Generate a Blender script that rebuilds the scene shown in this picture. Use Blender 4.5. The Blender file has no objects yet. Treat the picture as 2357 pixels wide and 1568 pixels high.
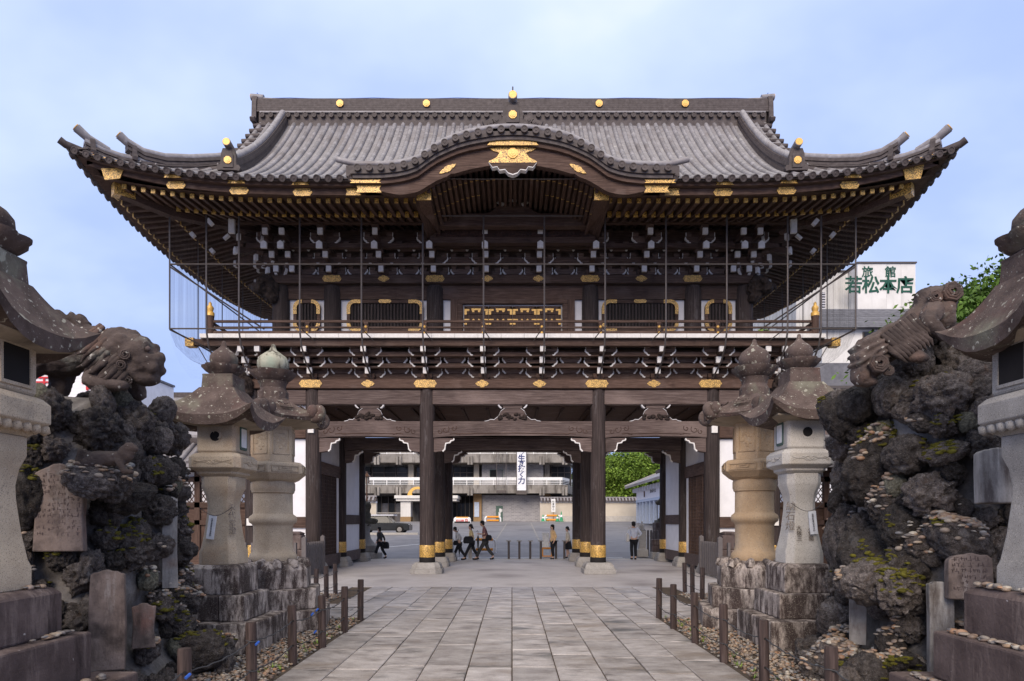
import bpy, bmesh, math, random
import numpy as np
from mathutils import Vector, Matrix, noise
random.seed(7); np.random.seed(7)
SC = bpy.context.scene
COL = SC.collection
PI = math.pi
# ------------------------------------------------------------------ camera
cam = bpy.data.cameras.new('camera'); camo = bpy.data.objects.new('camera', cam); COL.objects.link(camo)
F, H, VX, VY = 1500.0, 1.65, 1178.5, 1198.0     # focal length in pixels of a 2357 px wide frame, eye height, vanishing point
cam.sensor_width = 36; cam.lens = F/2357*36; cam.shift_y = (VY-784)/2357
cam.clip_start = 0.1; cam.clip_end = 3000
camo.location = (0, 0, H); camo.rotation_euler = (PI/2, 0, 0)
SC.camera = camo
# ------------------------------------------------------------------ world
W = bpy.data.worlds.new('World'); SC.world = W; W.use_nodes = True
nt = W.node_tree; nt.nodes.clear()
SUN_EL, SUN_ROT = math.radians(31), math.radians(192)
def N(t, **k):
    n = nt.nodes.new(t)
    for a, b in k.items(): setattr(n, a, b)
    return n
L = lambda a, b: nt.links.new(a, b)
sky = N('ShaderNodeTexSky', sky_type='NISHITA', sun_disc=False, sun_elevation=SUN_EL, sun_rotation=SUN_ROT)
sky.air_density = 1.3; sky.dust_density = 2.0
tc = N('ShaderNodeTexCoord'); sep = N('ShaderNodeSeparateXYZ'); L(tc.outputs['Generated'], sep.inputs[0])
ad = N('ShaderNodeMath', operation='ADD'); L(sep.outputs['Z'], ad.inputs[0]); ad.inputs[1].default_value = .45
mx_ = N('ShaderNodeMath', operation='MAXIMUM'); L(ad.outputs[0], mx_.inputs[0]); mx_.inputs[1].default_value = .1
dx = N('ShaderNodeMath', operation='DIVIDE'); L(sep.outputs['X'], dx.inputs[0]); L(mx_.outputs[0], dx.inputs[1])
dy = N('ShaderNodeMath', operation='DIVIDE'); L(sep.outputs['Y'], dy.inputs[0]); L(mx_.outputs[0], dy.inputs[1])
cmb = N('ShaderNodeCombineXYZ'); L(dx.outputs[0], cmb.inputs[0]); L(dy.outputs[0], cmb.inputs[1])
mp = N('ShaderNodeMapping'); L(cmb.outputs[0], mp.inputs[0]); mp.inputs['Location'].default_value = (3.1, 1.7, 0); mp.inputs['Scale'].default_value = (1.0, 1.3, 1)
ns = N('ShaderNodeTexNoise'); L(mp.outputs[0], ns.inputs['Vector']); ns.inputs['Scale'].default_value = 1.5; ns.inputs['Detail'].default_value = 5; ns.inputs['Roughness'].default_value = .5
# the overcast is paler high up, bluer towards the horizon
el = N('ShaderNodeMapRange'); L(sep.outputs['Z'], el.inputs['Value']); el.inputs['From Min'].default_value = .05; el.inputs['From Max'].default_value = .9; el.inputs['To Min'].default_value = -.16; el.inputs['To Max'].default_value = .26
ez = N('ShaderNodeMapRange'); L(sep.outputs['Z'], ez.inputs['Value']); ez.inputs['From Min'].default_value = .55; ez.inputs['From Max'].default_value = 1; ez.inputs['To Max'].default_value = .30
sm0 = N('ShaderNodeMath', operation='ADD'); L(ns.outputs['Fac'], sm0.inputs[0]); L(el.outputs[0], sm0.inputs[1])
sm = N('ShaderNodeMath', operation='ADD'); L(sm0.outputs[0], sm.inputs[0]); L(ez.outputs[0], sm.inputs[1])
cr = N('ShaderNodeValToRGB'); L(sm.outputs[0], cr.inputs['Fac'])
e = cr.color_ramp.elements; e[0].position = .26; e[0].color = (.275, .385, .79, 1); e[1].position = .95; e[1].color = (1.12, 1.06, .98, 1)
e2 = e.new(.50); e2.color = (.395, .505, .85, 1); e3 = e.new(.70); e3.color = (.60, .70, .93, 1)
sc = N('ShaderNodeVectorMath', operation='SCALE'); L(cr.outputs[0], sc.inputs[0]); sc.inputs['Scale'].default_value = 10.0
mix = N('ShaderNodeMix', data_type='RGBA'); mix.inputs['Factor'].default_value = .9
L(sky.outputs[0], mix.inputs[6]); L(sc.outputs[0], mix.inputs[7])
bg = N('ShaderNodeBackground'); bg.inputs['Strength'].default_value = .061
L(mix.outputs[2], bg.inputs['Color'])
out = N('ShaderNodeOutputWorld'); L(bg.outputs[0], out.inputs[0])
sun = bpy.data.lights.new('sun', 'SUN'); suno = bpy.data.objects.new('sun', sun); COL.objects.link(suno)
sun.energy = 1.5; sun.angle = math.radians(35); sun.color = (1, .86, .70)
# sky texture: rotation 0 puts the sun at +Y, positive turns clockwise; a lamp shines along its -Z
_d = Vector((math.sin(SUN_ROT)*math.cos(SUN_EL), math.cos(SUN_ROT)*math.cos(SUN_EL), math.sin(SUN_EL)))
suno.rotation_euler = _d.to_track_quat('Z', 'Y').to_euler(); suno.location = (0, -20, 40)
SC.view_settings.view_transform = 'Standard'; SC.view_settings.look = 'None'
SC.view_settings.exposure = 1.15; SC.view_settings.gamma = 1; SC.view_settings.use_curve_mapping = False
SC.render.engine = 'CYCLES'
try:
    SC.cycles.use_denoising = True; SC.cycles.max_bounces = 6; SC.cycles.diffuse_bounces = 4; SC.cycles.glossy_bounces = 2; SC.cycles.transparent_max_bounces = 12
except Exception: pass

# ------------------------------------------------------------------ materials
MATS = {}
def mat(name, ramp, scale=6, detail=6, stretch=(1,1,1), rough=.75, bump=.25, bscale=None, metal=0, speck=None, blotch=None, streak=None, rnd=0, dist=.02, spec=.3, coord='Object', island=False, rrough=.6):
    """procedural material: noise ramp, plus optional fine speckle, large blotches, vertical run-off streaks and per-object shade change"""
    m = bpy.data.materials.new(name); m.use_nodes = True; t = m.node_tree; t.nodes.clear()
    def n(ty, **k):
        q = t.nodes.new(ty)
        for a, b in k.items(): setattr(q, a, b)
        return q
    l = lambda a, b: t.links.new(a, b)
    o = n('ShaderNodeOutputMaterial'); b = n('ShaderNodeBsdfPrincipled'); l(b.outputs[0], o.inputs[0])
    b.inputs['Roughness'].default_value = rough; b.inputs['Metallic'].default_value = metal; b.inputs['Specular IOR Level'].default_value = spec
    c = n('ShaderNodeTexCoord'); oi = n('ShaderNodeObjectInfo')
    off = n('ShaderNodeVectorMath', operation='SCALE'); l(c.outputs[coord], off.inputs[0]); off.inputs['Scale'].default_value = 1
    ofs = n('ShaderNodeVectorMath', operation='ADD'); l(off.outputs[0], ofs.inputs[0])
    rv = n('ShaderNodeMath', operation='MULTIPLY'); l(oi.outputs['Random'], rv.inputs[0]); rv.inputs[1].default_value = 37.0
    cb = n('ShaderNodeCombineXYZ'); [l(rv.outputs[0], cb.inputs[i]) for i in range(3)]
    l(cb.outputs[0], ofs.inputs[1])
    def nz(scl, det, st=(1,1,1), rg=.55):
        mpp = n('ShaderNodeMapping'); l(ofs.outputs[0], mpp.inputs[0]); mpp.inputs['Scale'].default_value = st
        q = n('ShaderNodeTexNoise'); l(mpp.outputs[0], q.inputs['Vector']); q.inputs['Scale'].default_value = scl; q.inputs['Detail'].default_value = det; q.inputs['Roughness'].default_value = rg
        return q
    base = nz(scale, detail, stretch, rrough)
    r = n('ShaderNodeValToRGB'); l(base.outputs['Fac'], r.inputs['Fac'])
    el = r.color_ramp.elements
    while len(el) < len(ramp): el.new(.5)
    for i, (p, col) in enumerate(ramp): el[i].position = p; el[i].color = (*col, 1)
    colr = r.outputs[0]
    def over(src, lo, hi, col, cur, amt=1.0):
        mr = n('ShaderNodeMapRange'); l(src, mr.inputs['Value']); mr.inputs['From Min'].default_value = lo; mr.inputs['From Max'].default_value = hi; mr.inputs['To Max'].default_value = amt
        x = n('ShaderNodeMix', data_type='RGBA'); l(mr.outputs[0], x.inputs['Factor']); l(cur, x.inputs[6]); x.inputs[7].default_value = (*col, 1)
        return x.outputs[2]
    for B in (blotch or []):
        q = nz(B[0], 5, B[4] if len(B) > 4 else (1,1,1)); colr = over(q.outputs['Fac'], B[1], B[2], B[3], colr, B[5] if len(B) > 5 else 1)
    for B in (streak or []):
        q = nz(B[0], 6, (1,1,B[5] if len(B) > 5 else .16), .72); colr = over(q.outputs['Fac'], B[1], B[2], B[3], colr, B[4] if len(B) > 4 else 1)
    for B in (speck or []):
        q = nz(B[0], 2); colr = over(q.outputs['Fac'], B[1], B[2], B[3], colr, B[4] if len(B) > 4 else 1)
    if rnd or island:
        hs = n('ShaderNodeHueSaturation'); l(colr, hs.inputs['Color'])
        src = oi.outputs['Random']
        if island:
            g = n('ShaderNodeNewGeometry'); src = g.outputs['Random Per Island']
        mr = n('ShaderNodeMapRange'); l(src, mr.inputs['Value']); mr.inputs['To Min'].default_value = 1-rnd; mr.inputs['To Max'].default_value = 1+rnd
        l(mr.outputs[0], hs.inputs['Value']); colr = hs.outputs[0]
    l(colr, b.inputs['Base Color'])
    if bump:
        q = base if bscale is None else nz(bscale, 6, stretch, .65)
        bp = n('ShaderNodeBump'); bp.inputs['Strength'].default_value = bump; bp.inputs['Distance'].default_value = dist
        l(q.outputs['Fac'], bp.inputs['Height']); l(bp.outputs[0], b.inputs['Normal'])
    MATS[name] = m
    return m
def plain(name, col, rough=.6, metal=0, emit=None):
    m = mat(name, [(.3, tuple(c*.85 for c in col)), (.7, tuple(min(1, c*1.12) for c in col))], scale=9, rough=rough, metal=metal, bump=.05, rnd=0)
    if emit:
        b = [x for x in m.node_tree.nodes if x.type == 'BSDF_PRINCIPLED'][0]
        b.inputs['Emission Color'].default_value = (*emit[0], 1); b.inputs['Emission Strength'].default_value = emit[1]
    return m
DK = [(.28, (.034,.018,.013)), (.52, (.082,.048,.036)), (.76, (.165,.108,.084))]
DB_ = [(.9, .56, .78, (.17,.125,.108), (1,1,1), .65), (1.7, .58, .76, (.022,.012,.010), (1,1,1), .7)]
mat('wood_x', DK, 7, 8, (.35, 9, 9), .72, .5, rnd=.2, spec=.25, blotch=DB_)
mat('wood_y', DK, 7, 8, (9, .35, 9), .72, .4, rnd=.22, spec=.25, blotch=DB_)
mat('wood_z', DK, 6, 8, (9, 9, .3), .72, .35, rnd=.18, spec=.25)
WK = [(.28, (.05,.032,.028)), (.52, (.105,.074,.066)), (.78, (.19,.145,.13))]
mat('worn_x', WK, 5, 8, (.4, 8, 8), .8, .6, rnd=.14, dist=.03, blotch=[(.8, .54, .74, (.24,.18,.16), (.5,1,1), .7), (1.4, .58, .74, (.035,.024,.021), (.5,1,1), .75)])
mat('worn_z', [(.28, (.016,.011,.010)), (.52, (.042,.030,.028)), (.82, (.11,.085,.08))], 6, 8, (8, 8, .22), .8, .6, rnd=.12, dist=.03, streak=[(26, .66, .72, (.26,.23,.22), .7, .12), (3, .58, .75, (.13,.115,.115), .8, .3)])
mat('tile', [(.25, (.145,.134,.142)), (.55, (.225,.212,.222)), (.8, (.32,.305,.318))], 9, 6, rough=.5, bump=.15, rnd=.2, island=True, blotch=[(.7, .50, .75, (.13,.108,.106)), (2.3, .62, .74, (.36,.345,.33), (1,1,1), .7)], spec=.4)
mat('tile_dark', [(.25, (.040,.030,.029)), (.6, (.082,.066,.064)), (.85, (.13,.108,.105))], 8, 6, rough=.62, bump=.2, rnd=.12)
mat('plaster', [(.3, (.72,.71,.74)), (.7, (.82,.81,.84))], 2.5, 5, rough=.85, bump=.08)
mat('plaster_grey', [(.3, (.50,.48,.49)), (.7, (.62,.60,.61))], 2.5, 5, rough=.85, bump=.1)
mat('white_paint', [(.3, (.64,.61,.585)), (.75, (.80,.77,.74))], 14, 4, rough=.7, bump=.08)
def gold_mat(name, pattern, sc=16):
    m = bpy.data.materials.new(name); m.use_nodes = True; t = m.node_tree; b = t.nodes['Principled BSDF']
    c = t.nodes.new('ShaderNodeTexCoord'); q = t.nodes.new('ShaderNodeTexNoise'); q.inputs['Scale'].default_value = sc; q.inputs['Detail'].default_value = 1.5; q.inputs['Distortion'].default_value = 2.6
    t.links.new(c.outputs['Object'], q.inputs['Vector'])
    r = t.nodes.new('ShaderNodeValToRGB'); t.links.new(q.outputs['Fac'], r.inputs['Fac'])
    el = r.color_ramp.elements
    g, dk = (.86,.52,.13,1), (.030,.018,.012,1)
    if pattern:
        el[0].position = .36; el[0].color = g; el[1].position = .39; el[1].color = dk
        for p, cc in ((.45, dk), (.475, g), (.54, g), (.56, dk), (.62, dk), (.64, g)):
            x = el.new(p); x.color = cc
    else:
        el[0].position = .3; el[0].color = (.62,.34,.07,1); el[1].position = .7; el[1].color = (.88,.54,.14,1)
    t.links.new(r.outputs[0], b.inputs['Base Color'])
    b.inputs['Metallic'].default_value = .12; b.inputs['Roughness'].default_value = .40
    bp = t.nodes.new('ShaderNodeBump'); bp.inputs['Strength'].default_value = .35; bp.inputs['Distance'].default_value = .01
    t.links.new(q.outputs['Fac'], bp.inputs['Height']); t.links.new(bp.outputs[0], b.inputs['Normal'])
    MATS[name] = m
gold_mat('gold', False); gold_mat('filigree', True, 8.5); gold_mat('filigree_fine', True, 13)
# stones
GR = [(.3, (.36,.30,.23)), (.7, (.52,.45,.36))]
SPK = [(120, .56, .66, (.12,.10,.085), .75), (90, .62, .7, (.60,.55,.47), .5)]
mat('granite_warm', [(.3, (.38,.30,.215)), (.7, (.53,.435,.325))], 3, 6, rough=.85, bump=.35, bscale=45, speck=SPK, blotch=[(1.6, .56, .78, (.40,.27,.17)), (2.5, .60, .8, (.22,.19,.16))], dist=.012)
mat('granite_orange', [(.3, (.37,.25,.145)), (.7, (.52,.375,.235))], 3, 6, rough=.85, bump=.35, bscale=45, speck=SPK, blotch=[(1.6, .58, .8, (.42,.36,.29))], dist=.012)
mat('granite_pale', [(.3, (.44,.41,.37)), (.7, (.56,.525,.48))], 3, 6, rough=.85, bump=.3, bscale=45, speck=SPK, blotch=[(1.3, .57, .8, (.44,.36,.27))], dist=.012)
mat('granite_streaked', [(.3, (.36,.30,.27)), (.7, (.54,.475,.43))], 3, 6, rough=.85, bump=.4, bscale=30, speck=SPK, streak=[(9, .45, .57, (.045,.028,.026), .96, .22), (3.0, .46, .60, (.040,.027,.025), .95, .5)], blotch=[(2.6, .58, .72, (.07,.05,.045)), (5, .62, .74, (.52,.48,.44))], dist=.015)
mat('stone_dark', [(.3, (.060,.042,.040)), (.7, (.125,.092,.086))], 4, 7, rough=.85, bump=.5, bscale=28, streak=[(8, .52, .66, (.20,.155,.14), .8), (5, .55, .7, (.028,.018,.018), .9)], speck=[(11, .72, .75, (.5,.47,.46), .8)], dist=.02)
mat('stone_roof', [(.3, (.050,.034,.030)), (.7, (.13,.095,.083))], 5, 7, rough=.9, bump=.6, bscale=30, blotch=[(2.6, .56, .72, (.16,.15,.115)), (1.7, .60, .75, (.11,.055,.048))], speck=[(9, .66, .70, (.34,.33,.27), .8), (20, .67, .70, (.42,.40,.34), .75), (48, .67, .71, (.36,.35,.30), .6)], dist=.02)
mat('stone_mossy', [(.3, (.25,.24,.18)), (.7, (.40,.39,.31))], 4, 6, rough=.9, bump=.5, bscale=26, streak=[(8, .52, .62, (.06,.05,.04), .9, .25)], blotch=[(2.4, .60, .72, (.30,.34,.27))], dist=.015)
mat('stone_under', [(.3, (.23,.19,.145)), (.7, (.36,.30,.235))], 4, 6, rough=.9, bump=.4, bscale=30, blotch=[(3, .58, .74, (.11,.085,.07))], dist=.015)
mat('lava', [(.28, (.022,.017,.016)), (.45, (.080,.066,.061)), (.60, (.185,.158,.148)), (.78, (.36,.325,.305))], 3.2, 10, rough=.85, bump=1.0, bscale=11, rnd=.55, blotch=[(2.0, .58, .74, (.11,.075,.058)), (1.4, .62, .76, (.30,.275,.265))], speck=[(30, .66, .70, (.50,.48,.44), .8)], dist=.09, rrough=.75)
mat('lava_lichen', [(.28, (.07,.065,.05)), (.5, (.20,.19,.145)), (.8, (.42,.40,.32))], 6, 8, rough=.9, bump=1.0, bscale=24, dist=.04)
mat('mortar', [(.3, (.075,.066,.062)), (.7, (.27,.25,.24))], 4, 7, rough=.9, bump=.8, bscale=18, blotch=[(1.5, .5, .7, (.04,.035,.034)), (2.3, .62, .76, (.34,.33,.335))], dist=.04)
mat('moss', [(.3, (.055,.05,.008)), (.7, (.19,.17,.02))], 20, 6, rough=.95, bump=1, bscale=60, dist=.03)
mat('tablet', [(.3, (.12,.088,.077)), (.7, (.25,.195,.17))], 3, 7, rough=.88, bump=.5, bscale=20, streak=[(5, .56, .72, (.36,.32,.30), .8), (4, .5, .68, (.05,.036,.032), .9, .3)], blotch=[(2.4, .60, .78, (.20,.10,.08)), (1.6, .60, .66, (.23,.225,.21)), (3.5, .55, .68, (.06,.046,.042))], speck=[(60, .62, .68, (.10,.08,.07), .6)], dist=.02)
mat('tablet_pale', [(.3, (.20,.185,.175)), (.7, (.34,.32,.305))], 3, 7, rough=.88, bump=.5, bscale=18, streak=[(7, .56, .68, (.50,.48,.46), .8, .08), (4, .5, .66, (.07,.055,.05), .9, .2)], blotch=[(2.2, .58, .7, (.20,.15,.125))], dist=.02)
mat('statue', [(.3, (.036,.026,.024)), (.7, (.115,.086,.076))], 3.5, 8, rough=.88, bump=.7, bscale=30, blotch=[(1.9, .58, .74, (.15,.09,.07)), (2.5, .61, .72, (.20,.195,.17)), (3.1, .56, .7, (.035,.026,.024))], speck=[(15, .66, .70, (.45,.43,.39), .8)], dist=.03)
mat('bronze_stone', [(.3, (.05,.045,.035)), (.7, (.16,.145,.115))], 5, 7, rough=.85, bump=.5, bscale=20, dist=.02)
mat('granite_grey', [(.3, (.24,.225,.21)), (.7, (.36,.34,.32))], 4, 6, rough=.85, bump=.3, bscale=40, speck=SPK, blotch=[(2, .58, .75, (.13,.11,.10))], dist=.012)
# ground
mat('slab', [(.28, (.165,.142,.13)), (.5, (.345,.312,.298)), (.75, (.52,.485,.47))], 2.6, 10, (1, 1.7, 1), .46, .5, bscale=18, rnd=.16, blotch=[(1.0, .54, .70, (.225,.185,.155), (1, 2, 1), .85), (2.4, .58, .69, (.12,.105,.10), (.8, 2.4, 1), .85), (.8, .60, .70, (.085,.083,.08), (1, 2, 1), .85), (4, .62, .72, (.52,.49,.46), (.7, 4, 1), .7)], speck=[(85, .60, .68, (.09,.08,.075), .6), (70, .64, .70, (.5,.48,.45), .5)], dist=.012, spec=.45, rrough=.68)
mat('concrete_pad', [(.3, (.36,.33,.325)), (.7, (.46,.43,.425))], 2, 8, rough=.72, bump=.25, bscale=60, blotch=[(.5, .52, .72, (.22,.195,.19))], dist=.008, speck=[(70, .6, .68, (.15,.135,.13), .5)])
mat('asphalt', [(.3, (.15,.142,.15)), (.7, (.22,.21,.22))], 1.2, 9, rough=.7, bump=.25, bscale=40, blotch=[(.25, .52, .65, (.115,.108,.12)), (.5, .58, .7, (.22,.21,.215))], dist=.008, spec=.45)
mat('earth', [(.3, (.045,.034,.026)), (.7, (.11,.085,.065))], 5, 8, rough=.95, bump=.5, bscale=30)
mat('joint', [(.3, (.035,.024,.016)), (.7, (.10,.072,.05))], 8, 8, rough=.95, bump=.4)
def pebble_mat():
    m = bpy.data.materials.new('pebble'); m.use_nodes = True; t = m.node_tree; b = t.nodes['Principled BSDF']
    g = t.nodes.new('ShaderNodeNewGeometry'); r = t.nodes.new('ShaderNodeValToRGB'); r.color_ramp.interpolation = 'LINEAR'
    cols = [(.10,.085,.08), (.22,.19,.165), (.30,.215,.15), (.12,.12,.13), (.38,.30,.225), (.075,.06,.055), (.34,.185,.10), (.20,.19,.185), (.40,.36,.30), (.15,.11,.09), (.30,.20,.125), (.10,.11,.125)]
    el = r.color_ramp.elements
    for i, c in enumerate(cols):
        x = el[i] if i < 2 else el.new(.5)
        x.color = (*c, 1)
    for i in range(len(cols)): el[i].position = i/(len(cols)-1); el[i].color = (*cols[i], 1)
    t.links.new(g.outputs['Random Per Island'], r.inputs['Fac']); 
    q = t.nodes.new('ShaderNodeTexNoise'); q.inputs['Scale'].default_value = 40
    mx = t.nodes.new('ShaderNodeMix'); mx.data_type = 'RGBA'; mx.blend_type = 'MULTIPLY'; mx.inputs['Factor'].default_value = .5
    c = t.nodes.new('ShaderNodeTexCoord'); t.links.new(c.outputs['Object'], q.inputs['Vector'])
    t.links.new(r.outputs[0], mx.inputs[6]); t.links.new(q.outputs['Fac'], mx.inputs[7]); t.links.new(mx.outputs[2], b.inputs['Base Color'])
    hs = t.nodes.new('ShaderNodeHueSaturation'); hs.inputs['Value'].default_value = 1.35; t.links.new(mx.outputs[2], hs.inputs['Color']); t.links.new(hs.outputs[0], b.inputs['Base Color'])
    b.inputs['Roughness'].default_value = .55
    MATS['pebble'] = m
pebble_mat()
# others
mat('concrete_old', [(.3, (.17,.155,.14)), (.7, (.34,.315,.29))], .7, 7, rough=.9, bump=.2, bscale=8, streak=[(2.2, .5, .66, (.08,.07,.062), .9)])
mat('panel_cream', [(.3, (.60,.58,.55)), (.7, (.72,.70,.67))], 1.2, 5, rough=.8, bump=.05, streak=[(.8, .55, .72, (.45,.43,.40), .7)])
mat('shingle_grey', [(.3, (.10,.10,.115)), (.7, (.17,.17,.19))], 3, 6, rough=.7, bump=.1, rnd=.12)
mat('beige_wall', [(.3, (.50,.44,.36)), (.7, (.60,.54,.45))], .6, 6, rough=.85, bump=.1, streak=[(1, .6, .75, (.36,.31,.25), .6)])
plain('steel', (.10,.085,.08), .5, .4); plain('cable', (.05,.05,.055), .6); plain('blue_tie', (.03,.10,.42), .5)
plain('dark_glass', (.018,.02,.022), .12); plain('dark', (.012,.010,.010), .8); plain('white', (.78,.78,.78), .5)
plain('light_blue', (.48,.55,.68), .6); plain('orange', (.75,.30,.03), .5); plain('green', (.03,.30,.13), .5); plain('red', (.55,.03,.04), .6)
plain('ink', (.02,.025,.035), .7); plain('ink_blue', (.03,.045,.16), .7); plain('ink_green', (.012,.075,.05), .6); plain('paper', (.75,.76,.79), .8)
plain('skin', (.60,.38,.28), .6); plain('hair', (.014,.011,.010), .5); plain('bronze', (.10,.05,.03), .4, .6); plain('teal_metal', (.08,.13,.11), .5, .3)
plain('cloth_grey', (.62,.61,.61), .9); plain('cloth_black', (.016,.017,.022), .9); plain('cloth_yellow', (.80,.64,.34), .9); plain('cloth_orange', (.80,.54,.28), .9)
plain('cloth_maroon', (.28,.14,.14), .9); plain('cloth_blue', (.66,.70,.82), .9); plain('cloth_beige', (.68,.61,.50), .9); mat('bracket_wood', [(.28, (.06,.036,.027)), (.52, (.13,.083,.066)), (.76, (.23,.165,.138))], 7, 8, (.5, 6, 6), .75, .35, rnd=.2); plain('cloth_charcoal', (.05,.05,.052), .9); plain('denim', (.05,.08,.14), .9)
plain('car_dark', (.03,.032,.035), .25); plain('car_white', (.62,.62,.66), .3); plain('brownwood', (.30,.19,.09), .6); plain('fencewood', (.16,.105,.08), .85); plain('fence_grey', (.13,.115,.115), .85)
plain('bark', (.06,.045,.035), .9); plain('lamp_glow', (.9,.6,.3), .5, emit=((1,.55,.2), 12)); plain('yellow', (.7,.5,.03), .6)
mat('post_wood', [(.28, (.020,.013,.012)), (.55, (.060,.040,.036)), (.8, (.115,.085,.078))], 5, 8, (7,7,.5), .75, .6, rnd=.15, dist=.02)
mat('carving', [(.28, (.012,.008,.007)), (.6, (.04,.026,.021)), (.85, (.085,.055,.042))], 12, 6, rough=.7, bump=1, bscale=20, dist=.05)
mat('carving_red', [(.28, (.012,.006,.005)), (.6, (.05,.022,.016)), (.85, (.11,.05,.035))], 14, 6, rough=.7, bump=1, bscale=16, dist=.06)
def leaf_mat(name, c0, c1):
    m = mat(name, [(.3, c0), (.7, c1)], .9, 5, rough=.65, bump=0, island=True, rnd=.45)
    b = [x for x in m.node_tree.nodes if x.type == 'BSDF_PRINCIPLED'][0]
leaf_mat('leaf', (.035,.085,.012), (.13,.22,.035)); leaf_mat('leaf_dark', (.02,.05,.012), (.06,.115,.02)); leaf_mat('leaf_bright', (.07,.14,.015), (.22,.32,.045))
def brick_mat():
    m = bpy.data.materials.new('grey_brick'); m.use_nodes = True; t = m.node_tree; b = t.nodes['Principled BSDF']
    c = t.nodes.new('ShaderNodeTexCoord'); mp = t.nodes.new('ShaderNodeMapping'); mp.inputs['Rotation'].default_value = (PI/2, 0, 0)
    k = t.nodes.new('ShaderNodeTexBrick'); t.links.new(c.outputs['Object'], mp.inputs[0]); t.links.new(mp.outputs[0], k.inputs['Vector'])
    k.inputs['Color1'].default_value = (.36,.345,.36,1); k.inputs['Color2'].default_value = (.25,.24,.255,1); k.inputs['Mortar'].default_value = (.42,.41,.41,1)
    k.inputs['Scale'].default_value = 1; k.inputs['Brick Width'].default_value = .42; k.inputs['Row Height'].default_value = .16; k.inputs['Mortar Size'].default_value = .015
    t.links.new(k.outputs['Color'], b.inputs['Base Color']); b.inputs['Roughness'].default_value = .85
    MATS['grey_brick'] = m
brick_mat()
def net_mat(nm, lo, hi):
    m = bpy.data.materials.new(nm); m.use_nodes = True; t = m.node_tree; b = t.nodes['Principled BSDF']
    b.inputs['Base Color'].default_value = (.04,.04,.045,1); b.inputs['Roughness'].default_value = .9
    c = t.nodes.new('ShaderNodeTexCoord'); mp = t.nodes.new('ShaderNodeMapping'); mp.inputs['Scale'].default_value = (7, 7, .12)
    q = t.nodes.new('ShaderNodeTexNoise'); q.inputs['Scale'].default_value = 1.6; q.inputs['Detail'].default_value = 5
    r = t.nodes.new('ShaderNodeMapRange'); r.inputs['From Min'].default_value = .3; r.inputs['From Max'].default_value = .8; r.inputs['To Min'].default_value = lo; r.inputs['To Max'].default_value = hi
    t.links.new(c.outputs['Object'], mp.inputs[0]); t.links.new(mp.outputs[0], q.inputs['Vector']); t.links.new(q.outputs['Fac'], r.inputs['Value']); t.links.new(r.outputs[0], b.inputs['Alpha'])
    MATS[nm] = m
net_mat('netting', .10, .42); net_mat('netting_thin', .01, .05)

# ------------------------------------------------------------------ helpers
def P(px, py, d): return Vector(((px-VX)*d/F, d, H+(VY-py)*d/F))     # a pixel of the 2357 px wide photo at distance d -> metres
def X(px, d): return (px-VX)*d/F
def Z(py, d): return H+(VY-py)*d/F
def wl(o):
    v = Vector((0,0,0))
    while o is not None: v += o.location; o = o.parent
    return v
def thing(name, label, cat, loc=(0,0,0), rotz=0, group=None):
    o = bpy.data.objects.new(name, None); COL.objects.link(o); o.location = loc; o.rotation_euler = (0,0,rotz); o.empty_display_size = .2
    o['label'] = label; o['category'] = cat
    if group: o['group'] = group
    return o
def tag(o, label=None, cat=None, group=None, kind=None):
    for k, v in (('label', label), ('category', cat), ('group', group), ('kind', kind)):
        if v: o[k] = v
    return o
def put(name, me, parent=None, loc=(0,0,0), rot=None, mtx=None, scale=None):
    o = bpy.data.objects.new(name, me); COL.objects.link(o)
    if parent is not None: o.parent = parent
    if mtx is not None: o.matrix_local = mtx
    else:
        o.location = loc
        if rot: o.rotation_euler = rot
        if scale: o.scale = scale
    return o
def copy_tree(o, parent=None):
    c = o.copy(); COL.objects.link(c); c.parent = parent
    for ch in o.children: copy_tree(ch, c)
    return c
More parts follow.
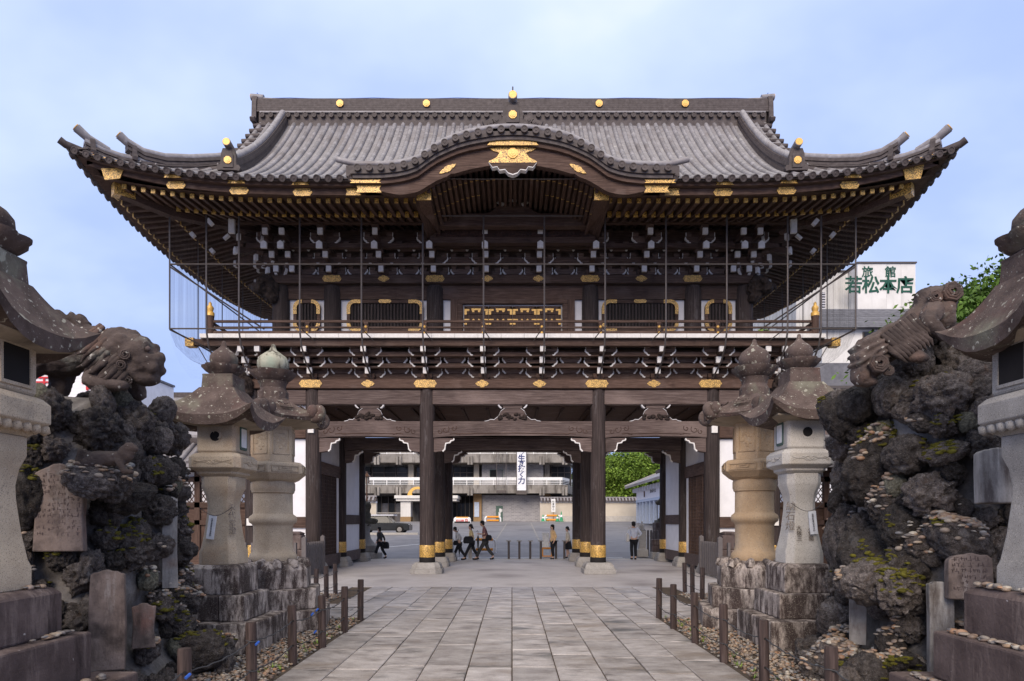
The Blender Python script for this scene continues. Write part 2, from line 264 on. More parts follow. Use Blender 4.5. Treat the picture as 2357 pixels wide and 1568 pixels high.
class MB:
    """collects shapes; build() links them as one mesh object"""
    def __init__(s): s.v = []; s.f = []
    def add(s, vs, fs):
        k = len(s.v); s.v += [tuple(p) for p in vs]; s.f += [tuple(i+k for i in q) for q in fs]; return s
    def box(s, x0, x1, y0, y1, z0, z1):
        return s.add([(x0,y0,z0),(x1,y0,z0),(x1,y1,z0),(x0,y1,z0),(x0,y0,z1),(x1,y0,z1),(x1,y1,z1),(x0,y1,z1)],
                     [(0,3,2,1),(4,5,6,7),(0,1,5,4),(1,2,6,5),(2,3,7,6),(3,0,4,7)])
    def cbox(s, c, sz): return s.box(c[0]-sz[0]/2, c[0]+sz[0]/2, c[1]-sz[1]/2, c[1]+sz[1]/2, c[2]-sz[2]/2, c[2]+sz[2]/2)
    def hexa(s, a, b):      # two quads (4 points each), lofted
        return s.add(list(a)+list(b), [(3,2,1,0),(4,5,6,7)]+[(i,(i+1)%4,4+(i+1)%4,4+i) for i in range(4)])
    def prism(s, poly, a, b, ax='y'):     # polygon in the two other axes, extruded along ax
        m = {'y': lambda p, t: (p[0], t, p[1]), 'x': lambda p, t: (t, p[0], p[1]), 'z': lambda p, t: (p[0], p[1], t)}[ax]
        n = len(poly); vs = [m(p, a) for p in poly]+[m(p, b) for p in poly]
        return s.add(vs, [tuple(range(n))[::-1], tuple(range(n, 2*n))]+[(i,(i+1)%n,n+(i+1)%n,n+i) for i in range(n)])
    def loft(s, rings, cap=True, closed=True):
        n = len(rings[0]); k = len(s.v); s.v += [tuple(p) for r in rings for p in r]
        for j in range(len(rings)-1):
            for i in range(n if closed else n-1):
                s.f.append((k+j*n+i, k+j*n+(i+1)%n, k+(j+1)*n+(i+1)%n, k+(j+1)*n+i))
        if cap: s.f.append(tuple(range(k, k+n))[::-1]); s.f.append(tuple(range(k+(len(rings)-1)*n, k+len(rings)*n)))
        return s
    def lathe(s, prof, n=24, c=(0,0), rot=0, wob=None):
        return s.loft([[(c[0]+r*math.cos(rot+2*PI*i/n)*(wob(i) if wob else 1), c[1]+r*math.sin(rot+2*PI*i/n)*(wob(i) if wob else 1), z) for i in range(n)] for r, z in prof])
    def sq(s, prof, c=(0,0), ch=0.0):      # square plan (half width, z) with chamfered corners
        rs = []
        for h, z in prof:
            k = h*ch
            rs.append([(c[0]+x, c[1]+y, z) for x, y in ((h-k,-h),(h,-h+k),(h,h-k),(h-k,h),(-h+k,h),(-h,h-k),(-h,-h+k),(-h+k,-h))] if ch else [(c[0]+x, c[1]+y, z) for x, y in ((h,-h),(h,h),(-h,h),(-h,-h))])
        return s.loft(rs)
    def tube(s, pts, r, n=8, cap=True):
        pts = [Vector(p) for p in pts]; rs = []
        up = None
        for i, p in enumerate(pts):
            t = (pts[min(i+1, len(pts)-1)]-pts[max(i-1, 0)]).normalized()
            if up is None: up = Vector((0,0,1)) if abs(t.z) < .9 else Vector((1,0,0))
            a = t.cross(up).normalized(); b = a.cross(t).normalized(); up = b
            rr = r[i] if isinstance(r, (list, tuple)) else r
            rs.append([p+(a*math.cos(2*PI*k/n)+b*math.sin(2*PI*k/n))*rr for k in range(n)])
        return s.loft(rs, cap)
    def sweep(s, pts, sec):     # vertical-plane section (side offset, up offset) along a polyline
        pts = [Vector(p) for p in pts]; rs = []
        for i, p in enumerate(pts):
            t = pts[min(i+1, len(pts)-1)]-pts[max(i-1, 0)]; t.z = 0; t.normalize(); a = Vector((t.y, -t.x, 0))
            rs.append([p+a*u+Vector((0,0,w)) for u, w in (sec(i/(len(pts)-1)) if callable(sec) else sec)])
        return s.loft(rs)
    def mesh(s, name, m, smooth=False, off=(0,0,0)):
        me = bpy.data.meshes.new(name)
        if any(off): s.v = [(p[0]-off[0], p[1]-off[1], p[2]-off[2]) for p in s.v]
        me.from_pydata(s.v, [], s.f); me.validate()
        bm = bmesh.new(); bm.from_mesh(me); bmesh.ops.recalc_face_normals(bm, faces=bm.faces); bm.to_mesh(me); bm.free()
        me.materials.append(MATS[m] if isinstance(m, str) else m)
        if smooth: shade(me, smooth)
        return me
    def build(s, name, m, parent=None, smooth=False, rel=True, bevel=0, seg=1, label=None):
        off = wl(parent) if (rel and parent is not None) else (0,0,0)
        o = put(name, s.mesh(name, m, smooth, off), parent)
        if bevel:
            b = o.modifiers.new('bevel', 'BEVEL'); b.width = bevel; b.segments = seg; b.limit_method = 'ANGLE'; b.angle_limit = math.radians(35)
        if label: o['label'] = label
        return o
def shade(me, ang=40):
    me.polygons.foreach_set('use_smooth', [True]*len(me.polygons))
    a = math.radians(40 if ang is True else ang)
    bm = bmesh.new(); bm.from_mesh(me)
    for e_ in bm.edges:
        if len(e_.link_faces) == 2 and e_.calc_face_angle(0) > a: e_.smooth = False
    bm.to_mesh(me); bm.free()
def np_mesh(name, V, Fc, m, smooth=True):
    me = bpy.data.meshes.new(name); V = np.asarray(V, dtype=np.float32); Fc = np.asarray(Fc, dtype=np.int32); k = Fc.shape[1]
    me.vertices.add(len(V)); me.vertices.foreach_set('co', V.ravel())
    me.loops.add(Fc.size); me.loops.foreach_set('vertex_index', Fc.ravel())
    me.polygons.add(len(Fc)); me.polygons.foreach_set('loop_start', np.arange(0, Fc.size, k, dtype=np.int32)); me.polygons.foreach_set('loop_total', np.full(len(Fc), k, dtype=np.int32))
    if smooth: me.polygons.foreach_set('use_smooth', np.ones(len(Fc), dtype=bool))
    me.update(calc_edges=True); me.validate(); me.materials.append(MATS[m]); return me
def ico(sub):
    bm = bmesh.new(); bmesh.ops.create_icosphere(bm, subdivisions=sub, radius=1); bm.verts.ensure_lookup_table()
    v = np.array([q.co[:] for q in bm.verts]); f = np.array([[q.index for q in p.verts] for p in bm.faces]); bm.free(); return v, f
ICO1, ICO2 = ico(1), ico(2)
def scatter(name, pts, rad, m, parent=None, base=ICO1, flat=.55, tilt=.35):
    """one mesh of many small rounded stones at pts"""
    n = len(pts); bv, bf = base; pts = np.asarray(pts); rng = np.random.default_rng(len(name)+n)
    a = rng.uniform(0, 2*PI, n); sx = rad*rng.uniform(.7, 1.35, n); sy = sx*rng.uniform(.55, .95, n); sz = sy*rng.uniform(.35, .75, n)*flat/.55
    V = np.repeat(bv[None], n, 0)*np.stack([sx, sy, sz], 1)[:, None, :]
    tx = rng.normal(0, tilt, n); c, s_ = np.cos(tx)[:, None], np.sin(tx)[:, None]
    y, z = V[..., 1]*c-V[..., 2]*s_, V[..., 1]*s_+V[..., 2]*c
    ca, sa = np.cos(a)[:, None], np.sin(a)[:, None]
    x2, y2 = V[..., 0]*ca-y*sa, V[..., 0]*sa+y*ca
    V = np.stack([x2, y2, z], -1)+pts[:, None, :]
    Fc = (bf[None]+(np.arange(n)*len(bv))[:, None, None]).reshape(-1, 3)
    return put(name, np_mesh(name, V.reshape(-1, 3), Fc, m), parent)
def bake(o):
    dg = bpy.context.evaluated_depsgraph_get(); ev = o.evaluated_get(dg)
    me = bpy.data.meshes.new_from_object(ev); old = o.data; o.modifiers.clear(); o.data = me; return o
def skinned(name, vs, es, m, parent, sub=1, smooth=True):
    """one continuous body: joints (x,y,z,r) joined by edges, grown by a Skin modifier"""
    me = bpy.data.meshes.new(name); me.from_pydata([v[:3] for v in vs], es, []); o = put(name, me, parent)
    o.modifiers.new('skin', 'SKIN').use_smooth_shade = True
    if not me.skin_vertices: me.attributes  # layer is made with the modifier below
    bm = bmesh.new(); bm.from_mesh(me); ly = bm.verts.layers.skin.verify(); bm.verts.ensure_lookup_table()
    for i, v in enumerate(vs): bm.verts[i][ly].radius = (v[3], v[3] if len(v) < 5 else v[4]); bm.verts[i][ly].use_root = (i == 0)
    bm.to_mesh(me); bm.free()
    if sub: q = o.modifiers.new('sub', 'SUBSURF'); q.levels = sub; q.render_levels = sub
    bake(o); o.data.materials.clear(); o.data.materials.append(MATS[m]); o.data.polygons.foreach_set('use_smooth', [True]*len(o.data.polygons)); return o
def blobs(name, parts, m, parent=None, vox=.03, smooth=6, disp=None, off=(0,0,0)):
    """ellipsoids ('e', centre, radii, z-turn, y-turn) and tapered limbs ('c', p, q, r0, r1) fused into one skin"""
    mb = MB()
    for p in parts:
        if p[0] == 'e':
            R = Matrix.Rotation(p[3] if len(p) > 3 else 0, 3, 'Z') @ Matrix.Rotation(p[4] if len(p) > 4 else 0, 3, 'Y')
            mb.add([Vector(p[1])+R@Vector((v[0]*p[2][0], v[1]*p[2][1], v[2]*p[2][2])) for v in ICO2[0]], [tuple(int(i) for i in f) for f in ICO2[1]])
        else:
            a, b = Vector(p[1]), Vector(p[2])
            for k in range(9):
                t = k/8; r = p[3]*(1-t)+p[4]*t; c = a.lerp(b, t)
                mb.add([c+Vector(v)*r for v in ICO1[0]], [tuple(int(i) for i in f) for f in ICO1[1]])
    o = mb.build(name, m, parent, rel=False)
    q = o.modifiers.new('r', 'REMESH'); q.mode = 'VOXEL'; q.voxel_size = vox
    q = o.modifiers.new('s', 'SMOOTH'); q.factor = .5; q.iterations = smooth
    bake(o); me = o.data
    if disp:
        co = [v.co.copy() for v in me.vertices]; no = [v.normal.copy() for v in me.vertices]
        for v, c, n_ in zip(me.vertices, co, no): v.co = c+n_*disp(c)
    me.polygons.foreach_set('use_smooth', [True]*len(me.polygons))
    if not me.materials: me.materials.append(MATS[m])
    return o
def text(name, body, size, m, loc, parent, rot=(PI/2, 0, 0), ext=.004, align='CENTER', label=None, space=1.0, line=1.0, fat=0):
    c = bpy.data.curves.new(name, 'FONT'); c.body = body; c.size = size; c.extrude = ext; c.align_x = align; c.align_y = 'CENTER'; c.space_line = line; c.space_character = space; c.offset = fat
    c.materials.append(MATS[m]); c.resolution_u = 2
    o = put(name, c, parent, loc, rot)
    if label: o['label'] = label
    return o
# ================================================================== THE GATE
GX, D0, DM, XE, RUN, Z0, D1, D2, D3 = .02, 16.95, 23.5, 11.64, 6.55, 10.55, 20.45, 23.55, 26.6
gate = thing('temple_gate', 'great two-storey dark timber temple gate with grey tiled roof and gilt fittings', 'gate', (0, DM, 0))
G = gate
def prof(r):
    t = min(max(r, 0), RUN)/RUN; return 5.5*(.52*t+.48*t*t)
def rise(c): return .80*max(0, 1-max(c, 0)/6.6)**2.7
def att(r): return max(0, 1-r/4.2)
def S(x, y):
    rF = RUN-abs(y-DM); rS = XE-abs(x)
    if rF <= rS or abs(x) <= 9.0: r, c = rF, rS
    else: r, c = rS, rF
    return Z0+prof(r)+rise(c)*att(r)
KT = [(0,89),(26,88.5),(52,86),(78,81.5),(103.5,76.5),(128,69.5),(153,59),(177,47.6),(199,32.6),(220,17),(244,8.5),(269,3.5),(300,.6),(321,0),(480,0)]
DKF = 16.6; KM = DKF/F
def kara(x):      # cusped (karahafu) rise of the porch gable, metres above the level eave
    return float(np.interp(abs(x)/KM, [a for a, b in KT], [b for a, b in KT]))*KM
KX = 4.15
# ---- roof deck
mb = MB()
def deck(xs, rend, side=0, sg=1):
    nr = 14; cols = []
    for a in xs:
        re = rend(a); col = []
        for k in range(nr+1):
            r = re*k/nr
            x, y = (a, DM-sg*(RUN-r)) if not side else (sg*(XE-r), a)
            col.append((x, y, S(x, y)-.01))
        cols.append(col)
    mb.loft(cols, cap=False, closed=False)
for sg in (1, -1):
    deck(np.arange(-9.0, 9.01, .3), lambda x: RUN, 0, sg)
    for q in (1, -1): deck([q*(9.001+i*.264) for i in range(11)], lambda x: max(.01, XE-abs(x)), 0, sg)
    deck([DM-RUN+i*RUN*2/44 for i in range(45)], lambda y: max(.01, min(RUN-abs(y-DM), 3.4)), 1, sg)
mb.build('roof_deck', 'tile', G, smooth=40)
# ---- barrel tiles
def barrel_mb(r0=.080, r1=.0765, l=.30, n=8):
    m = MB(); ra, rb = [], []
    for i in range(n+1):
        a = PI*i/n; ra.append((r0*math.cos(a), 0, r0*math.sin(a))); rb.append((r1*math.cos(a), l, r1*math.sin(a)))
    m.loft([ra, rb], cap=False, closed=False); m.add(ra, [tuple(range(n+1))]); return m
BT = barrel_mb(); bt_me = BT.mesh('barrel_tile', 'tile', 50)
def eave_mb():
    m = MB(); n = 16
    ring = lambda r, y: [(r*math.cos(2*PI*i/n), y, r*math.sin(2*PI*i/n)) for i in range(n)]
    m.loft([ring(.088, .12), ring(.090, -.02), ring(.070, -.02), ring(.066, -.008), ring(.03, -.006), ring(.022, -.016), ring(.004, -.016)]); return m
et_me = eave_mb().mesh('eave_tile', 'tile_dark', 40)
bv = np.array(BT.v); RV, RFc, nrt = [], [], 0
def frame(p, q):
    y = (q-p).normalized(); z = Vector((0,0,1)); x = y.cross(z).normalized(); z = x.cross(y); return Matrix(((x.x,y.x,z.x,p.x),(x.y,y.y,z.y,p.y),(x.z,y.z,z.z,p.z),(0,0,0,1)))
OFF = Matrix.Translation((0, -DM, 0))
def row(pf, rend, nobj, eave=True, r0=0):
    global nrt
    r = r0; k = 0
    while r < rend-.05:
        p, q = pf(r), pf(min(r+.3, rend)); st = .3/(q-p).length*(min(r+.3, rend)-r); q = pf(min(r+st, rend)); M = frame(p, q)
        if k == 0 and eave: put('eave_tile', et_me, G, mtx=OFF@M)
        if k < nobj: put('barrel_tile', bt_me, G, mtx=OFF@M)
        else:
            Mn = np.array(OFF@M); RV.append(bv@Mn[:3,:3].T+Mn[:3,3])
        k += 1; r += st*.985
kz = lambda x: Z0+.05+kara(x)
for i in range(-38, 39):
    x = i*.3
    re = RUN-.25 if abs(x) <= 9.0 else XE-abs(x)
    r0 = 0
    if abs(x) < KX-.05:
        while r0 < 5 and S(x, D0+r0) < kz(x)-.02: r0 += .29
        if kara(x) < .05: r0 = max(r0, .87)
    row(lambda r: Vector((x, D0+r, S(x, D0+r))), re, 3 if r0 == 0 else 0, r0 == 0, r0)
    row(lambda r: Vector((x, 2*DM-D0-r, S(x, D0+r))), re, 0, False)
for i in range(-21, 22):
    y = DM+i*.3
    for s in (1, -1):
        row(lambda r: Vector((s*(XE-r), y, S(s*(XE-r), y))), min(RUN-abs(y-DM), 3.35), 0, True)
nb = len(bv); o = MB(); fl = [f for f in BT.f]
VV = np.concatenate(RV); o.v = [tuple(p) for p in VV]; o.f = [tuple(j+k*nb for j in f) for k in range(len(RV)) for f in fl]
o = o.build('upper_barrel_tiles', 'tile', G, smooth=50, rel=False); o['kind'] = 'stuff'
# ---- eave boards: three stepped fascias round the roof
def eave_path(off_in, dz, y0=None, x0=-XE, x1=XE, n=60):
    pts = []
    for k in range(n+1):
        x = x0+(x1-x0)*k/n; pts.append(Vector((x*(XE-off_in)/XE, D0+off_in, Z0+rise(XE-abs(x))+dz)))
    return pts
def side_path(off_in, dz, s, n=36):
    pts = []
    for k in range(n+1):
        y = -RUN+2*RUN*k/n; pts.append(Vector((s*(XE-off_in), DM+y*(RUN-off_in)/RUN, Z0+rise(RUN-abs(y))*1+dz)))
    return pts
for off, dz, h, th, m_, nm in ((.05, .03, .06, .5, 'tile_dark', 'eave_board'), (.17, -.02, .085, .45, 'wood_x', 'eave_board'), (.34, -.10, .165, .16, 'wood_x', 'eave_board')):
    sec = [(0, 0), (0, -h), (th, -h+.03), (th, 0)]
    for a, b in ((-XE, -KX+.12), (KX-.12, XE)): MB().sweep(eave_path(off, dz, None, a, b), [(u, w) for u, w in [(-0, 0), (0, -h), (-th, -h+.03), (-th, 0)]]).build(nm, m_, G)
    bk = [Vector((p.x, 2*DM-p.y, p.z)) for p in eave_path(off, dz)]
    MB().sweep(bk, sec).build(nm, m_, G)
    for s in (1, -1): MB().sweep(side_path(off, dz, s), [(s*u, w) for u, w in [(0, 0), (0, -h), (-th, -h+.03), (-th, 0)]][::1] if s < 0 else [(0, 0), (0, -h), (-th, -h+.03), (-th, 0)]).build(nm, m_, G) if s > 0 else MB().sweep(side_path(off, dz, s), [(0, 0), (0, -h), (th, -h+.03), (th, 0)]).build(nm, m_, G)
# ---- soffit
def soff(x, y):     # underside height
    rF = RUN-abs(y-DM); rS = XE-abs(x); r = min(rF, rS); c = max(rF, rS)
    rr = rise(c if r < 3.6 else 9)
    base = np.interp(r, [.5, 1.7, 5], [10.325, 10.51, 11.45])
    return base+rr*att(r)*.95
mb = MB()
for sg in (1, -1):
    cols = []
    for k in range(61):
        u = -1+2*k/60
        cols.append([(u*(XE-r), DM-sg*(RUN-r), soff(u*(XE-r), DM-sg*(RUN-r))) for r in (.45, 1.0, 1.5, 1.95, 2.6, 3.3, 4.2)])
    mb.loft(cols, cap=False, closed=False)
    cols = []
    for k in range(41):
        u = -1+2*k/40
        cols.append([(sg*(XE-r), DM+u*(RUN-r), soff(sg*(XE-r), DM+u*(RUN-r))) for r in (.45, 1.0, 1.5, 1.95, 2.6, 3.3, 4.2)])
    mb.loft(cols, cap=False, closed=False)
# leave the bay under the porch gable open
mb.f = [f for f in mb.f if not (all(abs(mb.v[i][0]) < 2.45 for i in f) and all(mb.v[i][1] < 20.0 for i in f))]
mb.build('soffit', 'wood_x', G)
# ---- rafters, two tiers, each with a gilt end
def rafter(r0, r1, w, h, x=None, y=None, s=1):
    """from run r0 to run r1 at x (front) or y (side s)"""
    n = 3; pts = []
    for k in range(n+1):
        r = r0+(r1-r0)*k/n
        px, py = (x, D0+r) if x is not None else (s*(XE-r), y)
        pts.append(Vector((px, py, soff(px, py)-.015)))
    ww = w/2
    m = MB().sweep(pts, [(-ww, 0), (-ww, -h), (ww, -h), (ww, 0)])
    o = m.build('rafter', 'wood_y', G)
    p = pts[0]; d = (pts[0]-pts[1]).normalized()
    c = MB()
    if x is not None: c.box(p.x-ww-.006, p.x+ww+.006, p.y-.012, p.y+.03, p.z-h-.006, p.z+.002)
    else:
        a, b = p.x+s*.012, p.x-s*.03; c.box(min(a, b), max(a, b), p.y-ww-.006, p.y+ww+.006, p.z-h-.006, p.z+.002)
    c.build('rafter_cap', 'filigree_fine', o)
def rsp(lim, st): return [i*st for i in range(int(-lim/st), int(lim/st)+1)]
for x in rsp(10.7, .262):
    if abs(x) < 2.3: continue
    rafter(.62, min(2.05, XE-abs(x)), .10, .108, x=x)
for x in rsp(9.6, .252):
    if abs(x) < 2.65: continue
    rafter(1.72, min(4.2, XE-abs(x)), .108, .150, x=x)
for s in (1, -1):
    for k in range(-20, 20):
        y = DM+(k+.5)*.275
        rafter(.62, min(2.05, RUN-abs(y-DM)), .12, .125, y=y, s=s)
        if RUN-abs(y-DM) > 1.9: rafter(1.72, min(4.2, RUN-abs(y-DM)), .125, .155, y=y, s=s)
# hip rafters with gilt ends
for s in (1, -1):
    for t in (1, -1):
        pts = [Vector((s*(XE-r), DM-t*(RUN-r), soff(s*(XE-r), DM-t*(RUN-r))-.01-(.04 if r < 1.8 else .1))) for r in (.78, 1.2, 1.8, 2.6, 3.4, 4.2)]
        hr = MB().sweep(pts, [(-.13, .1), (-.13, -.24), (.13, -.24), (.13, .1)]).build('hip_rafter', 'wood_y', G)
        if t > 0:
            p = pts[0]; a = Vector((s, -1, 0)).normalized(); b = Vector((a.y, -a.x, 0))
            MB().hexa([p+b*u+Vector((0,0,w))+a*.02 for u, w in ((-.15,-.26),(.15,-.26),(.15,.13),(-.15,.13))], [p+b*u+Vector((0,0,w))-a*.5 for u, w in ((-.14,-.25),(.14,-.25),(.14,.12),(-.14,.12))]).build('rafter_cap', 'filigree', hr)
            MB().hexa([p+b*u+Vector((0,0,w))+a*.16 for u, w in ((-.19,.13),(.19,.13),(.19,.17),(-.19,.17))], [p+b*u+Vector((0,0,w))-a*.4 for u, w in ((-.19,.13),(.19,.13),(.19,.17),(-.19,.17))]).build('cap_board', 'wood_x', hr)
            # curved gilt straps further in
            q = Vector((s*(XE-1.85), DM-(RUN-1.85), soff(s*(XE-1.85), DM-(RUN-1.85))))
            MB().sweep([q+a*.25+Vector((0,0,-.02)), q-Vector((0,0,.1)), q-a*.35-Vector((0,0,.16))], [(-.12, .0), (-.12, -.13), (.12, -.13), (.12, .0)]).build('hip_strap', 'filigree_fine', hr)
# ---- gilt fittings on the eave fascia
def plate(w, h, kind=0):
    if kind == 0: return [(-w/2,0),(-w/2+h*.35,h/2),(-w*.12,h/2),(0,h*.56),(w*.12,h/2),(w/2-h*.35,h/2),(w/2,0),(w/2-h*.35,-h/2),(w*.12,-h/2),(0,-h*.56),(-w*.12,-h/2),(-w/2+h*.35,-h/2)]
    if kind == 1: return [(-w/2,0),(-w*.32,h*.3),(-w*.2,h*.32),(-w*.1,h/2),(w*.1,h/2),(w*.2,h*.32),(w*.32,h*.3),(w/2,0),(w*.32,-h*.3),(w*.2,-h*.32),(w*.1,-h/2),(-w*.1,-h/2),(-w*.2,-h*.32),(-w*.32,-h*.3)]
    return [(-w/2,-h/2),(w/2,-h/2),(w*.42,0),(w/2,h/2),(-w/2,h/2),(-w*.42,0)]
_pm = {}
def plate_me(w, h, kind, m, th=.018):
    k = (w, h, kind, m)
    if k not in _pm: _pm[k] = MB().prism(plate(w, h, kind), -th, 0).mesh('gilt_plate', m)
    return _pm[k]
def gilt(w, h, kind, x, y, z, m='filigree', par=None): return put('gilt_plate', plate_me(w, h, kind, m), par or G, (x, y-DM, z))
for px, py in ((408, 440), (553, 446), (699, 447)):
    for s in (1, -1):
        xx = s*(1182.5-px)*(D0+.33)/F; zz = Z0+rise(XE-abs(xx))-.205
        gilt(.52, .19, 0, xx, D0+.325, zz); gilt(.46, .075, 2, xx, D0+.155, zz+.145)
for s in (1, -1):
    xx = s*3.72; gilt(.66, .20, 2, xx, D0-.115, Z0-.335); gilt(.8, .08, 2, xx+s*.06, D0-.215, Z0-.20); gilt(.4, .18, 2, xx+s*.5, D0+.318, Z0-.20)
    xx = s*10.6; zz = Z0+rise(XE-10.6)-.19; 
    MB().prism([(xx-.3, zz+.17-s*-.06), (xx+.3, zz+.17+s*.06), (xx+.2, zz-.16), (xx-.2, zz-.2)], D0+.30, D0+.32).build('gilt_plate', 'filigree', G)
    MB().prism([(xx+s*.45, zz+.27+.12), (xx-s*.42, zz+.27-.1), (xx-s*.42, zz+.20-.1), (xx+s*.45, zz+.17+.12)], D0+.12, D0+.14).build('gilt_plate', 'filigree', G)
# ---- main ridge
def band(x0, x1, z0, z1, d, m, nm, ends=.0): return MB().box(x0, x1, DM-d, DM+d, z0, z1).build(nm, m, G)
RL = 9.0
zr = Z0+prof(RUN)-.2
ridge = MB()
for k in range(7):
    z = zr+.36+k*.075; up = lambda x: .0
    ridge.box(-RL-.12, RL+.12, DM-.30+k*.012, DM+.30-k*.012, z, z+.062)
    ridge.box(-RL-.1, RL+.1, DM-.28+k*.012, DM+.28-k*.012, z+.062, z+.075)
ridge = ridge.build('ridge', 'tile_dark', G)
MB().box(-RL-.05, RL+.05, DM-.26, DM+.26, zr-.25, zr+.36).build('ridge_core', 'tile_dark', ridge)
MB().tube([(-RL-.35, DM, zr+1.05), (-RL+.1, DM, zr+.96), (-RL+1.2, DM, zr+.91), (0, DM, zr+.90), (RL-1.2, DM, zr+.91), (RL-.1, DM, zr+.96), (RL+.35, DM, zr+1.05)], .075, 10).build('ridge_roll', 'tile', ridge, smooth=50)
for i in range(-29, 30): put('ridge_tile', et_me, G, (i*.307, -.34, zr+.22))
MB().box(-RL, RL, DM-.33, DM-.26, zr+.31, zr+.36).build('ridge_ledge', 'tile', ridge)
cres = MB().prism([(.13*math.cos(PI/8+k*PI/4), .13*math.sin(PI/8+k*PI/4)) for k in range(8)], -.03, 0); cres.lathe([(.001, 0)], 3) if 0 else None
for r_ in (.085, .04): cres.prism([(r_*math.cos(k*PI/6), r_*math.sin(k*PI/6)) for k in range(12)], -.045-.01*(r_ < .05), -.03)
cr_me = cres.mesh('gilt_crest', 'gold')
for px in (792, 990, 1385, 1582): put('gilt_crest', cr_me, G, ((px-1187)*.01555, -.315, zr+.63))
MB().tube([(-9.2, DM-.05, zr+1.18)]+[(-9+i*1.0, DM-.05, zr+.985+.02*math.sin(i*2)) for i in range(19)]+[(9.2, DM-.05, zr+1.18)], .012, 4).build('lightning_wire', 'blue_tie', ridge)
# ridge ends
def ogre(name, w, h, d, x, y, z, rz=0, crest=True, m='tile_dark', disc=True):
    o = put(name, MB().prism([(-w*.42,0),(-w*.58,-.02),(-w*.66,.07),(-w*.56,.15),(-w*.44,.15),(-w*.40,h*.75),(-w*.30,h),(w*.30,h),(w*.40,h*.75),(w*.44,.15),(w*.56,.15),(w*.66,.07),(w*.58,-.02),(w*.42,0)], -d/2, d/2).prism([(-w*.27,h*.1),(-w*.27,h*.68),(-w*.18,h*.85),(w*.18,h*.85),(w*.27,h*.68),(w*.27,h*.1)], -d/2-.03, -d/2).mesh(name, m), G, (x, y-DM, z), (0, 0, rz))
    if crest: put('gilt_crest', cr_me, o, (0, -d/2-.03, h*.42), scale=(.85, .85, .85))
    if disc:
        c = MB().tube([(0, -d/2-.14, h+.11), (0, d/2+.15, h+.07)], .115, 14).mesh('roll_end', 'tile', 50); put('roll_end', c, o)
        put('gilt_disc', MB().tube([(0, -d/2-.155, h+.11), (0, -d/2-.135, h+.11)], .10, 14).mesh('gilt_disc', 'gold'), o)
    return o
for s in (1, -1):
    e_ = ogre('ridge_end_tile', .8, 1.0, .16, s*(RL+.2), DM, zr-.05, s*PI/2, True); e_.children[0].hide_render = False
    m = MB()
    for k in range(7):      # stepped verge tiles below the ridge end
        r = RUN-.3-k*.33; m.tube([(s*(RL-.25), D0+r, S(8.9, D0+r)+.03), (s*(RL+.22), D0+r, S(8.9, D0+r)+.01)], .085, 10)
    for k in range(18):
        r = RUN-.3-k*.21
        if k > 6 and XE-r < 9.2 or 1: m.tube([(s*(RL-.25), 2*DM-D0-r, S(8.9, D0+r)+.03), (s*(RL+.2), 2*DM-D0-r, S(8.9, D0+r)+.01)], .085, 8)
    for k in range(7, 14):
        r = RUN-.3-k*.29; m.tube([(s*(RL-.25), D0+r, S(8.9, D0+r)+.03), (s*(RL+.16), D0+r, S(8.9, D0+r)+.01)], .085, 10)
    m.build('verge_tiles', 'tile_dark', G, smooth=50)
    # gable wall and bargeboards
    gz = Z0+prof(3.3)
    MB().prism([(DM-3.3, gz-.3), (DM+3.3, gz-.3), (DM+1.6, Z0+prof(5)-.3), (DM, zr-.2), (DM-1.6, Z0+prof(5)-.3)], s*8.25, s*8.4, 'x').build('gable_wall', 'wood_x', G)
    for t in (1, -1): MB().sweep([Vector((s*8.92, DM-t*(RUN-r), Z0+prof(r)-.06)) for r in (2.7, 3.3, 4, 5, 6, 6.5)], [(-.05, 0), (-.05, -.36), (.05, -.36), (.05, 0)]).build('bargeboard', 'wood_x', G)
